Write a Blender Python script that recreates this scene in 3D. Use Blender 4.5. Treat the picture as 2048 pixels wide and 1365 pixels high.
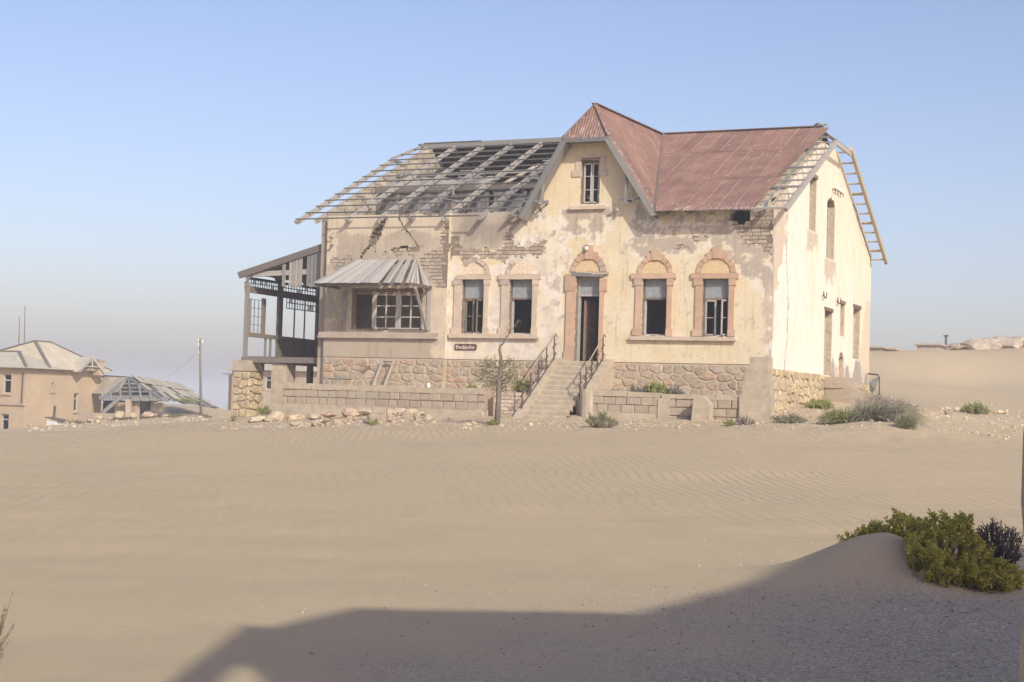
import bpy, bmesh, math, random
import numpy as np
from mathutils import Vector, Matrix, noise as mnoise

for _o in list(bpy.data.objects):
    bpy.data.objects.remove(_o)
SC = bpy.context.scene
COL = SC.collection
rnd = random.Random(11)

# ------------------------------------------------------------------ camera
# House frame: x along the facade (right corner x=0, left corner x=-18), y into the house, z up from the plinth top.
CAM_F, CAM_YAW, CAM_PITCH, CAM_ROLL = 3100.0, 0.4203, 0.0392, 0.0303      # focal length in photo pixels (2048 wide)
CAM_C = np.array([13.566, -52.164, -1.536])
_F = np.array([-math.sin(CAM_YAW) * math.cos(CAM_PITCH), math.cos(CAM_YAW) * math.cos(CAM_PITCH), math.sin(CAM_PITCH)])
_R = np.cross(_F, [0, 0, 1.0]); _R /= np.linalg.norm(_R)
_U = np.cross(_R, _F)
_R, _U = (_R * math.cos(CAM_ROLL) + _U * math.sin(CAM_ROLL), -_R * math.sin(CAM_ROLL) + _U * math.cos(CAM_ROLL))
cam = bpy.data.cameras.new('camera')
cam.sensor_width = 36.0
cam.lens = CAM_F / 2048.0 * 36.0
cam.clip_start, cam.clip_end = 0.1, 9000
cam_o = bpy.data.objects.new('camera', cam)
COL.objects.link(cam_o)
cam_o.matrix_world = Matrix(((_R[0], _U[0], -_F[0], CAM_C[0]), (_R[1], _U[1], -_F[1], CAM_C[1]),
                             (_R[2], _U[2], -_F[2], CAM_C[2]), (0, 0, 0, 1)))
SC.camera = cam_o

# ------------------------------------------------------------------ light and exposure
SUN_AZ, SUN_EL = math.radians(130.5), math.radians(31.0)      # clockwise from +y
L_SUN = Vector((math.sin(SUN_AZ) * math.cos(SUN_EL), math.cos(SUN_AZ) * math.cos(SUN_EL), math.sin(SUN_EL)))
world = bpy.data.worlds.new('World')
SC.world = world
world.use_nodes = True
_nt = world.node_tree
_sky = _nt.nodes.new('ShaderNodeTexSky')
_sky.sky_type = 'NISHITA'
_sky.sun_disc = False
_sky.sun_elevation, _sky.sun_rotation = SUN_EL, SUN_AZ
_sky.altitude, _sky.air_density, _sky.dust_density, _sky.ozone_density = 0.0, 1.0, 2.0, 2.8
_bg = _nt.nodes['Background']
_tint = _nt.nodes.new('ShaderNodeMix')        # dusty violet-grey cast of the whole sky
_tint.data_type, _tint.blend_type = 'RGBA', 'MULTIPLY'
_tint.inputs[0].default_value = 1.0
_tint.inputs[7].default_value = (1.08, 0.92, 0.95, 1)
_nt.links.new(_sky.outputs[0], _tint.inputs[6])
_nt.links.new(_tint.outputs[2], _bg.inputs['Color'])
_bg.inputs['Strength'].default_value = 0.115
sun = bpy.data.lights.new('sun', 'SUN')
sun.energy, sun.angle, sun.color = 2.5, math.radians(0.6), (1.0, 0.965, 0.84)
sun_o = bpy.data.objects.new('sun', sun)
COL.objects.link(sun_o)
sun_o.rotation_euler = (-L_SUN).to_track_quat('-Z', 'Y').to_euler()
SC.view_settings.view_transform = 'Standard'
SC.view_settings.look = 'None'
SC.view_settings.gamma = 1.0
SC.view_settings.exposure = 0.6
SC.view_settings.use_curve_mapping = False
SC.render.engine = 'CYCLES'
SC.cycles.use_denoising = True
SC.cycles.max_bounces = 6
SC.cycles.diffuse_bounces = 3
SC.cycles.volume_bounces = 2
SC.cycles.transparent_max_bounces = 12
SC.cycles.use_adaptive_sampling = True
SC.cycles.adaptive_threshold = 0.012

# ------------------------------------------------------------------ measuring helpers (photo pixel -> place on a known plane)
def ray(u, v):
    return _F + _R * (u - 1024) / CAM_F - _U * (v - 682.5) / CAM_F
def on_plane(u, v, ax, c):
    d = ray(u, v)
    return Vector(CAM_C + d * (c - CAM_C[ax]) / d[ax])
def fx(u, v, y=0.0):
    q = on_plane(u, v, 1, y); return q.x, q.z
def sx(u, v, x=0.0):
    q = on_plane(u, v, 0, x); return q.y, q.z
FW = Vector((-math.sin(CAM_YAW), math.cos(CAM_YAW), 0)); RT = Vector((math.cos(CAM_YAW), math.sin(CAM_YAW), 0))
def at(u, v, d):
    r = Vector(ray(u, v)); return Vector(CAM_C) + r * (d / r.dot(FW))
def photo(P):
    d = np.asarray(P) - CAM_C; z = d @ _F
    return 1024 + CAM_F * (d @ _R) / z, 682.5 - CAM_F * (d @ _U) / z

# ------------------------------------------------------------------ mesh helpers
class MB:
    """collects shapes into one mesh"""
    def __init__(s):
        s.v, s.f, s.m = [], [], []
    def add(s, vs, fs, mi=0):
        b = len(s.v)
        s.v += [tuple(x) for x in vs]
        s.f += [tuple(i + b for i in q) for q in fs]
        s.m += [mi] * len(fs)
        return s
    def box(s, x0, x1, y0, y1, z0, z1, mi=0):
        vs = [(x0, y0, z0), (x1, y0, z0), (x1, y1, z0), (x0, y1, z0), (x0, y0, z1), (x1, y0, z1), (x1, y1, z1), (x0, y1, z1)]
        return s.add(vs, BOXF, mi)
    def beam(s, a, b, w, h, up=(0, 0, 1), mi=0):
        m = beam_matrix(a, b, w, h, up)
        return s.add([m @ Vector(c) for c in UNITV], BOXF, mi)
    def tube(s, pts, radii, n=6, mi=0, cap=True):
        if not isinstance(radii, (list, tuple)):
            radii = [radii] * len(pts)
        pts = [Vector(q) for q in pts]
        vs, fs = [], []
        ref = Vector((0.31, 0.17, 0.93))
        for i, q in enumerate(pts):
            t = (pts[min(i + 1, len(pts) - 1)] - pts[max(i - 1, 0)]).normalized()
            a = t.cross(ref)
            if a.length < 1e-3: a = t.cross(Vector((1, 0, 0)))
            a.normalize(); b = t.cross(a)
            for k in range(n):
                an = 2 * math.pi * k / n
                vs.append(q + (a * math.cos(an) + b * math.sin(an)) * radii[i])
        for i in range(len(pts) - 1):
            for k in range(n):
                fs.append((i * n + k, i * n + (k + 1) % n, (i + 1) * n + (k + 1) % n, (i + 1) * n + k))
        if cap:
            fs.append(tuple(range(n - 1, -1, -1))); fs.append(tuple(range((len(pts) - 1) * n, len(pts) * n)))
        return s.add(vs, fs, mi)
    def prism(s, poly, a, b, mi=0):
        """poly: list of 3D points, extruded by the vector from a to b (a, b offsets)"""
        n = len(poly); a = Vector(a); b = Vector(b)
        vs = [Vector(q) + a for q in poly] + [Vector(q) + b for q in poly]
        fs = [tuple(range(n)), tuple(range(2 * n - 1, n - 1, -1))] + [(i, i + n, (i + 1) % n + n, (i + 1) % n) for i in range(n)]
        return s.add(vs, fs, mi)
    def mesh(s, name, mats, smooth=False):
        me = bpy.data.meshes.new(name)
        me.from_pydata(s.v, [], s.f)
        for m in (mats if isinstance(mats, (list, tuple)) else [mats]):
            me.materials.append(m)
        if len(me.materials) > 1:
            me.polygons.foreach_set('material_index', s.m)
        if smooth:
            me.polygons.foreach_set('use_smooth', [True] * len(me.polygons))
        bm = bmesh.new(); bm.from_mesh(me)
        bmesh.ops.recalc_face_normals(bm, faces=bm.faces)
        bm.to_mesh(me); bm.free()
        return me
    def build(s, name, mats, parent=None, smooth=False):
        return link(name, s.mesh(name, mats, smooth), parent)

BOXF = [(0, 3, 2, 1), (4, 5, 6, 7), (0, 1, 5, 4), (1, 2, 6, 5), (2, 3, 7, 6), (3, 0, 4, 7)]
UNITV = [(-.5, -.5, -.5), (.5, -.5, -.5), (.5, .5, -.5), (-.5, .5, -.5), (-.5, -.5, .5), (.5, -.5, .5), (.5, .5, .5), (-.5, .5, .5)]

def beam_matrix(a, b, w, h, up=(0, 0, 1)):
    """unit cube -> beam from a to b; w across, h along up"""
    a, b = Vector(a), Vector(b)
    t = b - a; ln = t.length; t.normalize()
    u = Vector(up); sd = t.cross(u)
    if sd.length < 1e-4: sd = t.cross(Vector((1, 0, 0)))
    sd.normalize(); u = sd.cross(t)
    c = (a + b) / 2
    return Matrix(((sd.x * w, t.x * ln, u.x * h, c.x), (sd.y * w, t.y * ln, u.y * h, c.y), (sd.z * w, t.z * ln, u.z * h, c.z), (0, 0, 0, 1)))

def set_parent(o, par):
    if par is not None:
        o.parent = par
        o.matrix_parent_inverse = par.matrix_basis.inverted()
def link(name, data, parent=None, mw=None):
    o = bpy.data.objects.new(name, data)
    COL.objects.link(o)
    if mw is not None: o.matrix_basis = mw
    set_parent(o, parent)
    return o
def tag(o, label, cat, group=None):
    o['label'] = label; o['category'] = cat; o['kind'] = 'thing'
    if group: o['group'] = group
    return o
def thing(name, loc, label, cat, group=None):
    o = bpy.data.objects.new(name, None); COL.objects.link(o)
    o.empty_display_size = 0.2
    o.location = loc
    o.matrix_basis = Matrix.Translation(Vector(loc))
    return tag(o, label, cat, group)

_worn = {}
def worn_cube(mt, k):
    """a few slightly worn unit cubes per material, shared by all beams and boards"""
    key = (mt.name, k)
    if key not in _worn:
        r = random.Random(k * 7 + 3)
        vs = [tuple(c + r.uniform(-.018, .018) for c in q) for q in UNITV]
        _worn[key] = MB().add(vs, BOXF).mesh('piece_' + mt.name, mt)
    return _worn[key]
def beam(name, a, b, w, h, mt, parent, up=(0, 0, 1)):
    return link(name, worn_cube(mt, rnd.randrange(4)), parent, beam_matrix(a, b, w, h, up))
def cuboid(name, x0, x1, y0, y1, z0, z1, mt, parent):
    m = Matrix(((x1 - x0, 0, 0, (x0 + x1) / 2), (0, y1 - y0, 0, (y0 + y1) / 2), (0, 0, z1 - z0, (z0 + z1) / 2), (0, 0, 0, 1)))
    return link(name, worn_cube(mt, rnd.randrange(4)), parent, m)

def fbm(x, y, z=0.0, o=4):
    return mnoise.fractal(Vector((x, y, z)), 1.0, 2.0, o)      # about -1..1

def in_poly(x, y, poly):
    c = False; j = len(poly) - 1
    for i in range(len(poly)):
        if (poly[i][1] > y) != (poly[j][1] > y) and x < (poly[j][0] - poly[i][0]) * (y - poly[i][1]) / (poly[j][1] - poly[i][1]) + poly[i][0]:
            c = not c
        j = i
    return c
def poly_dist(x, y, poly):
    """signed distance to a polygon, positive inside"""
    best = 1e9
    for i in range(len(poly)):
        ax, ay = poly[i - 1]; bx, by = poly[i]
        dx, dy = bx - ax, by - ay
        t = max(0, min(1, ((x - ax) * dx + (y - ay) * dy) / (dx * dx + dy * dy + 1e-9)))
        best = min(best, math.hypot(x - ax - dx * t, y - ay - dy * t))
    return best if in_poly(x, y, poly) else -best
def clip_half(poly, px, py, nx, ny):
    out = []
    for i in range(len(poly)):
        a, b = poly[i - 1], poly[i]
        da, db = (a[0] - px) * nx + (a[1] - py) * ny, (b[0] - px) * nx + (b[1] - py) * ny
        if (da <= 0) != (db <= 0):
            t = da / (da - db); out.append((a[0] + (b[0] - a[0]) * t, a[1] + (b[1] - a[1]) * t))
        if db <= 0: out.append(b)
    return out

# ------------------------------------------------------------------ materials
class NT:
    def __init__(s, name, rough=0.9):
        s.m = bpy.data.materials.new(name); s.m.use_nodes = True
        s.t = s.m.node_tree; s.b = s.t.nodes['Principled BSDF']
        s.b.inputs['Roughness'].default_value = rough
        s.b.inputs['Specular IOR Level'].default_value = 0.25
    def n(s, typ, ins=None, **kw):
        q = s.t.nodes.new(typ)
        for k, v in kw.items(): setattr(q, k, v)
        for k, v in (ins or {}).items(): s.set(q.inputs[k], v)
        return q
    def set(s, inp, v):
        if isinstance(v, bpy.types.NodeSocket): s.t.links.new(v, inp)
        else: inp.default_value = v
    def noise(s, scale, detail=4, rough=0.6, vec=None, dist=0.0):
        q = s.n('ShaderNodeTexNoise', {'Scale': scale, 'Detail': detail, 'Roughness': rough, 'Distortion': dist})
        if vec is not None: s.t.links.new(vec, q.inputs['Vector'])
        return q.outputs['Fac']
    def ramp(s, fac, stops, interp='LINEAR'):
        q = s.n('ShaderNodeValToRGB'); q.color_ramp.interpolation = interp
        e = q.color_ramp.elements
        while len(e) < len(stops): e.new(0.5)
        for i, (p, c) in enumerate(stops):
            e[i].position = p; e[i].color = (*c, 1) if len(c) == 3 else c
        s.set(q.inputs['Fac'], fac); return q.outputs['Color']
    def math(s, op, a, b=0.0, c=None):
        q = s.n('ShaderNodeMath', operation=op); s.set(q.inputs[0], a); s.set(q.inputs[1], b)
        if c is not None: s.set(q.inputs[2], c)
        return q.outputs[0]
    def mix(s, fac, a, b, mode='MIX'):
        q = s.n('ShaderNodeMix', data_type='RGBA', blend_type=mode)
        s.set(q.inputs[0], fac)
        for i, v in ((6, a), (7, b)):
            s.set(q.inputs[i], (*v, 1) if isinstance(v, tuple) and len(v) == 3 else v)
        return q.outputs[2]
    def pos(s): return s.n('ShaderNodeNewGeometry').outputs['Position']
    def obj(s): return s.n('ShaderNodeTexCoord').outputs['Object']
    def rand(s): return s.n('ShaderNodeObjectInfo').outputs['Random']
    def scaled(s, vec, sc):
        q = s.n('ShaderNodeVectorMath', operation='MULTIPLY'); s.t.links.new(vec, q.inputs[0]); q.inputs[1].default_value = sc
        return q.outputs[0]
    def bump(s, h, strength=0.3, dist=0.02):
        q = s.n('ShaderNodeBump', {'Height': h, 'Strength': strength, 'Distance': dist})
        s.t.links.new(q.outputs[0], s.b.inputs['Normal'])
    def col(s, c): s.set(s.b.inputs['Base Color'], (*c, 1) if isinstance(c, tuple) and len(c) == 3 else c)

def per_object(name, palette, vary=0.25, scale=9.0, rough=0.92, bump=0.5, bdist=0.02, fine=60.0):
    """stone-like: a colour of its own for each object, blotched"""
    t = NT(name, rough)
    n = len(palette)
    base = t.ramp(t.rand(), [((i + 0.0) / n, c) for i, c in enumerate(palette)], 'CONSTANT')
    ps = t.pos()
    a = t.noise(scale, 5, 0.65, ps); f = t.noise(fine, 3, 0.7, ps)
    k = t.ramp(a, [(0.25, (1 - vary,) * 3), (0.75, (1 + vary * 0.7,) * 3)])
    c = t.mix(1.0, base, k, 'MULTIPLY')
    k2 = t.ramp(f, [(0.3, (0.86,) * 3), (0.7, (1.1,) * 3)])
    t.col(t.mix(1.0, c, k2, 'MULTIPLY'))
    t.bump(t.math('ADD', a, t.math('MULTIPLY', f, 0.4)), bump, bdist)
    return t.m

def wood_mat(name, c0, c1, c2, rough=0.88):
    t = NT(name, rough)
    ps = t.obj(); w = t.n('ShaderNodeObjectInfo')
    v = t.n('ShaderNodeVectorMath', operation='MULTIPLY_ADD'); t.t.links.new(ps, v.inputs[0])
    v.inputs[1].default_value = (7.0, 1.3, 7.0); t.t.links.new(w.outputs['Location'], v.inputs[2])
    g = t.noise(3.0, 5, 0.7, v.outputs[0], 0.4)
    c = t.ramp(g, [(0.28, c0), (0.52, c1), (0.75, c2)])
    r = t.ramp(w.outputs['Random'], [(0, (0.72, 0.72, 0.74)), (0.5, (1, 0.98, 0.96)), (1, (1.22, 1.18, 1.12))])
    t.col(t.mix(1.0, c, r, 'MULTIPLY'))
    t.bump(g, 0.35, 0.01)
    return t.m
# ---- plaster whose paint state comes from the wall's own colour attribute
def plaster_mat(name):
    t = NT(name, 0.95)
    a = t.n('ShaderNodeAttribute', attribute_name='paint')
    ps = t.pos()
    n1 = t.noise(1.6, 6, 0.7, ps); n2 = t.noise(9, 5, 0.7, ps); n3 = t.noise(55, 3, 0.7, ps)
    k = t.mix(1.0, t.ramp(n1, [(0.3, (0.93, 0.92, 0.91)), (0.7, (1.05, 1.05, 1.06))]), t.ramp(n2, [(0.3, (0.93, 0.93, 0.93)), (0.7, (1.05, 1.05, 1.04))]), 'MULTIPLY')
    k = t.mix(1.0, k, t.ramp(n3, [(0.3, (0.95, 0.95, 0.95)), (0.7, (1.03, 1.03, 1.03))]), 'MULTIPLY')
    v = t.scaled(ps, (7.0, 7.0, 0.5))
    drip = t.noise(1.0, 4, 0.6, v)
    k = t.mix(1.0, k, t.ramp(drip, [(0.32, (0.84, 0.81, 0.77)), (0.44, (1, 1, 1))]), 'MULTIPLY')
    t.col(t.mix(1.0, a.outputs['Color'], k, 'MULTIPLY'))
    t.bump(t.math('ADD', n2, t.math('MULTIPLY', n3, 0.5)), 0.25, 0.012)
    return t.m
def simple(name, c, rough=0.9, scale=12.0, vary=0.15, bump=0.3, metallic=0.0, dist=0.01):
    t = NT(name, rough)
    ps = t.pos(); a = t.noise(scale, 5, 0.65, ps)
    t.col(t.mix(1.0, (*c, 1), t.ramp(a, [(0.28, (1 - vary,) * 3), (0.72, (1 + vary,) * 3)]), 'MULTIPLY'))
    t.b.inputs['Metallic'].default_value = metallic
    if bump: t.bump(a, bump, dist)
    return t.m
def rust_mat(name, c0, c1, c2, flake):
    t = NT(name, 0.75)
    ps = t.pos(); r = t.rand()
    v = t.scaled(ps, (3.0, 0.5, 0.7))
    a = t.noise(1.3, 6, 0.7, ps); b = t.noise(2.2, 5, 0.75, v)
    c = t.ramp(t.math('ADD', t.math('MULTIPLY', a, 0.6), t.math('MULTIPLY', b, 0.4)), [(0.34, c0), (0.5, c1), (0.64, c2)])
    c = t.mix(1.0, c, t.ramp(r, [(0, (0.88, 0.88, 0.89)), (0.5, (1, 1, 1)), (1, (1.12, 1.10, 1.07))]), 'MULTIPLY')
    fl = t.noise(3.5, 6, 0.85, v)
    yz = t.n('ShaderNodeSeparateXYZ'); t.t.links.new(ps, yz.inputs[0])
    fl = t.math('ADD', fl, t.math('MULTIPLY', t.n('ShaderNodeMapRange', {'Value': yz.outputs[1], 1: 0.5, 2: -0.75, 3: 0.0, 4: 1.0}).outputs[0], .10))
    c = t.mix(t.ramp(fl, [(0.60, (0, 0, 0)), (0.72, (.8, .8, .8))]), c, (*flake, 1))
    t.col(c)
    t.bump(b, 0.15, 0.01)
    return t.m

M_PLASTER = plaster_mat('worn_painted_plaster')
M_BRICK = per_object('mud_brick', [(0.39, 0.32, 0.245), (0.44, 0.365, 0.28), (0.35, 0.285, 0.22), (0.47, 0.39, 0.295), (0.42, 0.335, 0.255), (0.37, 0.31, 0.245)], 0.25, 14, bump=0.6)
M_CORE = simple('old_mortar', (0.22, 0.175, 0.135), 0.95, 10, 0.3, 0.5)
M_STONE = per_object('rubble_stone_face', [(0.48, 0.385, 0.27), (0.43, 0.34, 0.25), (0.53, 0.43, 0.31), (0.47, 0.36, 0.275), (0.42, 0.35, 0.27), (0.46, 0.36, 0.26), (0.51, 0.41, 0.32), (0.44, 0.37, 0.27), (0.50, 0.345, 0.24), (0.42, 0.345, 0.25), (0.45, 0.36, 0.26), (0.41, 0.33, 0.24)], 0.45, 7, bump=0.9, bdist=0.04)
M_YSTONE = per_object('yellow_stone', [(0.56, 0.45, 0.28), (0.50, 0.41, 0.26), (0.60, 0.49, 0.32), (0.46, 0.37, 0.25), (0.53, 0.425, 0.275), (0.58, 0.46, 0.27)], 0.4, 5, bump=0.8, bdist=0.04)
M_MORTAR = simple('plinth_mortar', (0.44, 0.36, 0.26), 0.95, 9, 0.22, 0.6)
M_BLOCK = per_object('concrete_block_face', [(0.40, 0.325, 0.245), (0.43, 0.35, 0.26), (0.375, 0.305, 0.23), (0.41, 0.34, 0.262), (0.39, 0.31, 0.23)], 0.2, 8, bump=0.6)
M_CONC = simple('old_concrete', (0.425, 0.355, 0.262), 0.95, 4, 0.2, 0.4)
M_BLOCKJOINT = simple('block_joint', (0.385, 0.305, 0.235), 0.95, 9, 0.2, 0.5)
M_SURR = per_object('red_ochre_surround', [(0.49, 0.33, 0.225), (0.52, 0.355, 0.245), (0.47, 0.32, 0.22), (0.54, 0.38, 0.265)], 0.16, 3, bump=0.25)
M_SURRP = per_object('faded_surround', [(0.55, 0.44, 0.335), (0.57, 0.445, 0.335), (0.53, 0.43, 0.335)], 0.2, 3, bump=0.3)
M_SURRG = per_object('bare_surround', [(0.44, 0.36, 0.285), (0.40, 0.33, 0.265)], 0.2, 4, bump=0.4)
M_PEBBLE = simple('pebble_dash', (0.62, 0.455, 0.265), 0.95, 30, 0.3, 0.9, dist=0.02)
M_PEBBLEW = simple('pale_pebble_dash', (0.66, 0.54, 0.39), 0.95, 30, 0.35, 0.9, dist=0.02)
M_WOOD = wood_mat('grey_weathered_timber', (0.13, 0.129, 0.127), (0.215, 0.212, 0.206), (0.305, 0.30, 0.29))
M_WOODD = wood_mat('dark_weathered_timber', (0.11, 0.095, 0.08), (0.19, 0.165, 0.14), (0.28, 0.24, 0.20))
M_WOODB = wood_mat('brown_partition_board', (0.11, 0.09, 0.08), (0.185, 0.155, 0.14), (0.27, 0.235, 0.21))
M_BATTEN = wood_mat('dark_batten_timber', (0.10, 0.096, 0.09), (0.165, 0.158, 0.148), (0.245, 0.235, 0.22))
M_CANOPY = wood_mat('silvery_canopy_board', (0.29, 0.278, 0.255), (0.40, 0.385, 0.355), (0.50, 0.482, 0.445))
M_WOODL = wood_mat('bleached_board', (0.24, 0.225, 0.20), (0.345, 0.325, 0.295), (0.44, 0.415, 0.375))
M_WOODY = wood_mat('ochre_barge_timber', (0.31, 0.26, 0.18), (0.42, 0.36, 0.26), (0.51, 0.44, 0.33))  # ochre base colour of the rear barge and battens
M_FRAME = wood_mat('peeling_white_frame', (0.33, 0.30, 0.27), (0.48, 0.45, 0.41), (0.62, 0.59, 0.54))
M_FRAMED = wood_mat('brown_old_frame', (0.15, 0.10, 0.075), (0.22, 0.15, 0.11), (0.33, 0.25, 0.19))
M_PANEL = simple('blue_grey_sheet', (0.27, 0.285, 0.29), 0.6, 5, 0.25, 0.15)
M_RUST = rust_mat('rusty_red_iron', (0.172, 0.097, 0.080), (0.225, 0.131, 0.104), (0.29, 0.184, 0.136), (0.56, 0.48, 0.46))
M_IRONU = simple('shaded_iron_underside', (0.12, 0.085, 0.065), 0.8, 4, 0.3, 0.1)  # iron darkened: shade under the rear slope put into the colour
M_IRON = simple('old_wrought_iron', (0.10, 0.062, 0.045), 0.7, 20, 0.3, 0.2)
M_RAIL = simple('worn_rail_wood', (0.31, 0.26, 0.195), 0.8, 20, 0.2, 0.2)
M_GALV = per_object('pale_galvanised_sheet', [(0.50, 0.45, 0.345), (0.54, 0.475, 0.36), (0.48, 0.435, 0.335), (0.55, 0.475, 0.345)], 0.2, 1.2, 0.7, 0.2)
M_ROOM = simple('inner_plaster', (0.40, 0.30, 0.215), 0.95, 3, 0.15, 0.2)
M_ROOMD = simple('shaded_inner_plaster', (0.20, 0.15, 0.115), 0.95, 3, 0.15, 0.2)  # inner plaster darkened: dimness of the rooms put into the colour
M_WHITE = simple('white_ceramic', (0.7, 0.68, 0.62), 0.4, 20, 0.08, 0)
M_SIGN = simple('sign_brown_paint', (0.115, 0.045, 0.032), 0.6, 30, 0.1, 0.1)
M_LETTER = simple('sign_white_paint', (0.72, 0.66, 0.60), 0.6, 30, 0.05, 0)

# ------------------------------------------------------------------ the ground
_ctrl = []
def gp(u, v, d): q = at(u, v, d); _ctrl.append((q.x, q.y, q.z))
def gz(u, d, z):
    q = at(u, 800, d); _ctrl.append((q.x, q.y, z))
for t_ in (-12, -4, 4, 12):
    for d_ in (-25, -10, 0):
        q = Vector(CAM_C) + FW * d_ + RT * t_; _ctrl.append((q.x, q.y, -3.13))
for u_, h_ in ((-300, 764), (100, 776), (560, 790), (1024, 804), (1500, 818), (1990, 833)):
    for d_, z_ in ((8.5, -3.12), (14, -3.08)): gz(u_, d_, z_)
for a in ((-300, 1000, 19.5), (-300, 900, 33), (-300, 864, 46), (100, 1000, 20), (100, 900, 34), (100, 865, 46), (560, 1000, 21), (560, 900, 35), (560, 865, 46),
          (1024, 1000, 22.4), (1024, 900, 36), (1024, 866, 45), (1024, 846, 50.0), (1500, 1000, 25), (1500, 900, 38), (1500, 866, 44.5), (1500, 852, 47.5),
          (1300, 852, 49.5), (800, 840, 54), (700, 846, 53.5), (1990, 1000, 27), (1990, 900, 41), (1990, 866, 50), (1990, 846, 60), (1990, 822, 70), (2300, 1000, 29), (2300, 900, 44), (2300, 862, 58),
          (1800, 858, 49), (1650, 852, 50), (1560, 826, 52.5), (1650, 803, 60.5), (1700, 800, 63), (1800, 815, 66),
          (565, 836, 58), (500, 848, 57), (470, 838, 62), (250, 868, 58),
          (100, 875, 75), (300, 868, 75), (-200, 880, 75), (30, 861, 118), (150, 846, 122), (250, 848, 112), (400, 832, 125), (330, 850, 100), (480, 826, 135), (560, 832, 150),
          (1745, 765, 82), (1850, 775, 86), (1990, 790, 82), (2200, 790, 85), (1745, 715, 98), (1850, 702, 104), (1950, 700, 108), (2050, 702, 108), (2300, 715, 108), (2300, 715, 150), (1850, 706, 135), (2000, 708, 150), (2150, 703, 108), (1700, 720, 130)):
    gp(*a)
for x_, y_, z_ in ((-9, 6, -1.6), (-14, 12, -1.8), (-3, 12, -1.3), (-9, 25, -1.2), (-24, 8, -2.3), (-30, 20, -2.6), (-20, -3, -2.4), (-60, 60, -5), (-30, 60, -4), (0, 45, 0.3)):
    _ctrl.append((x_, y_, z_))
_ctrl = np.array(_ctrl)
def _tps(r2): return np.where(r2 > 1e-12, 0.5 * r2 * np.log(np.maximum(r2, 1e-12)), 0.0)
_S = 40.0
_cx = _ctrl[:, :2] / _S
_n = len(_cx)
_K = _tps(((_cx[:, None, :] - _cx[None, :, :]) ** 2).sum(-1)) + np.eye(_n) * 0.004
_Pm = np.hstack([np.ones((_n, 1)), _cx])
_A = np.vstack([np.hstack([_K, _Pm]), np.hstack([_Pm.T, np.zeros((3, 3))])])
_sol = np.linalg.solve(_A, np.concatenate([_ctrl[:, 2], np.zeros(3)]))
def terrain(xy):
    """heights for an (n,2) array"""
    xy = np.atleast_2d(np.asarray(xy, float)); out = np.empty(len(xy))
    for i in range(0, len(xy), 4000):
        q = xy[i:i + 4000] / _S
        k = _tps(((q[:, None, :] - _cx[None, :, :]) ** 2).sum(-1))
        out[i:i + 4000] = k @ _sol[:_n] + _sol[_n] + q @ _sol[_n + 1:]
    rel = xy - CAM_C[:2]
    dist = np.hypot(rel[:, 0], rel[:, 1])
    w = np.clip((dist - 130) / 130, 0, 1); w = w * w * (3 - 2 * w)
    far = -5.0 - np.clip((dist - 200) / 1000, 0, 1) * 16
    right = np.clip((rel @ np.array(RT[:2])) / np.maximum(dist, 1) * 5 - .6, 0, 1) * np.clip(1 - (dist - 160) / 300, 0, 1)
    far = far + right * 8.0
    return out * (1 - w) + far * w
_MOUND_C = at(1742, 1170, 14.35)      # the foreground drift of sand against the bush
def mound(x, y):
    rel = Vector((x - _MOUND_C.x, y - _MOUND_C.y, 0)); a, b = rel.dot(RT), rel.dot(FW)
    k = math.exp(-((a - .12) / (0.42 if a > .12 else 0.80)) ** 2 - (b / (0.85 if b < 0 else .6)) ** 2)
    k2 = math.exp(-((a - .9) / .7) ** 2 - ((b + .3) / .6) ** 2)
    return 0.42 * k + 0.07 * k2
def drift(x, y):
    """bank of sand at the right of the house, in front of the grey shrubs"""
    r = 0.0
    for (c, la, lb, h) in _DRIFTS:
        rel = Vector((x - c.x, y - c.y, 0)); r += h * math.exp(-(rel.dot(RT) / la) ** 2 - (rel.dot(FW) / lb) ** 2)
    return r
_DRIFTS = [(at(1760, 850, 48), 1.6, 2.2, 0.30), (at(330, 850, 100), 7, 5, 0.5), (at(720, 842, 55), 2.6, 1.2, .14)]
def gzs(pts):
    z = terrain(pts)
    for i, (x, y) in enumerate(pts):
        d = math.hypot(x - CAM_C[0], y - CAM_C[1])
        if d < 25: z[i] += mound(x, y) + 0.03 * fbm(x * .5, y * .5)
        if 30 < d < 120: z[i] += drift(x, y)
        if 15 < d < 90: z[i] += 0.05 * fbm(x * .22, y * .22, 3)
        if 44 < d < 70: z[i] += 0.05 * fbm(x * 1.2, y * 1.2, 7)
        if 80 < d < 400: z[i] += 0.35 * fbm(x * .045, y * .045, 9)
    return z
def gh(x, y): return float(gzs([(x, y)])[0])

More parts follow.
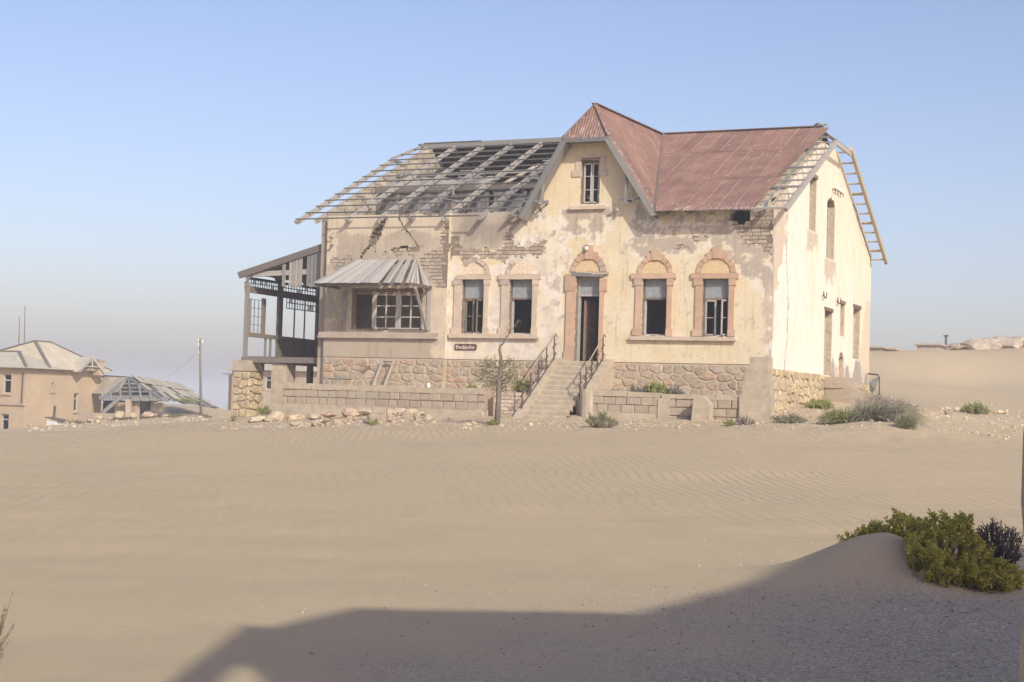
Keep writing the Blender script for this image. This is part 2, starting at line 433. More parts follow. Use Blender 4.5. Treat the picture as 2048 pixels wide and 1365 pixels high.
def build_ground():
    rs = [0.0]; r = 1.2
    while r < 4000:
        rs.append(r); r += max(0.16, r * 0.0125) if r < 130 else r * 0.07
    angs = []
    a = -math.pi
    while a < math.pi - 1e-6:
        angs.append(a); a += math.radians(0.125) if abs(a) < math.radians(22) else math.radians(3.0)
    pts = []
    for r in rs[1:]:
        for a in angs:
            q = FW * math.cos(a) * r + RT * math.sin(a) * r
            pts.append((CAM_C[0] + q.x, CAM_C[1] + q.y))
    z = gzs(pts)
    na = len(angs)
    vs = [(p[0], p[1], zz) for p, zz in zip(pts, z)]
    vs.append((CAM_C[0], CAM_C[1], float(z[:na].mean())))
    fs = []
    for i in range(len(rs) - 2):
        for k in range(na):
            k2 = (k + 1) % na
            fs.append((i * na + k, i * na + k2, (i + 1) * na + k2, (i + 1) * na + k))
    fs += [(len(vs) - 1, (k + 1) % na, k) for k in range(na)]
    me = bpy.data.meshes.new('ground')
    me.from_pydata(vs, [], fs)
    me.polygons.foreach_set('use_smooth', [True] * len(fs))
    col = np.zeros((len(vs), 4), np.float32); col[:, 3] = 1
    for i, q in enumerate(vs[:-1]):
        d = math.hypot(q[0] - CAM_C[0], q[1] - CAM_C[1])
        if d > 140: continue
        rel = Vector((q[0] - CAM_C[0], q[1] - CAM_C[1], 0)); dd, tt = rel.dot(FW), rel.dot(RT)
        if d > 10: col[i, 2] = min(1, max(0, (d - 12.5) / 9)) * min(1, max(.6, (tt + 7) / 8))
        if 0 < dd < 40:       # grey gravel in the near right corner, sand elsewhere
            w = fbm(q[0] * .7, q[1] * .7) * .55
            g = (13.2 - dd) * .16 + (tt - 1.0) * .28 + w * .7
            col[i, 0] = min(1, max(0, g)) * min(1, max(0, (13.9 - dd) / 1.2))
        if 42 < d < 75:       # strip of pale stony ground before the house
            u, v = photo(q)
            lim = 861 + 5 * fbm(u * .01, 0) - max(0, (u - 1850) * .04)
            if v < lim:
                col[i, 1] = min(1, (lim - v) / 6) * (0.62 + .38 * fbm(q[0] * .6, q[1] * .6))
        if 95 < d < 140 and tt < 0: col[i, 1] = max(0, .25 + .3 * fbm(q[0] * .1, q[1] * .1))
    at_ = me.color_attributes.new('cover', 'FLOAT_COLOR', 'POINT')
    at_.data.foreach_set('color', col.ravel())
    t = NT('wind_rippled_sand', 0.97)
    t.b.inputs['Specular IOR Level'].default_value = 0.1
    ps = t.pos(); cv = t.n('ShaderNodeAttribute', attribute_name='cover')
    sp = t.n('ShaderNodeSeparateColor'); t.t.links.new(cv.outputs['Color'], sp.inputs[0])
    big = t.noise(0.12, 4, 0.6, ps); mid = t.noise(1.4, 5, 0.6, ps); fine = t.noise(70, 3, 0.8, ps); grit = t.noise(260, 2, 0.8, ps)
    sand = t.ramp(t.math('ADD', t.math('MULTIPLY', big, .6), t.math('MULTIPLY', mid, .4)), [(0.33, (0.475, 0.375, 0.245)), (0.5, (0.51, 0.400, 0.256)), (0.67, (0.54, 0.42, 0.27))])
    sand = t.mix(1.0, sand, t.ramp(fine, [(0.3, (0.9, 0.9, 0.9)), (0.7, (1.08, 1.08, 1.08))]), 'MULTIPLY')
    sand = t.mix(1.0, sand, t.ramp(grit, [(0.34, (0.72, 0.72, 0.74)), (0.5, (1, 1, 1)), (0.68, (1.18, 1.18, 1.16))]), 'MULTIPLY')
    vo = t.n('ShaderNodeTexVoronoi', {'Scale': 60.0}); t.t.links.new(ps, vo.inputs['Vector'])
    vs2 = t.n('ShaderNodeSeparateColor'); t.t.links.new(vo.outputs['Color'], vs2.inputs[0])
    grav = t.ramp(vs2.outputs[0], [(0.0, (0.20, 0.17, 0.14)), (0.2, (0.34, 0.285, 0.215)), (0.55, (0.42, 0.345, 0.26)), (0.85, (0.48, 0.395, 0.30)), (0.97, (0.62, 0.55, 0.45))])
    gm = t.math('SUBTRACT', t.math('ADD', t.math('MULTIPLY', sp.outputs[0], 1.25), t.math('MULTIPLY', mid, .5)), .35)
    gm = t.math('MULTIPLY', t.n('ShaderNodeClamp', {'Value': gm}).outputs[0], .9)
    c = t.mix(gm, sand, grav)
    vr = t.n('ShaderNodeTexVoronoi', {'Scale': 5.5}); t.t.links.new(ps, vr.inputs['Vector'])
    vrs = t.n('ShaderNodeSeparateColor'); t.t.links.new(vr.outputs['Color'], vrs.inputs[0])
    stony = t.ramp(vrs.outputs[0], [(0.0, (0.40, 0.31, 0.21)), (0.4, (0.46, 0.36, 0.25)), (0.75, (0.53, 0.43, 0.30)), (1.0, (0.60, 0.51, 0.38))])
    c = t.mix(t.n('ShaderNodeClamp', {'Value': sp.outputs[1]}).outputs[0], c, stony)
    t.col(c)
    # wind ripples: crests run nearly along the line of sight
    dt = t.n('ShaderNodeVectorMath', operation='DOT_PRODUCT'); t.t.links.new(ps, dt.inputs[0])
    wv = (RT * math.cos(.10) + FW * math.sin(.10)); dt.inputs[1].default_value = wv
    wob = t.noise(0.55, 3, 0.5, ps); wob2 = t.noise(0.16, 2, 0.5, ps)
    ph = t.math('ADD', t.math('MULTIPLY', dt.outputs['Value'], 28.0), t.math('ADD', t.math('MULTIPLY', wob, 10.0), t.math('MULTIPLY', wob2, 26.0)))
    rip = t.math('ADD', t.math('SINE', ph), t.math('MULTIPLY', t.math('SINE', t.math('MULTIPLY', ph, 2.0)), .22))
    amp = t.ramp(t.noise(0.09, 2, 0.5, ps), [(0.36, (0.12,) * 3), (0.60, (1, 1, 1))])
    rip = t.math('MULTIPLY', t.math('MULTIPLY', rip, amp), t.math('MULTIPLY', sp.outputs[2], 0.0078))
    h = t.math('ADD', rip, t.math('ADD', t.math('MULTIPLY', fine, .006), t.math('MULTIPLY', mid, .008)))
    h = t.math('ADD', h, t.math('MULTIPLY', t.math('MULTIPLY', vo.outputs['Distance'], gm), -.007))
    h = t.math('ADD', h, t.math('MULTIPLY', t.math('MULTIPLY', vr.outputs['Distance'], sp.outputs[1]), -.06))
    bp = t.n('ShaderNodeBump', {'Height': h, 'Strength': 1.0, 'Distance': 1.0})
    t.t.links.new(bp.outputs[0], t.b.inputs['Normal'])
    me.materials.append(t.m)
    o = link('ground', me)
    o['kind'] = 'structure'
    return o
build_ground()

# dusty air
def build_haze():
    t = bpy.data.materials.new('dusty_air'); t.use_nodes = True
    nt = t.node_tree; nt.nodes.clear()
    out = nt.nodes.new('ShaderNodeOutputMaterial'); pv = nt.nodes.new('ShaderNodeVolumePrincipled')
    pv.inputs['Color'].default_value = (0.85, 0.91, 1.0, 1); pv.inputs['Density'].default_value = HAZE; pv.inputs['Anisotropy'].default_value = 0.12
    nt.links.new(pv.outputs[0], out.inputs['Volume'])
    x, y = CAM_C[0], CAM_C[1]
    o = MB().box(x - 4100, x + 4100, y - 4100, y + 4100, -24, 13.5).build('haze', t)
    o['kind'] = 'stuff'
    return o
HAZE = 0.0013
build_haze()
# ================================================================== THE HOUSE
EAVE_Y, EAVE_Z, RIDGE_Y, RIDGE_Z = -0.65, 5.34, 8.5, 9.68
SLOPE = (RIDGE_Z - EAVE_Z) / (RIDGE_Y - EAVE_Y)
XL, BAY_L, BAY_R, BAY_Y, DEPTH = -18.05, -17.66, -12.40, -0.22, 17.1
def roof_z(y): return EAVE_Z + (y - EAVE_Y) * SLOPE if y <= RIDGE_Y else EAVE_Z + (2 * RIDGE_Y - y - EAVE_Y) * SLOPE
house = thing('ruined_villa', (-9.0, 8.5, -1.0), 'large two storey cream plastered villa with half of its red iron roof gone', 'house')

def grid_slab(us, vs, solid, P, w0, w1, jitter=0.0, seed=0):
    """slab of cells (u,v) kept where solid(); returns MB and the (u,v) of each vertex"""
    nu, nv = len(us) - 1, len(vs) - 1
    S = [[solid((us[i] + us[i + 1]) / 2, (vs[j] + vs[j + 1]) / 2) for j in range(nv)] for i in range(nu)]
    mb = MB(); idx = {}; uv = []
    def sol(i, j): return 0 <= i < nu and 0 <= j < nv and S[i][j]
    def V(i, j, k):
        key = (i, j, k)
        if key not in idx:
            u, v = us[i], vs[j]
            if jitter:
                nb = sum(sol(a, b) for a in (i - 1, i) for b in (j - 1, j))
                if 0 < nb < 4 and 0 < i < nu and 0 < j < nv:
                    r = random.Random(i * 7919 + j * 104729 + seed)
                    u += r.uniform(-jitter, jitter); v += r.uniform(-jitter, jitter)
            idx[key] = len(mb.v); mb.v.append(tuple(P(u, v, w0 if k == 0 else w1))); uv.append((us[i], vs[j]))
        return idx[key]
    for i in range(nu):
        for j in range(nv):
            if not S[i][j]: continue
            mb.f.append((V(i, j, 0), V(i + 1, j, 0), V(i + 1, j + 1, 0), V(i, j + 1, 0)))
            mb.f.append((V(i, j, 1), V(i, j + 1, 1), V(i + 1, j + 1, 1), V(i + 1, j, 1)))
            for (a, b, p, q) in ((i - 1, j, (i, j), (i, j + 1)), (i + 1, j, (i + 1, j + 1), (i + 1, j)), (i, j - 1, (i + 1, j), (i, j)), (i, j + 1, (i, j + 1), (i + 1, j + 1))):
                if not sol(a, b):
                    mb.f.append((V(*p, 0), V(*q, 0), V(*q, 1), V(*p, 1)))
    mb.m = [0] * len(mb.f)
    return mb, uv
def breaks(lo, hi, step, extra):
    ex = sorted(set([lo, hi] + [e for e in extra if lo < e < hi]))
    out = [lo]
    for a, b in zip(ex, ex[1:]):
        n = max(1, round((b - a) / step))
        out += [a + (b - a) * k / n for k in range(1, n + 1)]
    return out

# ---- openings (x0, x1, z0, z1) read off the facade
def rect(u0, u1, vt, vb, y=0.0):
    um, vm = (u0 + u1) / 2, (vt + vb) / 2
    return (fx(u0, vm, y)[0], fx(u1, vm, y)[0], fx(um, vb, y)[1], fx(um, vt, y)[1])
W1 = rect(923, 968, 559.5, 668); W2 = rect(1018, 1065, 559.5, 669.5)
DOOR = rect(1150, 1199, 554, 724); DOOR = (DOOR[0], DOOR[1], 0.0, DOOR[3])
W3 = rect(1284, 1334, 558, 672); W4 = rect(1404, 1457.7, 558, 673.5)
GW = rect(1161.5, 1199, 319.6, 408.7)
BW = rect(703, 844, 577, 661, BAY_Y)
OPEN_F = [W1, W2, DOOR, W3, W4, GW]
def fpoly(pts, y=0.0): return [fx(u, v, y) for u, v in pts]
HOLE = fpoly([(1462, 424), (1478, 417), (1495, 420), (1501, 432), (1496, 445), (1477, 447), (1463, 439)])
BR_MAIN = [fpoly([(1462, 424), (1480, 415), (1549, 415), (1548, 500), (1530, 501), (1515, 490), (1490, 487), (1478, 470), (1468, 450)]),
           fpoly([(898, 468), (915, 480), (925, 501), (960, 496), (985, 504), (1005, 492), (1010, 468), (1024, 462), (1032, 488), (1060, 495), (1085, 478), (1092, 500), (1075, 517), (1040, 511), (1000, 521), (960, 514), (935, 523), (898, 512)]),
           fpoly([(1062, 412), (1078, 411), (1082, 420), (1066, 424)]), fpoly([(1395, 475), (1410, 476), (1412, 482), (1396, 481)]), fpoly([(1360, 490), (1378, 494), (1379, 499), (1362, 497)])]
BR_BAY = [fpoly([(900, 436), (900, 578), (872, 574), (855, 548), (838, 525), (852, 512), (868, 498), (880, 486), (888, 450)], BAY_Y),
          fpoly([(662, 520), (700, 512), (703, 522), (690, 530), (664, 541)], BAY_Y),
          fpoly([(770, 506), (803, 496), (838, 494), (842, 505), (800, 513)], BAY_Y),
          fpoly([(772, 428), (780, 420), (900, 416), (900, 430), (810, 432)], BAY_Y), fpoly([(656, 458), (662, 462), (668, 500), (656, 505)], BAY_Y)]
CRACK = fpoly([(768, 432), (773, 436), (766, 452), (760, 470), (750, 486), (743, 492), (738, 489), (742, 474), (752, 458), (762, 450)], BAY_Y)
CRACK_LINES = [([(743, 490), (733, 498), (727, 506), (722, 514)], 0.085), ([(797, 436), (806, 452), (818, 468), (832, 487), (836, 498)], 0.035), ([(782, 500), (800, 495), (812, 496), (835, 496)], 0.04), ([(803, 494), (813, 494), (814, 500)], 0.06), ([(745, 492), (752, 500), (748, 508)], 0.02)]
CRACK_LINES = [(fpoly(c, BAY_Y), w) for c, w in CRACK_LINES]
CRACK_MAIN = [(fpoly(c), w) for c, w in [([(1020, 445), (1016, 470), (1022, 490), (1030, 500)], 0.03), ([(1028, 432), (1014, 446)], .05), ([(1066, 425), (1050, 440), (1052, 452)], .03)]]
def line_dist(x, z, pl):
    best = 9
    for (ax, az), (bx, bz) in zip(pl, pl[1:]):
        dx, dz = bx - ax, bz - az
        t = max(0, min(1, ((x - ax) * dx + (z - az) * dz) / (dx * dx + dz * dz + 1e-9)))
        best = min(best, math.hypot(x - ax - dx * t, z - az - dz * t))
    return best

# cross gable: ridge from its half hip back to the main ridge
PEAK = Vector((-6.80, 0.20, 9.36)); CROSS_END = Vector((-7.05, RIDGE_Y, RIDGE_Z))
GB_L, GB_R = -9.28, -4.10
HIP_Z, HIP_L, HIP_R = 8.03, -7.66, -5.93
def gable_half(z, side):
    k = (z - 5.25) / (HIP_Z - 5.25)
    return (GB_L + (HIP_L - GB_L) * k) if side < 0 else (GB_R + (HIP_R - GB_R) * k)
def front_solid(x, z):
    if z > 5.52:
        if z > HIP_Z - .03 or not (gable_half(z, -1) + .02 < x < gable_half(z, 1) - .02): return False
    return not any(a < x < b and c < z < d for a, b, c, d in OPEN_F)
xs_o = [v for o in OPEN_F for v in o[:2]] + [BAY_L, BAY_R]
zs_o = [v for o in OPEN_F for v in o[2:]]

# ---- front wall: masonry core, then the plaster coat that lies 3 cm proud of it where it still holds
def core_solid(x, z):
    return front_solid(x, z) and not in_poly(x, z, HOLE) and not (BAY_L + .5 < x < BAY_R - .5 and z < 4.0)
mb, _ = grid_slab(breaks(XL, -.035, .16, xs_o), breaks(-.02, 8.0, .12, zs_o), core_solid, lambda x, z, w: (x, w, z), 0.03, 0.42, .02)
front_core = mb.build('masonry', M_CORE, house)

PAL = dict(yel=(0.655, 0.545, 0.355), yelp=(0.690, 0.600, 0.435), white=(0.720, 0.655, 0.560), grey=(0.435, 0.370, 0.295), dgrey=(0.335, 0.282, 0.225), tan=(0.395, 0.333, 0.256), cream=(0.600, 0.510, 0.375), pink=(0.545, 0.450, 0.355), cement=(0.38, 0.335, 0.285))
PAL = {k: np.array(v) for k, v in PAL.items()}
def region(pts, y=0.0): return fpoly(pts, y)
R_GREY_MID = region([(898, 400), (1060, 400), (1056, 425), (1030, 445), (1012, 465), (1006, 490), (985, 506), (960, 500), (930, 505), (898, 490)])
R_LOWLEFT = region([(880, 500), (935, 520), (1000, 515), (1080, 510), (1092, 560), (1088, 610), (1118, 640), (1125, 725), (880, 725)])
R_BLOTCH = region([(1005, 445), (1060, 415), (1090, 430), (1120, 445), (1130, 500), (1128, 560), (1110, 640), (1085, 600), (1080, 520), (1030, 500)])
R_GREY_R = region([(1262, 430), (1320, 424), (1330, 444), (1420, 448), (1475, 430), (1549, 420), (1549, 572), (1510, 575), (1475, 560), (1470, 530), (1440, 500), (1380, 496), (1330, 500), (1280, 498)])
R_GREY_R2 = region([(1265, 425), (1420, 425), (1420, 445), (1290, 447)])
R_UNDER_GW = region([(1128, 420), (1215, 422), (1222, 465), (1200, 480), (1150, 470), (1128, 450)])
R_CORNER = region([(1536, 570), (1552, 560), (1550, 735), (1530, 735), (1528, 640)])
def sstep(d, soft):
    t = max(0.0, min(1.0, d / soft * .5 + .5)); return t * t * (3 - 2 * t)
def blend(c, k, d, soft=.05, amt=1.0):
    w = sstep(d, soft) * amt; return c * (1 - w) + (PAL[k] if isinstance(k, str) else k) * w
def paint_front(x, z):
    n1, n2, n3 = fbm(x * .9, z * .9, 5), fbm(x * 2.3, z * 2.3, 11, 6), fbm(x * 6, z * 6, 17, 5)
    w = n1 * .28 + n2 * .24 + n3 * .12
    c = blend(PAL['yel'], 'yelp', n1 + .1, .5, .75)
    c = blend(c, 'cream', n2 - .22, .12, .35)
    if z > 5.6: c = PAL['yel'] * .75 + PAL['yelp'] * .25
    d = poly_dist(x, z, R_BLOTCH) + w * 1.7
    p = blend(PAL['white'], 'grey', n2 + n3 * .5 - .12, .10, .75); p = blend(p, 'yelp', n1 - .12, .12, .8)
    c = blend(blend(c, 'white', d + .15, .07), p, d, .10)
    d = poly_dist(x, z, R_UNDER_GW) + w * 1.6
    p = blend(PAL['yelp'], 'grey', n2 + n1, .08)
    c = blend(blend(c, 'white', d + .12, .06, .8), p, d - .05, .07)
    for R_ in (R_GREY_R, R_GREY_R2):
        d = poly_dist(x, z, R_) + w * 1.5
        p = blend(PAL['yelp'], 'grey', n2 + .35 * n3 + .34, .07); p = blend(p, 'white', n3 - n1 * .5 - .38, .08, .6)
        c = blend(blend(c, 'white', d + .14, .06, .85), p, d, .05)
    d = poly_dist(x, z, R_LOWLEFT) + w
    p = blend(PAL['white'] * .97, 'pink', n2 * .8 + .5 * n3 - .02, .22, .55); p = blend(p, 'cream', n1 - .1, .3, .5); p = blend(p, 'yelp', fbm(x * 1.3, z * 1.3, 90) - .22, .08, .7)
    c = blend(c, p, d, .08)
    d = poly_dist(x, z, R_GREY_MID) + w * .6
    c = blend(c, blend(PAL['grey'], 'dgrey', n1 + .05, .3), d, .05)
    d = poly_dist(x, z, R_CORNER) + w * .5
    c = blend(c, blend(PAL['white'], 'pink', n2 + .1, .15), d, .06)
    if x < BAY_L + .1: c = PAL['dgrey']  # shade beside the projecting bay put into the paint as dark grey
    if x > -10.5 and z < 5.6: c = blend(c, 'grey' if n1 > -.1 else 'white', n2 * .6 + n3 - .62, .05, .8)
    return c
def plaster_front(x, z):
    if not front_solid(x, z) or BAY_L < x < BAY_R: return False
    w = fbm(x * 3, z * 3, 23) * .22 + fbm(x * 9, z * 9, 29) * .07
    if poly_dist(x, z, HOLE) > -.06: return False
    if any(poly_dist(x, z, q) + w > 0 for q in BR_MAIN): return False
    if any(line_dist(x, z, q) < w_ / 2 for q, w_ in CRACK_MAIN): return False
    return True
def painted(mb, uv, fn, name, parent):
    o = mb.build(name, M_PLASTER, parent)
    col = np.ones((len(uv), 4), np.float32)
    cache = {}
    for i, q in enumerate(uv):
        if q not in cache: cache[q] = fn(*q)
        col[i, :3] = cache[q]
    a = o.data.color_attributes.new('paint', 'FLOAT_COLOR', 'POINT'); a.data.foreach_set('color', col.ravel())
    return o
mb, uv = grid_slab(breaks(XL, 0, .062, xs_o), breaks(0, 8.0, .062, zs_o + [5.5]), plaster_front, lambda x, z, w: (x, w, z), 0.0, 0.032, .022, 1)
painted(mb, uv, paint_front, 'front_plaster', house)

# ---- the bay that stands forward at the left
BAY_TOP = 5.5
def bay_solid(x, z): return not (BW[0] < x < BW[1] and BW[2] < z < BW[3])
def bay_core(x, z):
    if not bay_solid(x, z) or in_poly(x, z, CRACK): return False
    if z > BAY_TOP - .16 and fbm(x * 1.1, 3.3, 1) > .12: return False
    return not any(line_dist(x, z, q) < w_ * .55 for q, w_ in CRACK_LINES[:4])
mb, _ = grid_slab(breaks(BAY_L, BAY_R - .001, .09, BW[:2]), breaks(-.02, BAY_TOP, .07, BW[2:]), bay_core, lambda x, z, w: (x, w, z), BAY_Y + .03, 0.02, .015)
mb.build('bay_masonry', M_CORE, house)
R_BAY_TOP = region([(650, 425), (900, 415), (900, 466), (800, 470), (660, 466)], BAY_Y)
R_BAY_LOW = region([(630, 680), (880, 680), (880, 720), (630, 720)], BAY_Y)
R_BAY_PALE = region([(862, 560), (900, 500), (905, 720), (868, 720), (855, 640)], BAY_Y)
def paint_bay(x, z):
    n1, n2, n3 = fbm(x * .9, z * .9, 35), fbm(x * 2.6, z * 2.6, 41, 6), fbm(x * 6, z * 6, 47)
    w = n1 * .2 + n2 * .15 + n3 * .08
    c = blend(PAL['tan'], 'pink', n1, .5, .45)
    if z < 3.3: c = blend(c, PAL['cream'] * .6 + PAL['grey'] * .4, n2 + .4 * n3 - .2, .12, .8)
    c = blend(c, PAL['cream'] * .95, poly_dist(x, z, R_BAY_TOP) + w, .05)
    if z > 3.6: c = blend(c, PAL['cream'] * .95, BAY_L + .45 + w - x, .05)
    if poly_dist(x, z, R_BAY_LOW) > 0: c = PAL['tan'] * 1.06
    c = blend(c, blend(PAL['pink'], 'cream', n2, .15), poly_dist(x, z, R_BAY_PALE) + w * 1.4, .08)
    return c
def bay_plaster(x, z):
    if not bay_solid(x, z): return False
    w = fbm(x * 3, z * 3, 53) * .2 + fbm(x * 9, z * 9, 59) * .07
    if poly_dist(x, z, CRACK) > -.05: return False
    if any(poly_dist(x, z, q) + w > 0 for q in BR_BAY): return False
    return not any(line_dist(x, z, q) < w_ * .5 + .012 for q, w_ in CRACK_LINES)
mb, uv = grid_slab(breaks(BAY_L, BAY_R, .058, BW[:2]), breaks(0, BAY_TOP - .02, .058, BW[2:]), bay_plaster, lambda x, z, w: (x, w, z), BAY_Y, BAY_Y + .032, .02, 2)
painted(mb, uv, paint_bay, 'bay_plaster', house)
def bay_ret(y, z): return fbm(9, y * 4, z * 2) < .45 or z < 3.8
mb, uv = grid_slab(breaks(BAY_Y + .033, -.003, .06, []), breaks(0, BAY_TOP - .02, .08, []), bay_ret, lambda y, z, w: (w, y, z), BAY_R, BAY_R + .012, 0)
painted(mb, uv, lambda y, z: PAL['cream'] if fbm(y * 3, z * 2, 3) > -.1 else PAL['white'], 'bay_return_plaster', house)

# ---- exposed mud bricks, each one a piece
_brick = []
for k in range(5):
    r = random.Random(k + 40); j = lambda: r.uniform(-.04, .04)
    fr = [(-.5 + .03, -.5 + .06), (.5 - .03, -.5 + .06), (.5 - .03, .5 - .06), (-.5 + .03, .5 - .06)]
    vs = [(x, .5, z) for x, z in ((-.5, -.5), (.5, -.5), (.5, .5), (-.5, .5))] + [(x + j(), -.5 + r.uniform(0, .25), z + j() * 2) for x, z in fr]
    _brick.append(MB().add(vs, [(4, 5, 6, 7), (0, 1, 5, 4), (1, 2, 6, 5), (2, 3, 7, 6), (3, 0, 4, 7)]).mesh('brick', M_BRICK))
def lay_bricks(polys, y, x0, x1, z0, z1, keep, bl=.30, bh=.135):
    z = z0; row = 0
    while z < z1:
        x = x0 + (row % 2) * bl / 2 - bl
        while x < x1:
            l = bl * rnd.choice((1, 1, 1, .5, .8))
            cx, cz = x + l / 2, z + bh / 2
            if any(poly_dist(cx, cz, q) > -.24 for q in polys) and keep(cx, cz) and keep(cx - l * .42, cz) and keep(cx + l * .42, cz) and keep(cx, cz - .05) and keep(cx, cz + .05):
                m = Matrix.Translation((cx, y + rnd.uniform(-.002, .008), cz)) @ Matrix.Rotation(rnd.uniform(-.02, .02), 4, 'Y') @ Matrix.Diagonal((l - rnd.uniform(.018, .03), .022, bh - rnd.uniform(.016, .028), 1))
                link('brick', rnd.choice(_brick), house, m)
            x += l
        z += bh; row += 1
for q in BR_MAIN:
    lo = [min(c) for c in zip(*q)]; hi = [max(c) for c in zip(*q)]
    lay_bricks([q], .0195, lo[0] - .3, min(hi[0] + .3, -.16), math.floor((lo[1] - .3) / .135) * .135, min(hi[1] + .3, 5.40), lambda x, z: front_solid(x, z) and not in_poly(x, z, HOLE) and not BAY_L - .1 < x < BAY_R + .15 and x < -.02 and z < 5.5)
for q in BR_BAY:
    lo = [min(c) for c in zip(*q)]; hi = [max(c) for c in zip(*q)]
    lay_bricks([q], BAY_Y + .0195, lo[0] - .3, min(hi[0] + .3, BAY_R - .3), math.floor((lo[1] - .3) / .135) * .135, min(hi[1] + .3, BAY_TOP - .14), lambda x, z: bay_core(x, z) and BAY_L + .02 < x < BAY_R - .02 and z < BAY_TOP - .1)

# ---- right gable wall
M_GWALL = simple('gable_brickwork', (0.46, 0.385, 0.28), .95, 7, .3, .6)
S_W1 = (5.10, 6.28, 5.26, 7.30); S_W2 = (8.10, 9.58, 4.50, 6.62); S_DOOR = (8.08, 9.48, -.12, 2.42); S_MID = (10.92, 11.80, 1.56, 2.90); S_W3 = (13.48, 14.95, .74, 2.90); S_HOLE = (10.80, 11.82, -.16, .50)
S_OPEN = [S_W1, S_W2, S_DOOR, S_W3, S_HOLE, S_MID]
def side_top(y): return min(roof_z(y) - .12, 8.86)
def side_open(y, z):
    for i, (a, b, c, d) in enumerate(S_OPEN):
        if a < y < b and c < z < d: return True
        if i in (1, 4) and a < y < b and z >= d and z < d + (.30 if i == 1 else .42) * math.sqrt(max(0, 1 - ((y - (a + b) / 2) / ((b - a) / 2)) ** 2)): return True
    return False
def side_solid(y, z): return z < side_top(y) and not side_open(y, z)
ys_o = [v for o in S_OPEN for v in o[:2]]; zz_o = [v for o in S_OPEN for v in o[2:]]
mb, _ = grid_slab(breaks(.43, DEPTH, .2, ys_o), breaks(-.3, 8.9, .12, zz_o), side_solid, lambda y, z, w: (w, y, z), -.03, -.95, .0)
mb.build('side_masonry', M_GWALL, house)
def paint_side(y, z):
    n1, n2, n3 = fbm(y * .45, z * .5, 65), fbm(y * 1.6, z * 1.6, 71), fbm(y * 5, z * 5, 77)
    k = max(0, min(1, (y - 4) / 8 * .5 + (z - 2) / 7 * .55 + n1 * .5))
    c = PAL['white'] * (1.12 - .0 * k); c = c * (1 - k * .75) + PAL['yelp'] * 1.08 * k * .75
    g = 1.7 - y + n1 * .8 + n2 * .7 - max(0, 4.2 - z) * .55
    if g > 0: c = PAL['pink'] * 1.12 if n3 > -.2 else PAL['cream']
    if y > 15.4 + n1 and z < 3.4: c = PAL['cream'] * 1.08
    if z < .2 + n2 * .5 and y > 9: c = PAL['pink'] * 1.1
    for cy, w, h in ((9.75, .35, .9), (12.5, .5, .7), (14.6, 1.1, 1.0), (16.6, .6, .5)):      # cement mends low on the wall
        if abs(y - cy) < w * (1 - max(0, z + .3) / h * .6) and z < -.3 + h + n3 * .1: c = PAL['cement']
    for (a, b, c_, d) in (S_W1, S_W2):        # washed patches under the sills
        if a - .2 < y < b + .3 and c_ - .75 + n2 * .5 < z < c_: c = PAL['pink'] * 1.05
    if abs(y - 1.95 - .25 * math.sin(z * .9) - n2 * .12) < .05 and z < 5.5: c = PAL['grey'] * 1.05
    return c
def plaster_side(y, z):
    if not side_solid(y, z): return False
    if abs(y - 1.95 - .25 * math.sin(z * .9) - fbm(y * .1, z * 1.6, 71) * .12) < .02 and z < 5.0: return False
    return True
mb, uv = grid_slab(breaks(0.003, DEPTH, .085, ys_o), breaks(-.28, 8.9, .085, zz_o), plaster_side, lambda y, z, w: (w, y, z), .0, -.032, .0, 3)
painted(mb, uv, paint_side, 'side_plaster', house)
# left gable wall and rear wall
mb, _ = grid_slab(breaks(.42, DEPTH, .2, []), breaks(-.3, 9.7, .1, []), lambda y, z: z < roof_z(y) - .22 + .2 * fbm(y * 2, 1, 5), lambda y, z, w: (w, y, z), XL, XL + .42, .03)
lw = painted(mb, [(v[1], v[2]) for v in mb.v], lambda y, z: PAL['yelp'] * .75 if fbm(y, z, 3) > .25 else PAL['tan'], 'left_gable_wall', house)
MB().box(XL + .43, -.46, DEPTH - .4, DEPTH, -.3, 5.4).build('rear_wall', M_ROOM, house)

# ---- floors and inner walls
MB().box(XL + .43, -.46, .43, DEPTH - .41, -.22, -.02).build('ground_floor', M_WOODD, house)
MB().box(XL + .43, -.46, .43, DEPTH - .41, 4.12, 4.30).build('attic_floor', M_WOODD, house)
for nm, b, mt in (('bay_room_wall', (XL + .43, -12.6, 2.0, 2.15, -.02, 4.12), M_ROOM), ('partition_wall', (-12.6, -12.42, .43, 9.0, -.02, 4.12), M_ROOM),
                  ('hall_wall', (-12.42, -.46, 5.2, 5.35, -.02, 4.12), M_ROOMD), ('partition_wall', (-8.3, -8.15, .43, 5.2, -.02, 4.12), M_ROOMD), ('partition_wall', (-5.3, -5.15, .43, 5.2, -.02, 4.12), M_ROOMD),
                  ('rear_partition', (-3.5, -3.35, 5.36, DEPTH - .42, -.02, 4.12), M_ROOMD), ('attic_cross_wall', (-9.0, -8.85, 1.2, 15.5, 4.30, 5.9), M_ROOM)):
    MB().box(*b).build(nm, mt, house)

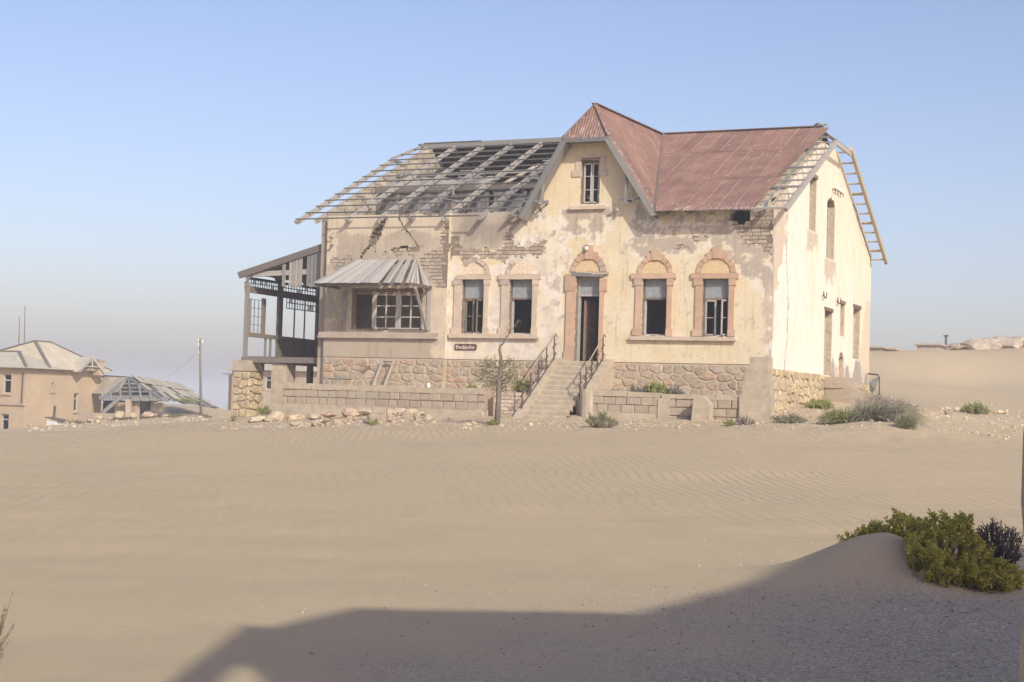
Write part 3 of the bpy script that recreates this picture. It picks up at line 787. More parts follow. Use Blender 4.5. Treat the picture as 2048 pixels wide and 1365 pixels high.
# ---- stone plinth, stone by stone
def voronoi_stones(a0, a1, b0, b1, sa, sb, P, parent, mt, name='stone', gap=.03, proud=.03, skip=None, seed=1, depth=.12, top_rows=None):
    r = random.Random(seed); sites = []
    nb = max(1, round((b1 - b0) / sb)); 
    for j in range(nb):
        a = a0 + r.uniform(-.5, .3) * sa
        while a < a1 + sa * .5:
            w = sa * r.uniform(.45, 1.6)
            sites.append((a + w / 2, b0 + (j + .5 + r.uniform(-.28, .28)) * (b1 - b0) / nb)); a += w
    made = 0
    for i, (px, py) in enumerate(sites):
        poly = [(a0, b0), (a1, b0), (a1, b1), (a0, b1)]
        for k, (qx, qy) in enumerate(sites):
            if k == i or abs(qx - px) > 3 * sa or abs(qy - py) > 3.5 * sb: continue
            sy = 1.5      # flatter stones
            nx, ny = (qx - px), (qy - py) * sy * sy
            poly = clip_half(poly, (px + qx) / 2, (py + qy) / 2, nx, ny)
            if not poly: break
        if len(poly) < 3: continue
        cx = sum(q[0] for q in poly) / len(poly); cy = sum(q[1] for q in poly) / len(poly)
        if skip and skip(cx, cy): continue
        # round the corners: cut each corner, shrink by the joint
        n = len(poly); ring = []
        for k in range(n):
            p0, p1, p2 = poly[k - 1], poly[k], poly[(k + 1) % n]
            for (qa, t) in ((p0, .14), (p2, .14)):
                x, y = p1[0] + (qa[0] - p1[0]) * t, p1[1] + (qa[1] - p1[1]) * t
                d = math.hypot(x - cx, y - cy) + 1e-6
                s = max(.3, 1 - gap * r.uniform(.7, 1.5) / d)
                ring.append((cx + (x - cx) * s, cy + (y - cy) * s))
        m = len(ring); pr = proud * r.uniform(.5, 1.3)
        vs = [P(x, y, depth) for x, y in ring] + [P(x, y, -pr * .35) for x, y in ring] + [P(cx + (x - cx) * .84, cy + (y - cy) * .84, -pr * r.uniform(.75, 1.1)) for x, y in ring]
        vs.append(P(cx, cy, -pr * 1.05))
        fs = [(k, (k + 1) % m, m + (k + 1) % m, m + k) for k in range(m)] + [(m + k, m + (k + 1) % m, 2 * m + (k + 1) % m, 2 * m + k) for k in range(m)] + [(2 * m + k, 2 * m + (k + 1) % m, 3 * m) for k in range(m)]
        MB().add(vs, fs).build(name, mt, parent); made += 1
    return made
plinth = MB().box(XL, -.02, .004, .42, -2.9, -.022).box(BAY_L, BAY_R, BAY_Y + .004, .0, -2.9, -.022).build('stone_plinth', M_MORTAR, house)
VENT = fx(732, 740, BAY_Y)
voronoi_stones(BAY_L, BAY_R, -1.15, -.04, .52, .26, lambda a, b, w: (a, BAY_Y + w, b), plinth, M_STONE, seed=3, skip=lambda a, b: abs(a - VENT[0]) < .2 and abs(b - VENT[1]) < .16)
voronoi_stones(BAY_R + .02, -7.72, -1.15, -.04, .48, .25, lambda a, b, w: (a, w, b), plinth, M_STONE, seed=4)
voronoi_stones(-5.92, -.02, -1.15, -.04, .48, .25, lambda a, b, w: (a, w, b), plinth, M_STONE, seed=5)
splinth = MB().box(-.42, -.008, .43, DEPTH, -2.6, -.29).box(-.41, -.006, .03, 8.05, -.289, -.10).build('side_plinth', M_MORTAR, house)
voronoi_stones(-.02, 8.05, -1.85, -.10, .62, .30, lambda a, b, w: (-w, a, b), splinth, M_YSTONE, seed=6, proud=.06)
voronoi_stones(12.3, 17.0, -1.5, -.30, .6, .30, lambda a, b, w: (-w, a, b), splinth, M_YSTONE, seed=7, proud=.06)
cuboid('vent_grille', VENT[0] - .19, VENT[0] + .19, BAY_Y - .02, BAY_Y + .05, VENT[1] - .13, VENT[1] + .13, M_FRAMED, plinth)
# ================================================================== ROOF
def roof_pt(x, y, off=0.0):
    """point on the front slope, off = metres above the batten tops along the normal"""
    n = Vector((0, -SLOPE, 1)).normalized()
    return Vector((x, y, roof_z(y))) + n * off
NF = Vector((0, -SLOPE, 1)).normalized()
RAFT_X = [-18.80, -17.95, -16.58, -15.22, -13.84, -12.45, -10.95]
VAL_L0, VAL_R0 = Vector((-9.30, EAVE_Y, EAVE_Z)), Vector((-4.12, EAVE_Y, EAVE_Z))
def val_l(y): return VAL_L0.x + (CROSS_END.x - VAL_L0.x) * (y - EAVE_Y) / (RIDGE_Y - EAVE_Y)
def val_r(y): return VAL_R0.x + (CROSS_END.x - VAL_R0.x) * (y - EAVE_Y) / (RIDGE_Y - EAVE_Y)
BX_L, BX_R = -18.82, 0.55
HIPY_F, HIPY_R = 6.9, 9.75        # where the half hips cut the barge rafters
RIDGE_L, RIDGE_R = -18.25, -0.42
# rafters of the bare left part
for i, x in enumerate(RAFT_X):
    y1 = RIDGE_Y - .08 if i > 0 else HIPY_F
    a = roof_pt(x, EAVE_Y - .03, -.13); b = roof_pt(x, y1, -.13)
    beam('rafter', a, b, .11 if i else .13, .17, M_WOODL, house, NF)
for x in (-9.75, -8.6):
    y0 = EAVE_Y + max(0, (x - VAL_L0.x) / (CROSS_END.x - VAL_L0.x)) * (RIDGE_Y - EAVE_Y)
    beam('rafter', roof_pt(x, y0 + .15, -.13), roof_pt(x, RIDGE_Y - .08, -.13), .11, .17, M_WOOD, house, NF)
# rafters under the iron
for x in (-3.75, -2.95, -1.35, -.25):
    beam('rafter', roof_pt(x, EAVE_Y + .02, -.14), roof_pt(x, RIDGE_Y - .1, -.14), .11, .16, M_WOOD, house, NF)
beam('barge_rafter', roof_pt(BX_R, EAVE_Y - .03, -.10), roof_pt(BX_R, HIPY_F + .1, -.10), .10, .17, M_WOODL, house, NF)
NB = Vector((0, SLOPE, 1)).normalized()
def back_pt(x, y, off=0.0): return Vector((x, y, roof_z(y))) + NB * off
beam('barge_rafter', back_pt(BX_R, HIPY_R - .05, -.10), back_pt(BX_R, DEPTH + .55, -.10), .12, .20, M_WOODY, house, NB)
beam('barge_rafter', back_pt(BX_L, HIPY_R, -.10), back_pt(BX_L, DEPTH + .55, -.10), .12, .2, M_WOOD, house, NB)
hz = roof_z(HIPY_F) - .12
beam('hip_tie', (BX_R - .03, HIPY_F - .05, hz), (BX_R - .03, HIPY_R + .05, hz), .09, .14, M_WOODL, house)
beam('hip_tie', (BX_L + .03, HIPY_F - .05, hz), (BX_L + .03, HIPY_R + .05, hz), .09, .14, M_WOOD, house)
for s, xe, xr in ((1, BX_R, RIDGE_R), (-1, BX_L, RIDGE_L)):
    beam('hip_rafter', (xr, RIDGE_Y, RIDGE_Z - .06), (xe, HIPY_F, hz + .07), .08, .12, M_WOODL, house)
    beam('hip_rafter', (xr, RIDGE_Y, RIDGE_Z - .06), (xe, HIPY_R, hz + .07), .08, .12, M_WOODL, house)
# battens of the bare part
NBAT = 13
for k in range(NBAT):
    y = EAVE_Y + .03 + k * (8.05 - EAVE_Y) / (NBAT - 1) + (rnd.uniform(-.04, .04) if 0 < k < NBAT - 1 else 0)
    xe = min(val_l(y) - .1, -10.9 if k == 0 else 9) 
    xl = BX_L - .05 if y < HIPY_F else BX_L - .05 + (y - HIPY_F) / (RIDGE_Y - HIPY_F) * .5
    cuts = [xl] + [RAFT_X[rnd.randint(2, 4)]] + [xe]
    for a, b in zip(cuts, cuts[1:]):
        beam('batten', roof_pt(a, y + rnd.uniform(-.02, .02), -.02), roof_pt(b, y + rnd.uniform(-.025, .025), -.02 - (.03 if rnd.random() < .2 else 0)), .042, .046, M_BATTEN, house, NF)
# short pegs of wire and split lath hanging under the battens
for k in range(26):
    x = rnd.uniform(-17.5, -10.2); y = EAVE_Y + .03 + rnd.randint(1, 9) * (8.05 - EAVE_Y) / (NBAT - 1)
    if x > val_l(y) - .3: continue
    a = roof_pt(x, y, -.05)
    beam('hanging_lath', a, a + Vector((rnd.uniform(-.06, .06), rnd.uniform(-.05, .05), -rnd.uniform(.2, .45))), .022, .022, M_WOODD, house)
for k in range(16):      # stray laths lying askew
    x = rnd.uniform(-17.3, -10.6); y = rnd.uniform(.2, 7.0); l = rnd.uniform(.7, 2.0); a = rnd.uniform(-.5, .5) + (1.57 if rnd.random() < .5 else 0)
    x2, y2 = x + l * math.cos(a), min(8.0, max(-.4, y + l * math.sin(a)))
    if max(x, x2) < val_l(min(y, y2)) - .3: beam('stray_lath', roof_pt(x, y, .015), roof_pt(x2, y2, -.06), .05, .025, M_WOODL, house, NF)
beam('red_painted_board', roof_pt(-12.0, 3.6, -.26), roof_pt(-11.5, 6.0, -.26), .22, .03, M_SURRP, house, NF)
# battens reaching past the iron to the right barge, front and rear
for k in range(NBAT):
    y = EAVE_Y + .03 + k * (8.05 - EAVE_Y) / (NBAT - 1)
    w = (.05, .055) if k % 3 else (.09, .07)
    xe = BX_R if y < HIPY_F else BX_R - (y - HIPY_F) / (RIDGE_Y - HIPY_F) * .9
    beam('batten', roof_pt(-2.2 if k == 0 else -1.3, y, -.03), roof_pt(xe, y + rnd.uniform(-.03, .03), -.03), w[0], w[1], M_WOODL, house, NF)
for k in range(12):
    y = HIPY_R + .25 + k * (DEPTH + .5 - HIPY_R - .25) / 11
    big = k in (4, 7, 10)
    beam('batten', back_pt(-.6, y, -.05), back_pt(BX_R, y, -.05), .14 if big else .05, .06, M_WOODY, house, NB)
# ridge boards
beam('ridge_board', (RIDGE_L, RIDGE_Y, RIDGE_Z - .02), (CROSS_END.x, RIDGE_Y, RIDGE_Z + .02), .09, .2, M_WOOD, house)
# eave board split ends near the right corner, pale plaster scraps hanging there
for u, v in ((1541, 398), (1531, 412)):
    q = on_plane(u, v, 1, EAVE_Y + .3)
    MB().prism([q + Vector((0, 0, -.16)), q + Vector((.28, 0, .10)), q + Vector((.36, 0, .32)), q + Vector((.12, 0, .16))], (0, 0, 0), (0, .03, 0)).build('bent_flashing', M_GALV, house)

# ---- corrugated sheets
def sheet(o, S, T, w, l, mt, parent, pitch=.088, amp=.021, cuts=(), name='roof_sheet', samples=6, seg=1, wob=0.0, ragged=0.0):
    o, S, T = Vector(o), Vector(S).normalized(), Vector(T).normalized()
    N = S.cross(T).normalized()
    if N.z < 0: N = -N
    n = max(4, int(w / pitch * samples)); r = random.Random(rnd.random())
    bm = bmesh.new(); rows = []
    tw = r.uniform(-1, 1) * wob
    for j in range(seg + 1):
        row = []
        for i in range(n + 1):
            s = w * i / n
            t = l * j / seg
            if ragged and j == seg: t += ragged * r.uniform(-.5, .5) * (1 if i % 5 == 0 else .3)
            h = amp * math.sin(2 * math.pi * s / pitch) + tw * (s / w - .5) * (j / seg)
            row.append(bm.verts.new(o + S * s + T * t + N * h))
        rows.append(row)
    for j in range(seg):
        for i in range(n):
            bm.faces.new((rows[j][i], rows[j][i + 1], rows[j + 1][i + 1], rows[j + 1][i]))
    for co, no in cuts:      # keep the side the normal points away from
        bmesh.ops.bisect_plane(bm, geom=bm.verts[:] + bm.edges[:] + bm.faces[:], plane_co=co, plane_no=no, clear_outer=True)
    if not bm.faces:
        bm.free(); return None
    bmesh.ops.recalc_face_normals(bm, faces=bm.faces)
    me = bpy.data.meshes.new(name); bm.to_mesh(me); bm.free()
    me.polygons.foreach_set('use_smooth', [True] * len(me.polygons))
    me.materials.append(mt)
    return link(name, me, parent)
def slope_y(u, v):
    d = ray(u, v); t = (EAVE_Z + (CAM_C[1] - EAVE_Y) * SLOPE - CAM_C[2]) / (d[2] - SLOPE * d[1]); return CAM_C[1] + t * d[1]
ROWS = [EAVE_Y - .12, slope_y(1317, 361), slope_y(1322, 309), RIDGE_Y - .04]
UPV = Vector((0, 1, SLOPE)).normalized()
vdir = (CROSS_END - VAL_R0).normalized()
v_no = -(vdir.cross(NF)).normalized()
if v_no.x > 0: v_no = -v_no
M_LAP = simple('worn_sheet_lap', (0.40, 0.275, 0.225), .7, 6, .35, .1)
for j in range(3):
    y0, y1 = ROWS[j] - (.10 if j else 0), ROWS[j + 1]
    x = -8.6
    c0, c1 = roof_pt(-.66 + (.06, -.05, .04)[j], EAVE_Y - .12), roof_pt(-.06 + (.02, -.04, .03)[j], RIDGE_Y)
    eno = (c1 - c0).normalized().cross(NF)
    if eno.x < 0: eno = -eno
    cuts = [(VAL_R0 + Vector((.03, 0, 0)), v_no), (c0, eno)]
    while x < .1:
        off = .012 + .004 * ((j * 7 + int(x * 10)) % 2) + j * .010
        ln = (y1 - y0) / UPV.y
        if x + .66 > val_r(y1):
            sheet(roof_pt(x, y0 - (rnd.uniform(0, .05) if j == 0 else 0), off + rnd.uniform(0, .006)), (1, 0, 0), UPV, .66, ln, M_RUST, house, cuts=cuts, wob=.012, seg=2)
            # bright worn edge of the side lap
            ya, yb = y0 + rnd.uniform(0, .5), y1 - rnd.uniform(0, .6)
            if rnd.random() < .72 and x > val_r(ya) + .05 and x < -.75 + (ya + .65) * .08:
                beam('sheet_lap', roof_pt(x + .01, ya, off + .024), roof_pt(x + .01, yb, off + .024), .022, .012, M_LAP, house, NF)
        x += .61
# cross gable: right slope, left slope, half hip
F_R = Vector((HIP_R, EAVE_Y, HIP_Z)); F_L = Vector((HIP_L, EAVE_Y, HIP_Z))
def cross_slope(side):
    foot = Vector((GB_R if side > 0 else GB_L, EAVE_Y - .06, 5.20))
    top = Vector((PEAK.x, EAVE_Y - .06, PEAK.z - .02))
    up = (top - foot).normalized()
    along = (CROSS_END - PEAK).normalized()
    nrm = up.cross(along).normalized()
    if nrm.x * side < 0: nrm = -nrm
    vd = ((CROSS_END - (VAL_R0 if side > 0 else VAL_L0)).normalized())
    vno = (vd.cross(nrm)).normalized()
    if vno.y < 0: vno = -vno
    h0 = (PEAK - (F_R if side > 0 else F_L)); hno = h0.cross(nrm).normalized()
    if hno.y > 0: hno = -hno
    cuts = [(VAL_R0 if side > 0 else VAL_L0, vno), ((F_R if side > 0 else F_L) + nrm * .01, hno)]
    L = (top - foot).length
    y = 0.0; k = 0
    while y < 9.0:
        for (t0, t1, of) in ((-.02, L * .53, .02), (L * .53 - .1, L + .04, .032)):
            o = foot + along * y + up * t0 + nrm * (of + .003 * (k % 2))
            sheet(o, along, up, .66, t1 - t0, M_RUST, house, cuts=cuts, wob=.008)
        y += .61; k += 1
    return up, nrm, foot
upR, nR, footR = cross_slope(1)
upL, nL, footL = cross_slope(-1)
# half hip of the gable
hv = (PEAK - (F_L + F_R) / 2).normalized()
hl = (PEAK - (F_L + F_R) / 2).length
hn = Vector((1, 0, 0)).cross(hv).normalized()
cl = (PEAK - F_L).cross(hn); cr = (PEAK - F_R).cross(hn)
if cl.x > 0: cl = -cl
if cr.x < 0: cr = -cr
for k in range(3):
    sheet(F_L + Vector((-.05 + k * .61, -.06, -.04)) - hv * .02, (1, 0, 0), hv, .64, hl + .05, M_RUST, house, cuts=[(F_L + Vector((-.02, 0, 0)), cl.normalized()), (F_R + Vector((.02, 0, 0)), cr.normalized())], pitch=.10, amp=.014)
# caps
def cap(a, b, w=.26, mt=None):
    return beam('ridge_cap', a, b, w, .035, mt or M_RUST, house)
cap(PEAK + Vector((0, 0, .05)), CROSS_END + Vector((0, 0, .06)), .22)
cap(F_L + Vector((-.03, -.05, .03)), PEAK + Vector((0, 0, .05)), .16); cap(F_R + Vector((.03, -.05, .04)), PEAK + Vector((0, 0, .05)), .16)
cap(CROSS_END + Vector((.1, 0, .06)), Vector((RIDGE_R, RIDGE_Y, RIDGE_Z + .07)), .3)
cap(Vector((-18.1, RIDGE_Y, RIDGE_Z + .1)), Vector((-15.3, RIDGE_Y, RIDGE_Z + .1)), .16, M_WOODD); cap(Vector((-15.2, RIDGE_Y + .1, RIDGE_Z + .09)), Vector((-7.2, RIDGE_Y + .1, RIDGE_Z + .1)), .14, M_WOODD)
beam('valley_flashing', VAL_R0 + Vector((-.02, 0, .04)), CROSS_END + Vector((0, 0, .02)), .10, .03, M_WOODD, house, NF)
MB().tube([(RIDGE_R - .25, RIDGE_Y, RIDGE_Z + .1), (RIDGE_R - .1, RIDGE_Y - .1, RIDGE_Z + .17), (RIDGE_R + .08, RIDGE_Y, RIDGE_Z + .1), (RIDGE_R + .2, RIDGE_Y + .1, RIDGE_Z + .16)], .05, 6).build('torn_cap_end', M_WOODD, house)
# rear slope (its underside, shaded by colour, shows through the bare rafters)
DNV = Vector((0, 1, -SLOPE)).normalized()
x = -18.3
while x < -.5:
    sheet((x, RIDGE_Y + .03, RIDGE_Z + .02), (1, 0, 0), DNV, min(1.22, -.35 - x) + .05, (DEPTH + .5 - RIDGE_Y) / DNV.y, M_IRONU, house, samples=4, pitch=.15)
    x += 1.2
for x in (-16.6, -13.85, -10.9, -8.5):
    beam('rear_rafter', (x, RIDGE_Y, RIDGE_Z - .14), (x, DEPTH + .3, roof_z(DEPTH + .3) - .14), .11, .17, M_WOOD, house)
    beam('king_post', (x, 5.2, 4.3), (x, 5.2, roof_z(5.2) - .2), .12, .12, M_WOOD, house)
    beam('collar_tie', (x, 4.3, roof_z(4.3) - .25), (x, 12.7, roof_z(12.7) - .25), .06, .16, M_WOOD, house)
beam('purlin', (XL + .3, 5.2, roof_z(5.2) - .28), (-8.9, 5.2, roof_z(5.2) - .28), .13, .13, M_WOOD, house)
beam('purlin', (XL + .3, 3.42, roof_z(3.42) - .30), (-8.9, 3.42, roof_z(3.42) - .30), .14, .16, M_WOODD, house)

# ---- attic partition of upright boards and the sloping ceiling boards behind it
AY = 3.5
x = -17.58
while x < -10.0:
    w = rnd.uniform(.13, .20)
    if not (-14.2 < x < -14.1 or -12.6 < x < -12.45):
        mt = M_WOODB if rnd.random() < .62 else M_WOOD
        top = roof_z(AY) - .36 + rnd.uniform(-.05, .02)
        if x > -12.0: top -= rnd.uniform(0, .5); mt = M_WOOD
        beam('attic_board', (x + w / 2, AY + rnd.uniform(-.015, .015), 4.3), (x + w / 2, AY + rnd.uniform(-.015, .015), top), w - .008, .025, mt, house, (0, 1, 0))
    x += w
x = -17.5
while x < -12.6:
    w = rnd.uniform(.2, .3); y1 = rnd.uniform(4.3, 5.0)
    beam('ceiling_board', roof_pt(x + w / 2, AY + .03, -.32), roof_pt(x + w / 2, y1, -.32), w - .015, .025, M_WOODL, house, NF)
    x += w
for x in (-10.55, -10.0, -9.4):       # grey sheets leaning in the corner by the gable
    beam('leaning_board', (x, 1.6, 4.3), (x + .3, 2.1, 6.25), .5, .03, M_WOOD, house, (0, -1, .2))

# ================================================================== GABLE TRIM
for s, xf, xh, mt in ((-1, GB_L, HIP_L, M_WOOD), (1, GB_R, HIP_R, M_WOOD)):
    a = Vector((xf - s * .02, EAVE_Y - .03, 5.14)); b = Vector((xh - s * .03, EAVE_Y - .03, HIP_Z - .08))
    beam('barge_board', a, b, .05, .20, mt, house, (s, 0, .6))
    beam('barge_soffit', a + Vector((-s * .04, .32, -.03)), b + Vector((-s * .04, .32, -.05)), .60, .03, M_WOODL if s < 0 else M_WOOD, house, Vector((s, 0, .62)))
beam('barge_board', (HIP_L - .06, EAVE_Y - .03, HIP_Z - .07), (HIP_R + .06, EAVE_Y - .03, HIP_Z - .07), .05, .17, M_WOOD, house)
beam('barge_soffit', (HIP_L, EAVE_Y + .3, HIP_Z - .1), (HIP_R, EAVE_Y + .3, HIP_Z - .1), .56, .03, M_WOOD, house)
# hanging brackets
for u, vt, vb, s in ((1253, 345, 407, 1), (1086, 362, 411, -1)):
    t = on_plane(u, vt, 1, EAVE_Y + .12); b = on_plane(u, vb, 1, EAVE_Y + .12); b.x = t.x
    beam('bracket_post', t, b, .09, .09, M_WOOD, house)
    hb = b + Vector((0, 0, .14))
    beam('bracket_rail', hb + Vector((-s * .25, 0, 0)), hb + Vector((s * .78, 0, .02)), .07, .06, M_WOOD, house)
    beam('bracket_rail', hb + Vector((0, -.05, 0)), Vector((hb.x, -.01, hb.z)), .06, .07, M_WOOD, house)
    for k in (.28, .5):
        beam('bracket_spindle', hb + Vector((s * k, 0, 0)), hb + Vector((s * k, 0, .62 - k * .7)), .03, .03, M_WOOD, house)
# broken masonry shoulder under the left barge foot
for k in range(14):
    u = 1024 + rnd.uniform(-4, 30); v = 440 - (u - 1024) * .75 + rnd.uniform(-8, 6)
    q = on_plane(u, v, 1, -.05)
    m = Matrix.Translation(q) @ Matrix.Rotation(rnd.uniform(-.6, .6), 4, 'Y') @ Matrix.Diagonal((rnd.uniform(.12, .26), rnd.uniform(.12, .3), rnd.uniform(.08, .14), 1))
    link('loose_brick', rnd.choice(_brick), house, m)

# ================================================================== OPENINGS OF THE FRONT
def piece(name, x0, x1, z0, z1, mt, parent=None, y0=-.075, y1=.02):
    return cuboid(name, x0, x1, y0 + rnd.uniform(-.004, .004), y1, z0, z1, mt, parent or house)
def fr(u0, u1, vt, vb, y=-.07): return rect(u0, u1, vt, vb, y)
def arch(cx, zs, r_in, r_out, mats, parent, key, y0=-.07, span=(0, 180), n=9, name='voussoir'):
    """half round of wedge stones with a stepped keystone (key: (half width, rise above the ring))"""
    for k in range(n):
        a0, a1 = math.radians(180 * k / n + .6), math.radians(180 * (k + 1) / n - .6)
        if not (span[0] <= math.degrees((a0 + a1) / 2) <= span[1]): continue
        d = abs((k + .5) - n / 2)
        if key and d < .6: continue
        ro = r_out + (.07 if key and d < 1.6 else 0)
        mt = mats[(k * 3) % len(mats)]
        poly = [(cx + r * math.cos(a), y0 + (.02 if d > 2 else 0), zs + r * math.sin(a) * 1.0) for r, a in ((r_in, a0), (ro, a0), (ro, (a0 + a1) / 2), (ro, a1), (r_in, a1), (r_in, (a0 + a1) / 2))]
        MB().prism(poly, (0, 0, 0), (0, .09 - (.02 if d > 2 else 0), 0)).build(name, mt, parent)
    if key:
        hw, rise = key
        MB().prism([(cx - hw * .8, y0 - .02, zs + r_in - .02), (cx + hw * .8, y0 - .02, zs + r_in - .02), (cx + hw, y0 - .02, zs + r_out + rise), (cx - hw, y0 - .02, zs + r_out + rise)], (0, 0, 0), (0, .11, 0)).build('keystone', mats[0], parent)
def tympanum(cx, zs, r, mt, parent):
    poly = [(cx + r * math.cos(math.pi * k / 14), -.012, zs + r * math.sin(math.pi * k / 14)) for k in range(15)]
    MB().prism(poly, (0, 0, 0), (0, .02, 0)).build('tympanum', mt, parent)
def window(o, name, mats, jl, jr, lint, blocks, archp, sash, panel=True):
    """o: opening; jl/jr: outer jamb x; lint: (x0,x1,z0,z1)"""
    x0, x1, z0, z1 = o
    root = MB().box(x0 + .001, x1 - .001, .26, .34, z0, z0 + .07).box(x0 + .001, x1 - .001, .26, .34, z1 - .06, z1).box(x0 + .001, x0 + .07, .26, .34, z0 + .07, z1 - .06).box(x1 - .07, x1 - .001, .26, .34, z0 + .07, z1 - .06).build(name, M_FRAME, house)
    cuboid('jamb', jl, x0 + .004, -.06, .02, z0, lint[2], mats[0], root); cuboid('jamb', x1 - .004, jr, -.06, .02, z0, lint[2], mats[1], root)
    for (a, b) in blocks:
        cuboid('jamb_block', jl - .06, x0 + .01, -.085, .02, lint[2] + a, lint[2] + b, mats[2 % len(mats)], root); cuboid('jamb_block', x1 - .01, jr + .06, -.085, .02, lint[2] + a, lint[2] + b, mats[1], root)
    cuboid('jamb_block', jl - .08, x0 + .012, -.08, .02, z0, z0 + .24, mats[0], root); cuboid('jamb_block', x1 - .012, jr + .06, -.08, .02, z0, z0 + .24, mats[1], root)
    cuboid('lintel', lint[0], lint[1], -.10, .02, lint[2], lint[3], mats[1], root)
    zt = z1 - (z1 - z0) * .345
    if panel:
        cuboid('transom_panel', x0 + .04, x1 - .04, .20, .235, zt + .03, z1 - .01, M_PANEL, root)
        beam('transom_rail', (x0, .24, zt), (x1, .24, zt), .08, .06, M_FRAMED, root)
    return root, zt
def casement(x0, x1, z0, z1, y, parent, hinge, ang, bars=1, mt=None, t=.045):
    """an open sash: frame pieces turned about one side"""
    mt = mt or M_FRAME
    s = 1 if hinge == 'L' else -1
    xh = x0 if s > 0 else x1; w = x1 - x0
    d = Vector((s * math.cos(ang), -math.sin(ang), 0))
    P0 = Vector((xh, y, 0))
    mb = MB()
    for q in (0.03, w - .03): mb.beam(P0 + d * q + Vector((0, 0, z0)), P0 + d * q + Vector((0, 0, z1)), .055, .04, (d.y, -d.x, 0))
    for z in (z0 + .03, z1 - .03): mb.beam(P0 + d * .0 + Vector((0, 0, z)), P0 + d * w + Vector((0, 0, z)), .04, .055)
    for k in range(bars):
        z = z0 + (z1 - z0) * (k + 1) / (bars + 1)
        mb.beam(P0 + Vector((0, 0, z)), P0 + d * w + Vector((0, 0, z)), .03, .028)
    return mb.build('casement', mt, parent)
# sills
s1 = rect(897, 1076, 668, 677, -.12); s2 = rect(1259, 1470.6, 673.7, 681.4, -.12)
piece('window_sill', max(s1[0], BAY_R + .02), s1[1], s1[2], s1[3] , M_SURRP, y0=-.16); piece('window_sill', s2[0], s2[1], s2[2], s2[3], M_SURRP, y0=-.16)
# W1
l = fr(914, 984, 551, 559); wn, zt = window(W1, 'window', [M_SURRP, M_SURRP, M_SURRG], fx(909, 610)[0], fx(977, 610)[0], (fx(914, 555)[0], fx(984, 555)[0], W1[3], W1[3] + .17), [(-.2, 0)], None, None)
cx = (W1[0] + W1[1]) / 2 + .05; tympanum(cx, W1[3] + .19, .46, M_PEBBLEW, wn); arch(cx, W1[3] + .18, .47, .64, [M_SURRP, M_SURRG, M_SURRP], wn, None, span=(0, 75)); arch(cx, W1[3] + .18, .47, .66, [M_SURRG], wn, None, span=(84, 140), y0=-.03)
casement(W1[0] + .06, (W1[0] + W1[1]) / 2, W1[2] + .03, zt - .03, .24, wn, 'L', .25, 1, M_WOODD); casement((W1[0] + W1[1]) / 2, W1[1] - .06, W1[2] + .03, zt - .03, .24, wn, 'R', 1.05, 1, M_WOODD)
# W2
wn, zt = window(W2, 'window', [M_SURRP, M_SURRP, M_SURRG], fx(1003, 610)[0], fx(1075, 610)[0], (fx(998, 555)[0], fx(1083, 555)[0], W2[3], W2[3] + .19), [(-.2, 0)], None, None)
cx = (W2[0] + W2[1]) / 2; tympanum(cx, W2[3] + .21, .44, M_PEBBLEW, wn); arch(cx, W2[3] + .2, .46, .62, [M_SURRP, M_SURRG], wn, None, span=(120, 180))
# W3, W4
for (W, jl, jr, li, lz) in ((W3, 1271.4, 1344, (1263.4, 1353.4), (547.7, 558)), (W4, 1391, 1468.6, (1383.7, 1478), (548.5, 558.5))):
    wn, zt = window(W, 'window', [M_SURR, M_SURR, M_SURR if W is W4 else M_SURRG], fx(jl, 610)[0], fx(jr, 610)[0], (fx(li[0], 553)[0], fx(li[1], 553)[0], W[3], W[3] + .19), [(-.24, 0)], None, None)
    cx = (W[0] + W[1]) / 2; zs = W[3] + .2
    tympanum(cx, zs, .5 if W is W3 else .55, M_PEBBLE, wn)
    arch(cx, zs, .48 if W is W3 else .53, .66 if W is W3 else .72, [M_SURR, M_SURR, M_SURRP], wn, (.15, .18))
    if W is W4:
        m_ = W[0] + (W[1] - W[0]) * .47
        casement(W[0] + .05, m_, W[2] + .04, zt - .03, .24, wn, 'L', .08, 1); casement(W[0] + .5, W[1] - .06, W[2] + .04, zt - .03, .24, wn, 'R', 1.15, 1)
# front door
droot = MB().box(DOOR[0] + .001, DOOR[0] + .08, .26, .38, 0, DOOR[3]).box(DOOR[1] - .08, DOOR[1] - .001, .26, .38, 0, DOOR[3]).box(DOOR[0] + .08, DOOR[1] - .08, .26, .38, DOOR[3] - .07, DOOR[3]).box(DOOR[0] + .08, DOOR[1] - .08, .25, .37, fx(1175, 593, .25)[1], fx(1175, 588, .25)[1]).build('front_doorway', M_FRAME, house)
zt = fx(1175, 590, .25)[1]
cuboid('transom_panel', DOOR[0] + .06, DOOR[1] - .06, .27, .30, zt + .04, DOOR[3] - .06, M_PANEL, droot)
jl, jr = fx(1132.5, 640)[0], fx(1213, 640)[0]
for (a, b, c, d) in ((0, .36, 0, .05), (.36, 2.55, 0, 0)):
    cuboid('jamb', jl - d, DOOR[0] + .004, -.07, .02, a, b, M_SURR, droot); cuboid('jamb', DOOR[1] - .004, jr - .1 + d, -.07, .02, a, b, M_SURR, droot)
cuboid('jamb_block', jl - .06, DOOR[0] + .01, -.09, .02, 2.55, 3.16, M_SURR, droot); cuboid('jamb_block', DOOR[1] - .01, jr, -.09, .02, 2.55, 3.0, M_SURR, droot)
beam('broken_lintel', (DOOR[0] - .15, -.05, DOOR[3] + .09), (DOOR[1] + .12, -.05, DOOR[3] + .05), .10, .13, M_WOOD, droot)
beam('lintel', (DOOR[1] - .3, -.05, DOOR[3] + .12), (jr + .05, -.05, DOOR[3] + .12), .10, .09, M_SURRG, droot)
cx = (DOOR[0] + DOOR[1]) / 2; zs = DOOR[3] + .18
tympanum(cx, zs, .5, M_PEBBLE, droot)
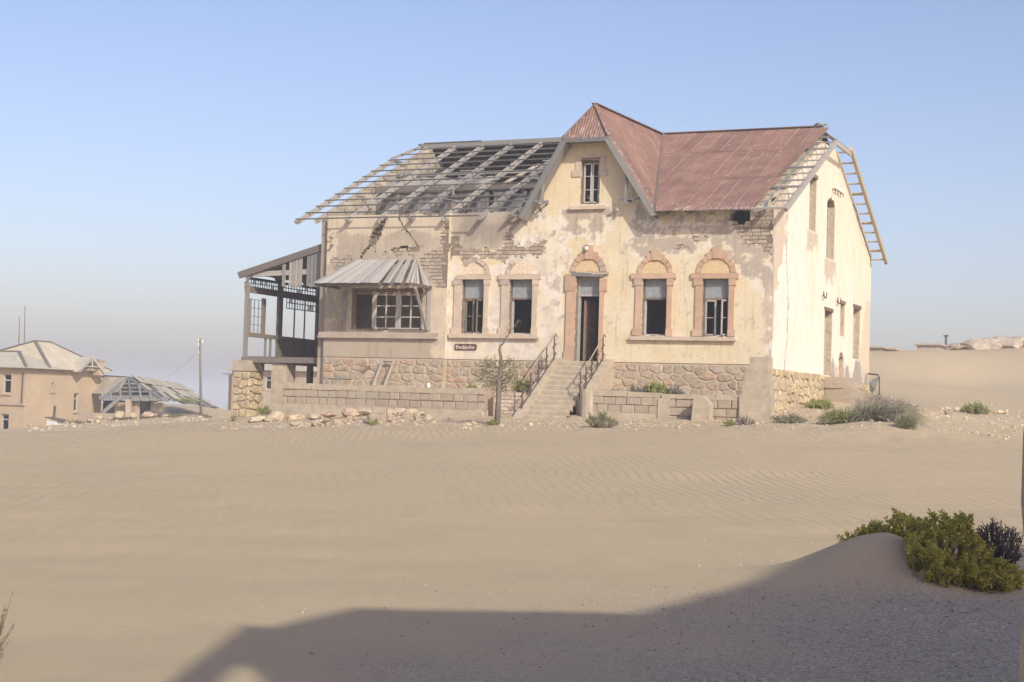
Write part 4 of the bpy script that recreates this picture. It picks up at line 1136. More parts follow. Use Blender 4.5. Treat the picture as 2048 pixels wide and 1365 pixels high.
arch(cx, zs, .48, .70, [M_SURR, M_SURR, M_SURRP], droot, (.17, .26))
arch(cx, zs, .47, .68, [M_SURRG], droot, None, span=(10, 42), y0=-.085)
beam('open_door_leaf', (DOOR[0] + .2, .42, 1.13), (DOOR[0] + .32, 1.25, 1.13), .05, 2.2, M_FRAMED, droot)
# lamp stub over the door
q = on_plane(1172, 497, 1, -.15)
lamp = thing('wall_lamp', (q.x, 0, q.z), 'small broken white wall lamp fixed above the front door arch', 'lamp')
MB().tube([(q.x, 0, q.z + .1), (q.x, -.1, q.z + .12), (q.x + .02, -.16, q.z + .06)], .025, 6).build('bracket', M_IRON, lamp)
mb = MB(); mb.tube([(q.x + .02, -.16, q.z + .06), (q.x + .02, -.17, q.z + .0), (q.x + .02, -.17, q.z - .09)], [.05, .085, .045], 8); mb.build('lamp_holder', M_WHITE, lamp, True)
# gable window
wroot = MB().box(GW[0] + .001, GW[0] + .06, .18, .26, GW[2], GW[3]).box(GW[1] - .06, GW[1] - .001, .18, .26, GW[2], GW[3]).box(GW[0] + .06, GW[1] - .06, .18, .26, GW[3] - .06, GW[3]).box(GW[0] + .06, GW[1] - .06, .18, .26, GW[2], GW[2] + .05).build('gable_window', M_FRAMED, house)
mid = (GW[0] + GW[1]) / 2 + .03
casement(GW[0] + .06, mid, GW[2] + .05, GW[3] - .1, .17, wroot, 'L', .12, 2); casement(mid, GW[1] - .06, GW[2] + .05, GW[3] - .1, .17, wroot, 'R', .10, 2)
for (u0, u1, vt, vb) in ((1151, 1162.5, 313, 352), (1199, 1210, 313, 350), (1144, 1163, 341, 354), (1199, 1214, 340, 352), (1151.5, 1210, 312, 320), (1174, 1188, 307.5, 313)):
    r_ = rect(u0, u1, vt, vb, -.03); cuboid('surround_block', r_[0], r_[1], -.035 - rnd.uniform(0, .012), .02, r_[2], r_[3], M_SURRP, wroot)
r_ = rect(1139, 1209.5, 412, 419, -.1); cuboid('window_sill', r_[0], r_[1], -.14, .02, r_[2], r_[3], M_SURRP, wroot)
beam('lintel', (GW[0] - .12, -.01, GW[3] + .03), (GW[1] + .02, -.01, GW[3] + .03), .06, .07, M_FRAMED, wroot)

# ---- bay window: frame with a big empty light and two barred sashes
yb = BAY_Y + .14
x0, x1, z0, z1 = BW
broot = MB().box(x0 + .001, x1 - .001, yb, yb + .1, z0, z0 + .07).box(x0 + .001, x1 - .001, yb, yb + .1, z1 - .1, z1).box(x0 + .001, x0 + .08, yb, yb + .1, z0 + .07, z1 - .1).box(x1 - .08, x1 - .001, yb, yb + .1, z0 + .07, z1 - .1).build('bay_window', M_FRAMED, house)
r_ = rect(631, 874.6, 665, 677, BAY_Y - .1)
cuboid('window_sill', BAY_L - .22, r_[1], BAY_Y - .16, BAY_Y + .02, r_[2], r_[3], M_SURRG, broot)
m1 = fx(748, 620, yb)[0]; m2 = fx(797, 620, yb)[0]; zr = fx(760, 588, yb)[1]
for m_ in (m1, m2): cuboid('mullion', m_ - .07, m_ + .05, yb - .02, yb + .08, z0 + .06, z1 - .09, M_FRAME, broot)
cuboid('transom_rail', x0 + .07, x1 - .07, yb - .01, yb + .08, zr - .02, zr + .07, M_FRAMED, broot)
for (a, b) in ((m1 + .05, m2 - .07), (m2 + .05, x1 - .08)):
    mb = MB(); c = (a + b) / 2
    for xx in (a + .025, b - .025, c): mb.box(xx - .024, xx + .024, yb, yb + .045, z0 + .07, zr - .02)
    for k in range(4):
        zz = z0 + .09 + (zr - z0 - .13) * k / 3; mb.box(a, b, yb + .006, yb + .04, zz - .02, zz + .02)
    mb.build('barred_sash', M_FRAME, broot)
# ---- lean-to canopy of boards over the bay window
CT_Z = fx(770, 521, BAY_Y)[1]; CT0, CT1 = fx(712, 521, BAY_Y)[0], fx(834, 521, BAY_Y)[0]
CE0, CE1 = fx(678, 573, BAY_Y)[0], fx(863, 574, BAY_Y)[0]
CD = 1.75; CYF = BAY_Y - CD; CE_Z = fx(860, 573, BAY_Y)[1]
canopy = MB().beam((CE0, CYF, CE_Z - .06), (CE1, CYF, CE_Z - .06), .07, .10).beam((CE0, BAY_Y - .03, CE_Z - .06), (CE0, CYF, CE_Z - .06), .07, .09).beam((CE1, BAY_Y - .03, CE_Z - .06), (CE1, CYF, CE_Z - .06), .07, .09).beam((CT0, BAY_Y - .04, CT_Z - .05), (CT1, BAY_Y - .04, CT_Z - .05), .06, .09).build('window_canopy', M_WOODD, house)
n = 26
for k in range(n):
    if k in (18, 21, 24): continue
    s0, s1 = k / n, (k + 1) / n
    t0, t1 = CT0 + (CT1 - CT0) * s0, CT0 + (CT1 - CT0) * (s1 - .01 * rnd.random())
    e0, e1 = CE0 - .05 + (CE1 - CE0 + .1) * s0, CE0 - .05 + (CE1 - CE0 + .1) * (s1 - .004)
    dz = rnd.uniform(0, .015); fe = CYF - .1 - rnd.uniform(0, .06)
    poly = [(t0, BAY_Y - .02, CT_Z + dz), (t1, BAY_Y - .02, CT_Z + dz), (e1, fe, CE_Z + dz - .03), (e0, fe, CE_Z + dz - .03)]
    MB().prism(poly, (0, 0, 0), (0, 0, .022)).build('canopy_board', M_CANOPY, canopy)
for k in range(7):
    s0, s1 = k / 7, (k + 1) / 7 - .02
    for (tx, ex) in ((CT1, CE1 + .06), (CT0, CE0 - .06)):
        P = lambda s: Vector((ex, CYF - .08 + (BAY_Y - .01 - CYF + .08) * s, CE_Z - .02)); Q = Vector((tx, BAY_Y - .01, CT_Z + .012))
        tri = [P(s0), P(s1), P(s1) + (Q - P(s1)) * .97, P(s0) + (Q - P(s0)) * .97]
        if k == 3: continue
        MB().prism(tri, (0, 0, 0), (0.006 if tx == CT1 else -.006, 0, .018)).build('canopy_board', M_CANOPY, canopy)
for x in (CT0 + .2, (CT0 + CT1) / 2, CT1 - .1):
    beam('canopy_rafter', (x, BAY_Y - .03, CT_Z - .07), (x, CYF, CE_Z - .05), .05, .07, M_WOODD, canopy)
for u0, v0, u1, v1 in ((655, 576, 682.7, 657), (830.6, 576, 852.6, 660)):
    b_ = on_plane(u1, v1, 1, BAY_Y - .06); t_ = on_plane(u0, v0, 1, CYF + .12); 
    beam('canopy_brace', b_, t_, .09, .09, M_WOODL, canopy)
for u, v in ((667, 640), (682, 600), (861, 640)):
    b_ = on_plane(u, v, 1, BAY_Y - .05)
beam('wall_plank', on_plane(687, 662, 1, BAY_Y - .04), on_plane(688, 585, 1, BAY_Y - .04), .16, .05, M_WOODL, canopy, (0, 1, 0)); beam('wall_plank', on_plane(856, 662, 1, BAY_Y - .04), on_plane(859, 582, 1, BAY_Y - .04), .16, .05, M_WOODL, canopy, (0, 1, 0))

# ================================================================== SIDE OPENINGS
def side_frame(o, nm, leaf, x=-.33):
    y0, y1, z0, z1 = o
    r = MB().box(x, x + .07, y0 + .001, y0 + .08, z0, z1).box(x, x + .07, y1 - .08, y1 - .001, z0, z1).box(x, x + .07, y0 + .08, y1 - .08, z1 - .07, z1).box(x, x + .07, y0 + .08, y1 - .08, z0 + (z1 - z0) * .6, z0 + (z1 - z0) * .6 + .08).build(nm, M_FRAME, house)
    return r
for o, nm in ((S_W1, 'gable_end_window'), (S_W2, 'gable_end_window'), (S_W3, 'side_window')):
    r = side_frame(o, nm, True)
    cuboid('lintel', -.42, .02, o[0] - .1, o[1] + .1, o[3] - .0, o[3] + .14, M_FRAMED, r) if o is not S_W2 else None
    if o is not S_W1:
        mb = MB(); zc = o[2] + (o[3] - o[2]) * .6 + .1
        for k in range(1, 3): mb.box(-.31, -.285, o[0] + (o[1] - o[0]) * k / 3 - .015, o[0] + (o[1] - o[0]) * k / 3 + .015, zc, o[3] - .05)
        mb.box(-.31, -.285, o[0] + .08, o[1] - .08, (zc + o[3]) / 2 - .015, (zc + o[3]) / 2 + .015)
        mb.build('glazing_bars', M_WOODL, r)
    else:
        beam('shutter_leaf', (-.36, o[0] + .35, (o[2] + o[3]) / 2), (-.40, o[1] - .1, (o[2] + o[3]) / 2), .03, o[3] - o[2] - .1, M_WOOD, r)
r = MB().box(-.38, -.28, S_DOOR[0] + .001, S_DOOR[0] + .09, S_DOOR[2], S_DOOR[3]).box(-.38, -.28, S_DOOR[1] - .09, S_DOOR[1] - .001, S_DOOR[2], S_DOOR[3]).box(-.38, -.28, S_DOOR[0] + .09, S_DOOR[1] - .09, S_DOOR[3] - .08, S_DOOR[3]).build('side_doorway', M_FRAME, house)
cuboid('lintel', -.42, .02, S_DOOR[0] - .12, S_DOOR[1] + .1, S_DOOR[3], S_DOOR[3] + .13, M_FRAMED, r)
cuboid('blind_back', -.36, -.30, S_MID[0], S_MID[1], S_MID[2], S_MID[3], M_ROOM, house); cuboid('blind_back', -.40, -.34, S_HOLE[0], S_HOLE[1], S_HOLE[2], S_HOLE[3] + .4, M_ROOM, house)
cuboid('lintel', -.42, .015, S_MID[0] - .1, S_MID[1] + .1, S_MID[3], S_MID[3] + .12, M_FRAMED, house)
# insulator rack and hooks on the side wall
def hook(y, z, n, gap, label, arm=True):
    t = thing('insulator_bracket', (0, y, z), label, 'bracket')
    MB().tube([(.0, y, z), (.12, y, z), (.12, y + gap * (n - 1), z)], .02, 5).build('bar', M_IRON, t)
    for k in range(n):
        yy = y + gap * k
        MB().tube([(.12, yy, z - .12), (.12, yy, z + .02)], .018, 5).build('pin', M_IRON, t)
        mb = MB(); mb.tube([(.12, yy, z + .02), (.12, yy, z + .08), (.12, yy, z + .17)], [.045, .06, .035], 7); mb.build('insulator', M_WHITE, t, True)
hook(8.95, 7.28, 4, .48, 'iron rack of white insulators high on the sunlit gable wall')
for (u, v, lb) in ((1648, 590, 'bent iron double hook on the side wall above the left of the door'), (1676, 602, 'iron hook with insulator above the small blind side window')):
    y, z = sx(u, v, .05)
    t = thing('wall_hook', (0, y, z), lb, 'hook')
    for s in (-1, 1):
        MB().tube([(0, y, z), (.08, y, z - .1), (.1, y + s * .16, z - .12), (.1, y + s * .26, z - .02), (.1, y + s * .26, z + .12)], .022, 5).build('prong', M_IRON, t)
# wire running up beside the rear slope
MB().tube([(.03, 12.9, 7.2), (.08, 13.4, 6.95), (.05, 14.3, 6.35), (.12, 15.0, 5.9), (.05, 15.7, 5.75), (.1, 16.4, 5.3), (.05, 16.8, 4.9)], .018, 5).build('loose_wire', M_IRON, house)

# ================================================================== SIGN
SG = rect(909.2, 952.7, 688.4, 700.7, -.03)
sign = thing('name_sign', ((SG[0] + SG[1]) / 2, 0, SG[2]), 'small dark brown board with white blackletter word Buchhalter on the wall', 'sign')
w_, h_ = SG[1] - SG[0], SG[3] - SG[2]
cpts = []
for (cx, cz, a0) in ((1, 1, 0), (0, 1, 90), (0, 0, 180), (1, 0, 270)):
    rr = .06
    for k in range(5):
        a = math.radians(a0 + 22.5 * k); cpts.append((SG[0] + (w_ - rr if cx else rr) + rr * math.cos(a), -.035, SG[2] + (h_ - rr if cz else rr) + rr * math.sin(a)))
MB().prism(cpts, (0, 0, 0), (0, .03, 0)).build('board', M_SIGN, sign)
# blackletter strokes: list of polylines in letter boxes (x 0..1, y 0..1 x-height, up to 1.6 ascender)
GL = {'B': (1.25, [[(.05, 1.25), (.2, 1.5), (.45, 1.45)], [(.35, 1.45), (.35, .1)], [(.1, .15), (.35, .05), (.7, .0), (1.05, .2), (1.05, .6), (.7, .8), (.45, .78)], [(.45, 1.4), (.8, 1.55), (1.0, 1.3), (.95, 1.0), (.7, .8)], [(.1, .6), (.1, .9)]]),
      'u': (.75, [[(.1, .95), (.15, .85), (.15, .2), (.3, .02), (.5, .2)], [(.5, .95), (.52, .15), (.68, .0)]]),
      'c': (.6, [[(.5, .8), (.35, .98), (.12, .78), (.12, .22), (.3, .0), (.52, .16)]]),
      'h': (.75, [[(.3, 1.5), (.15, 1.4), (.15, .0)], [(.15, .8), (.4, .98), (.56, .75), (.54, .1), (.38, -.25)]]),
      'a': (.75, [[(.12, .8), (.3, .98), (.5, .8), (.5, .1), (.66, .0)], [(.5, .55), (.2, .5), (.1, .2), (.3, .0), (.5, .2)]]),
      'l': (.5, [[(.42, 1.45), (.22, 1.5), (.2, .15), (.34, .0)]]),
      't': (.55, [[(.25, 1.3), (.2, .2), (.36, .0), (.5, .1)], [(.02, .92), (.48, .92)]]),
      'e': (.6, [[(.12, .5), (.5, .7), (.36, .98), (.12, .78), (.12, .2), (.32, .0), (.54, .16)]]),
      'r': (.55, [[(.08, .95), (.2, .8), (.2, .05), (.3, .0)], [(.2, .75), (.38, .98), (.52, .82)]])}
word = 'Buchhalter'
tw_ = sum(GL[c][0] for c in word); sc_ = w_ * .88 / tw_; cur = SG[0] + w_ * .06; zb = SG[2] + h_ * .22; sz = h_ * .36
for c in word:
    aw, strokes = GL[c]; mb = MB()
    for st in strokes:
        pts = [Vector((cur + x * sc_, -.038, zb + y * sz)) for x, y in st]
        for a, b in zip(pts, pts[1:]):
            d = (b - a).normalized(); wdt = .024 if abs(d.z) > .5 else .015
            mb.beam(a - d * .005, b + d * .005, .004, wdt, Vector((-d.z, 0, d.x)))
    mb.build('letter', M_LETTER, sign)
    cur += aw * sc_
# ================================================================== TERRACE WALLS AND STAIRS
TY = -3.0; TZ = -1.10
_blockm = []
for k in range(6):
    r = random.Random(k + 90); j = lambda a=.03: r.uniform(-a, a)
    vs = [(x, .5, z) for x, z in ((-.5, -.5), (.5, -.5), (.5, .5), (-.5, .5))]
    vs += [(x * .985 + j(.01), -.42 + j(.05), z * .97 + j(.015)) for x, z in ((-.5, -.5), (.5, -.5), (.5, .5), (-.5, .5))]
    vs += [(x * .8 + j(.05), -.5 + j(.04), z * .76 + j(.06)) for x, z in ((-.5, -.5), (.5, -.5), (.5, .5), (-.5, .5))]
    fs = [(0, 1, 5, 4), (1, 2, 6, 5), (2, 3, 7, 6), (3, 0, 4, 7), (4, 5, 9, 8), (5, 6, 10, 9), (6, 7, 11, 10), (7, 4, 8, 11), (8, 9, 10, 11)]
    _blockm.append(MB().add(vs, fs).mesh('block', M_BLOCK))
def block_wall(name, label, x0, x1, ztop, zbot, y, thick, rows, blen, skip=None, base=True):
    w = thing(name, ((x0 + x1) / 2, y, zbot), label, 'wall')
    zc = ztop - rows[0]
    MB().box(x0, x1, y + .05, y + thick, zbot - .5, ztop - .03).build('joint_mortar', M_BLOCKJOINT, w)
    # coping: a worn continuous course in lengths
    x = x0
    while x < x1 - .05:
        l = min(rnd.uniform(1.1, 2.2), x1 - x)
        if x1 - x - l < .4: l = x1 - x
        cuboid('coping', x + .004, x + l - .004, y - .03 - rnd.uniform(0, .02), y + thick + .02, zc + .09 + rnd.uniform(-.01, .01), ztop + rnd.uniform(-.02, .02), M_CONC, w)
        x += l
    z = zc + .09; rr = 0
    for h in rows[1:]:
        x = x0 + (blen / 2 if rr % 2 else 0)
        if rr % 2: link('block', rnd.choice(_blockm), w, Matrix.Translation((x0 + blen / 4, y + .02, z - h / 2)) @ Matrix.Diagonal((blen / 2 - .02, .10, h - .02, 1)))
        while x < x1 - .06:
            l = min(blen * rnd.uniform(.8, 1.2), x1 - x)
            cx, cz = x + l / 2, z - h / 2
            if not (skip and skip(cx, cz)):
                dep = rnd.choice((0, 0, 0, .006, .012, .03))
                link('block', rnd.choice(_blockm), w, Matrix.Translation((cx, y + .022 + dep, cz)) @ Matrix.Rotation(rnd.uniform(-.012, .012), 4, 'Y') @ Matrix.Diagonal((l - rnd.uniform(.004, .03), .11, h - rnd.uniform(.004, .024), 1)))
            x += l
        z -= h; rr += 1
    if base:
        cuboid('wall_footing', x0 - .02, x1 + .03, y - .02, y + thick, zbot - .5, z + .01, M_CONC, w)
    return w
lw_ = block_wall('terrace_wall', 'long grey block retaining wall below the canopied bay window', -17.68, -9.38, TZ, -2.32, TY, .35, [.30, .275, .275], .44)
rw_ = block_wall('terrace_wall', 'grey block retaining wall with round end right of the entrance steps', -5.42, -2.98, TZ + .02, -2.30, TY, .35, [.26, .27, .27], .46)
rw2 = block_wall('terrace_wall', 'cracked grey block retaining wall between the buttress and the stepped pier', -2.90, -.16, TZ - .01, -2.2, TY + .06, .35, [.25, .28, .28, .26], .47)
MB().tube([(-5.55, TY + .16, -2.9), (-5.55, TY + .16, TZ + .05)], .30, 14).build('round_wall_end', M_CONC, rw_, False)
cuboid('buttress', -3.0, -2.62, TY - .06, TY + .2, -2.8, -1.28, M_CONC, rw2)
# leaning stub of wall that throws a shadow
mb = MB(); mb.prism([(-1.72, TY - .55, -2.7), (-1.10, TY - .55, -2.7), (-1.08, TY - .55, -1.42), (-1.34, TY - .55, -1.15), (-1.62, TY - .55, -1.25), (-1.66, TY - .55, -1.7)], (0, 0, 0), (0, .5, 0)); mb.build('broken_stub', M_CONC, rw2)
# sandy fill behind the walls
M_FILL = simple('terrace_sand', (0.43, 0.325, 0.215), 0.97, 6, 0.18, 0.4)
fill = MB().box(-17.6, -7.95, TY + .33, .0, -2.9, TZ - .10).box(-5.7, .55, TY + .40, .0, -2.9, TZ - .10).build('terrace_ground', M_FILL)
fill['kind'] = 'structure'
# whitewashed brick return beside the steps
rt = thing('brick_return_wall', (-8.4, TY + .1, -2.2), 'low whitewashed brick wall just left of the entrance steps', 'wall')
MB().box(-9.05, -7.95, TY - .0, TY + .4, -2.8, -1.22).build('mortar_core', M_CONC, rt)
M_WBRICK = per_object('whitewashed_brick', [(0.56, 0.45, 0.35), (0.60, 0.50, 0.40), (0.52, 0.40, 0.31), (0.58, 0.42, 0.32)], .2, 10)
wbr = [m.copy() for m in _brick]
for m in wbr: m.materials.clear(); m.materials.append(M_WBRICK)
z = -1.22 - .12
for r_ in range(6):
    x = -9.02 + (r_ % 2) * .12
    while x < -8.08:
        link('brick', rnd.choice(wbr), rt, Matrix.Translation((x + .13, TY - .012, z + .06)) @ Matrix.Diagonal((.245, .03, .105, 1)))
        x += .265
    z -= .125

# ---- entrance steps
ST0, ST1 = -7.62, -6.05
steps = thing('entrance_staircase', (-6.85, -3.4, -2.15), 'straight flight of worn concrete steps climbing to the front door', 'staircase')
NS = 12; RISE, TREAD = .178, .272
ytop = -.30
for k in range(NS):
    zt = 0.0 - k * RISE
    y1 = ytop - k * TREAD
    mb = MB(); nx = 10
    # worn nosing: the front edge dips in the middle
    vs, fs = [], []
    for i in range(nx + 1):
        x = ST0 + (ST1 - ST0) * i / nx
        wear = .022 * math.sin(math.pi * i / nx) * rnd.uniform(.4, 1.2) + .006 * rnd.random()
        vs += [(x, -.0 if k == 0 else y1 + .01, zt - .0), (x, y1 - TREAD + .03, zt - wear * .4), (x, y1 - TREAD - .01, zt - .03 - wear), (x, y1 - TREAD, zt - RISE - .05)]
    for i in range(nx):
        for j in range(3):
            fs.append((i * 4 + j, i * 4 + j + 1, i * 4 + 5 + j, i * 4 + 4 + j))
    mb.add(vs, fs)
    mb.build('step', M_CONC, steps)
def slope_pt(t): return Vector((0, ytop - .05 - t * (NS * TREAD), 0.02 - t * (NS * RISE)))
for (xa, xb, nm) in ((ST0 - .30, ST0 + .0, 'stair_kerb'), (ST1, ST1 + .34, 'stair_kerb')):
    poly = [(xa, -.01, .10), (xa, -.55, .08)]
    for k in range(1, 9):
        t = k / 8; q = slope_pt(t); poly.append((xa, q.y - .3, q.z + .03 + rnd.uniform(-.02, .02)))
    if xa > ST1 - .01: poly = [q for q in poly if q[1] > -2.75]; 
    poly += [(xa, poly[-1][1], -2.9), (xa, -.01, -2.9)]
    MB().prism(poly, (0, 0, 0), (xb - xa, 0, 0)).build(nm, M_CONC, steps)
MB().box(ST0, ST1, ytop - NS * TREAD + .3, -.02, -2.9, -2.05).build('stair_core', M_CONC, steps)
def railing(xr, t0, t1, label, curl):
    r = thing('stair_railing', (xr, ytop, 0), label, 'railing')
    base = lambda t: slope_pt(t) + Vector((xr, -.25, .14))
    up = lambda t: base(t) + Vector((0, 0, .80 + (.0 if t > .12 else .0)))
    pts = [up(t0) + Vector((0, .22, -.04)), up(t0) + Vector((0, .10, .05))] + [up(t0 + (t1 - t0) * k / 8) + Vector((0, 0, -.10 * math.sin(math.pi * k / 8) if curl else 0)) for k in range(9)]
    MB().tube(pts, .025, 7).build('handrail', M_RAIL, r, True)
    MB().tube([base(t0) + Vector((0, .1, .02)), base(t1)], .022, 5).build('bottom_rail', M_IRON, r)
    n = 5
    for k in range(n):
        t = t0 + (t1 - t0) * k / (n - 1)
        b = base(t) - Vector((0, 0, .18)); e = up(t) + Vector((0, 0, -.10 * math.sin(math.pi * k / (n - 1)) if curl else 0))
        MB().tube([b, e], .024, 5).build('baluster', M_IRON, r)
        # scrolls on the baluster
        mb = MB()
        for (h, s) in ((.28, 1), (.5, -1), (.62, 1)):
            c = b + Vector((0, 0, h))
            q = [c + Vector((0, s * (.02 + .075 * (1 - a / 9) * math.cos(a * .8)) + s * .06, .075 * (1 - a / 9) * math.sin(a * .8))) for a in range(8)]
            mb.tube([c] + q, .014, 4)
        mb.build('scroll', M_IRON, r)
    for tt in (t0 - .02, t1):
        c = base(tt) + Vector((0, 0, .05)); MB().tube([c + Vector((0, .12 * math.cos(a * .7) * (1 - a / 11), .10 * math.sin(a * .7) * (1 - a / 11))) for a in range(10)], .014, 4).build('scroll', M_IRON, r)
railing(ST0 - .16, .02, .86, 'wrought iron stair railing with scrolls left of the steps', False)
railing(ST1 + .14, .02, .66, 'wrought iron stair railing with bent handrail right of the steps', True)

# ---- stepped corner pier
pier = thing('stepped_pier', (.3, TY, -2.2), 'stepped grey concrete corner pier at the right end of the terrace', 'pier')
for (a, b, z0, z1) in ((-.22, .80, -2.9, -1.12), (-.14, .74, -1.118, -.62), (-.06, .72, -.618, -.34), (.08, .70, -.338, .16)):
    cuboid('pier_block', a, b, TY - .05 + (0 if z0 < -1.5 else .04), TY + .55, z0, z1, M_CONC, pier)
voronoi_stones(TY + .56, -.1, -1.9, -.55, .6, .34, lambda a, b, w: (.62 - w, a, b), MB().box(.3, .61, TY + .56, -.06, -2.6, -.55).build('return_wall', M_MORTAR, pier), M_YSTONE, seed=9)
# ---- side door steps
sd = thing('side_door_steps', (.7, 8.7, -1.2), 'grey block steps below the side door of the villa', 'steps')
q = Vector((.0, 8.0, 0))
cuboid('step_block', .012, 1.05, 8.25, 9.9, -1.6, -.62, M_BLOCK, sd); cuboid('step_block', .012, .78, 8.2, 10.1, -.618, -.18, M_BLOCK, sd)
cuboid('step_block', .012, .95, 9.95, 12.2, -1.7, -.66, M_BLOCK, sd); cuboid('step_block', .012, .7, 10.15, 11.4, -.658, -.32, M_CONC, sd)

# ================================================================== VERANDA on the left side
VX, VY, VZ = -21.66, .38, -.07
VY1 = 7.2
ver = MB().beam((VX - .12, VY, VZ - .10), (XL - .02, VY, VZ - .08), .14, .22).beam((VX, VY, VZ - .10), (VX, VY1, VZ - .10), .14, .2).beam((XL - .1, VY, VZ - .1), (XL - .1, VY1, VZ - .1), .12, .2).build('veranda_frame', M_WOODD, house)
y = VY + .1
k = 0
while y < VY1:
    w = .30
    if k not in (4, 9, 10, 15): beam('floor_plank', (VX - .05, y + w / 2, VZ + .03), (XL - .03, y + w / 2, VZ + .03), w - .012, .035, M_WOODD, ver)
    y += w; k += 1
for yy in (1.8, 3.6, 5.4): beam('floor_joist', (VX, yy, VZ - .13), (XL - .03, yy, VZ - .13), .1, .16, M_WOODD, ver)
# roof
r0, r1 = Vector((-22.02, VY - .12, fx(484, 552, VY - .12)[1])), Vector((XL - .02, VY - .12, fx(640, 494, VY - .12)[1]))
dn = (r1 - r0).normalized()
vn = Vector((-dn.z, 0, dn.x))
beam('veranda_barge', r0, r1, .09, .24, M_WOODB, ver, vn)
y = VY - .16
k = 0
while y < VY1:
    beam('veranda_roof_board', r0 + Vector((-.05, y - VY + .3, .14)), r1 + Vector((0, y - VY + .3, .14)), .27, .03, M_WOOD, ver, vn); y += .28; k += 1
for yy in (VY + .1, 2.5, 4.7, VY1 - .1): beam('veranda_rafter', Vector((r0.x + .3, yy, r0.z + .02)), Vector((r1.x, yy, r1.z - .05)), .09, .16, M_WOODD, ver)
# front end: corner post, tie and the boards that are left
pz = fx(490, 566, VY)[1]
beam('veranda_post', (VX, VY, VZ), (VX, VY, pz), .14, .14, M_WOOD, ver)
beam('veranda_brace', (VX - .08, VY - .06, pz - .05), (VX + .22, VY - .06, r0.z + .05), .07, .09, M_WOOD, ver)
t0, t1 = on_plane(508, 549, 1, VY), on_plane(640, 543, 1, VY)
beam('tie_beam', t0, t1, .10, .20, M_WOODL, ver)
for (u0, u1, vb) in ((563, 571, 574), (577, 583, 574), (583, 589, 576), (589, 595, 575), (595, 604, 574), (612, 619, 573), (619, 626, 575), (626, 633, 574), (633, 641, 576)):
    a = on_plane((u0 + u1) / 2, vb, 1, VY - .08); tz = r0.z + (a.x - r0.x) * (r1.z - r0.z) / (r1.x - r0.x) - .10
    beam('veranda_board', a, (a.x, a.y, tz), (u1 - u0) / 49.5 - .01, .025, M_WOODL if u0 < 610 else M_WOOD, ver, (0, 1, 0))
# outer long side, seen from within
def vs_(u, v): return sx(u, v, VX)
def side_beam(nm, ua, va, ub, vb, w, h, mt=None, x=VX, par=None):
    a, b = sx(ua, va, x), sx(ub, vb, x); return beam(nm, (x, a[0], a[1]), (x, b[0], b[1]), w, h, mt or M_WOODD, par or ver)
yr = vs_(640, 600)[0]
side_beam('side_rail', 493, 578, 645, 602, .12, .26)
side_beam('side_rail', 493, 556, 645, 579, .10, .10)
side_beam('side_sill', 491, 669, 645, 686, .14, .16)
for (u, v0, v1, w) in ((562, 555, 716, .30), (528, 598, 670, .16), (638, 570, 720, .25), (500, 598, 672, .08)):
    a, b = vs_(u, v0), vs_(u - 2, v1); beam('side_post', (VX, a[0], b[1]), (VX, a[0], a[1]), w, .12, M_WOODD if u != 500 else M_WOOD, ver, (1, 0, 0))
for u in (590, 610.5):
    a, b = vs_(u, 600), vs_(u - 1, 682); beam('side_mullion', (VX, a[0], b[1]), (VX, a[0], a[1]), .045, .05, M_WOODD, ver, (1, 0, 0))
# glazing grid of the left sash
ga, gb = vs_(501, 600), vs_(526, 603); gz0, gz1 = vs_(512, 667)[1], vs_(512, 600)[1]
mb = MB()
for k in range(1, 3): yy = ga[0] + (gb[0] - ga[0]) * k / 3; mb.box(VX - .015, VX + .015, yy - .015, yy + .015, gz0, gz1)
for k in range(0, 5): zz = gz0 + (gz1 - gz0) * k / 4; mb.box(VX - .012, VX + .012, ga[0], gb[0], zz - .012, zz + .012)
mb.build('glazing_bars', M_WOOD, ver)
# lattice of small lights
def lattice(ua, ub, vt_a, vb_a, n, rows):
    y0, y1 = vs_(ua, vb_a)[0], vs_(ub, vb_a + 12)[0]; z1, z0 = vs_(ua, vt_a)[1], vs_(ua, vb_a)[1]
    for k in range(n + 1):
        yy = y0 + (y1 - y0) * k / n; beam('lattice_bar', (VX, yy, z0), (VX, yy, z1), .035, .02, M_WOODD, ver, (1, 0, 0))
    for k in range(rows + 1):
        zz = z0 + (z1 - z0) * k / rows; beam('lattice_bar', (VX, y0, zz), (VX, y1, zz), .02, .035, M_WOODD, ver)
    for k in range(n):       # some lights keep their dusty panes
        for j in range(rows):
            if rnd.random() < .25:
                ya, yb = y0 + (y1 - y0) * k / n, y0 + (y1 - y0) * (k + 1) / n; za, zb = z0 + (z1 - z0) * j / rows, z0 + (z1 - z0) * (j + 1) / rows
                cuboid('pane', VX - .004, VX + .004, ya, yb, za, zb, M_PANE, ver)
t = NT('dusty_pane', .5); t.col((.52, .50, .46)); t.b.inputs['Alpha'].default_value = .45
M_PANE = t.m
lattice(502, 560, 558, 575, 13, 2); lattice(566, 636, 568, 583, 13, 2); lattice(573, 636, 594, 617, 12, 2)
# lower panel of boards on the right half
ya, yb = vs_(563, 700)[0], vs_(638, 705)[0]; zt = vs_(600, 682)[1]
y = ya
while y < yb:
    beam('side_board', (VX, y + .13, VZ), (VX, y + .13, zt), .25, .03, M_WOODD, ver, (1, 0, 0)); y += .26
for u in (531, 541):
    a, b = vs_(u, 678), vs_(u - 1, 713); beam('side_stud', (VX, a[0], VZ), (VX, a[0], a[1]), .10, .06, M_WOOD, ver, (1, 0, 0))
# corner where veranda meets the villa
beam('veranda_post', (XL - .10, VY, VZ), (XL - .10, VY, r1.z), .12, .16, M_WOODB, ver)
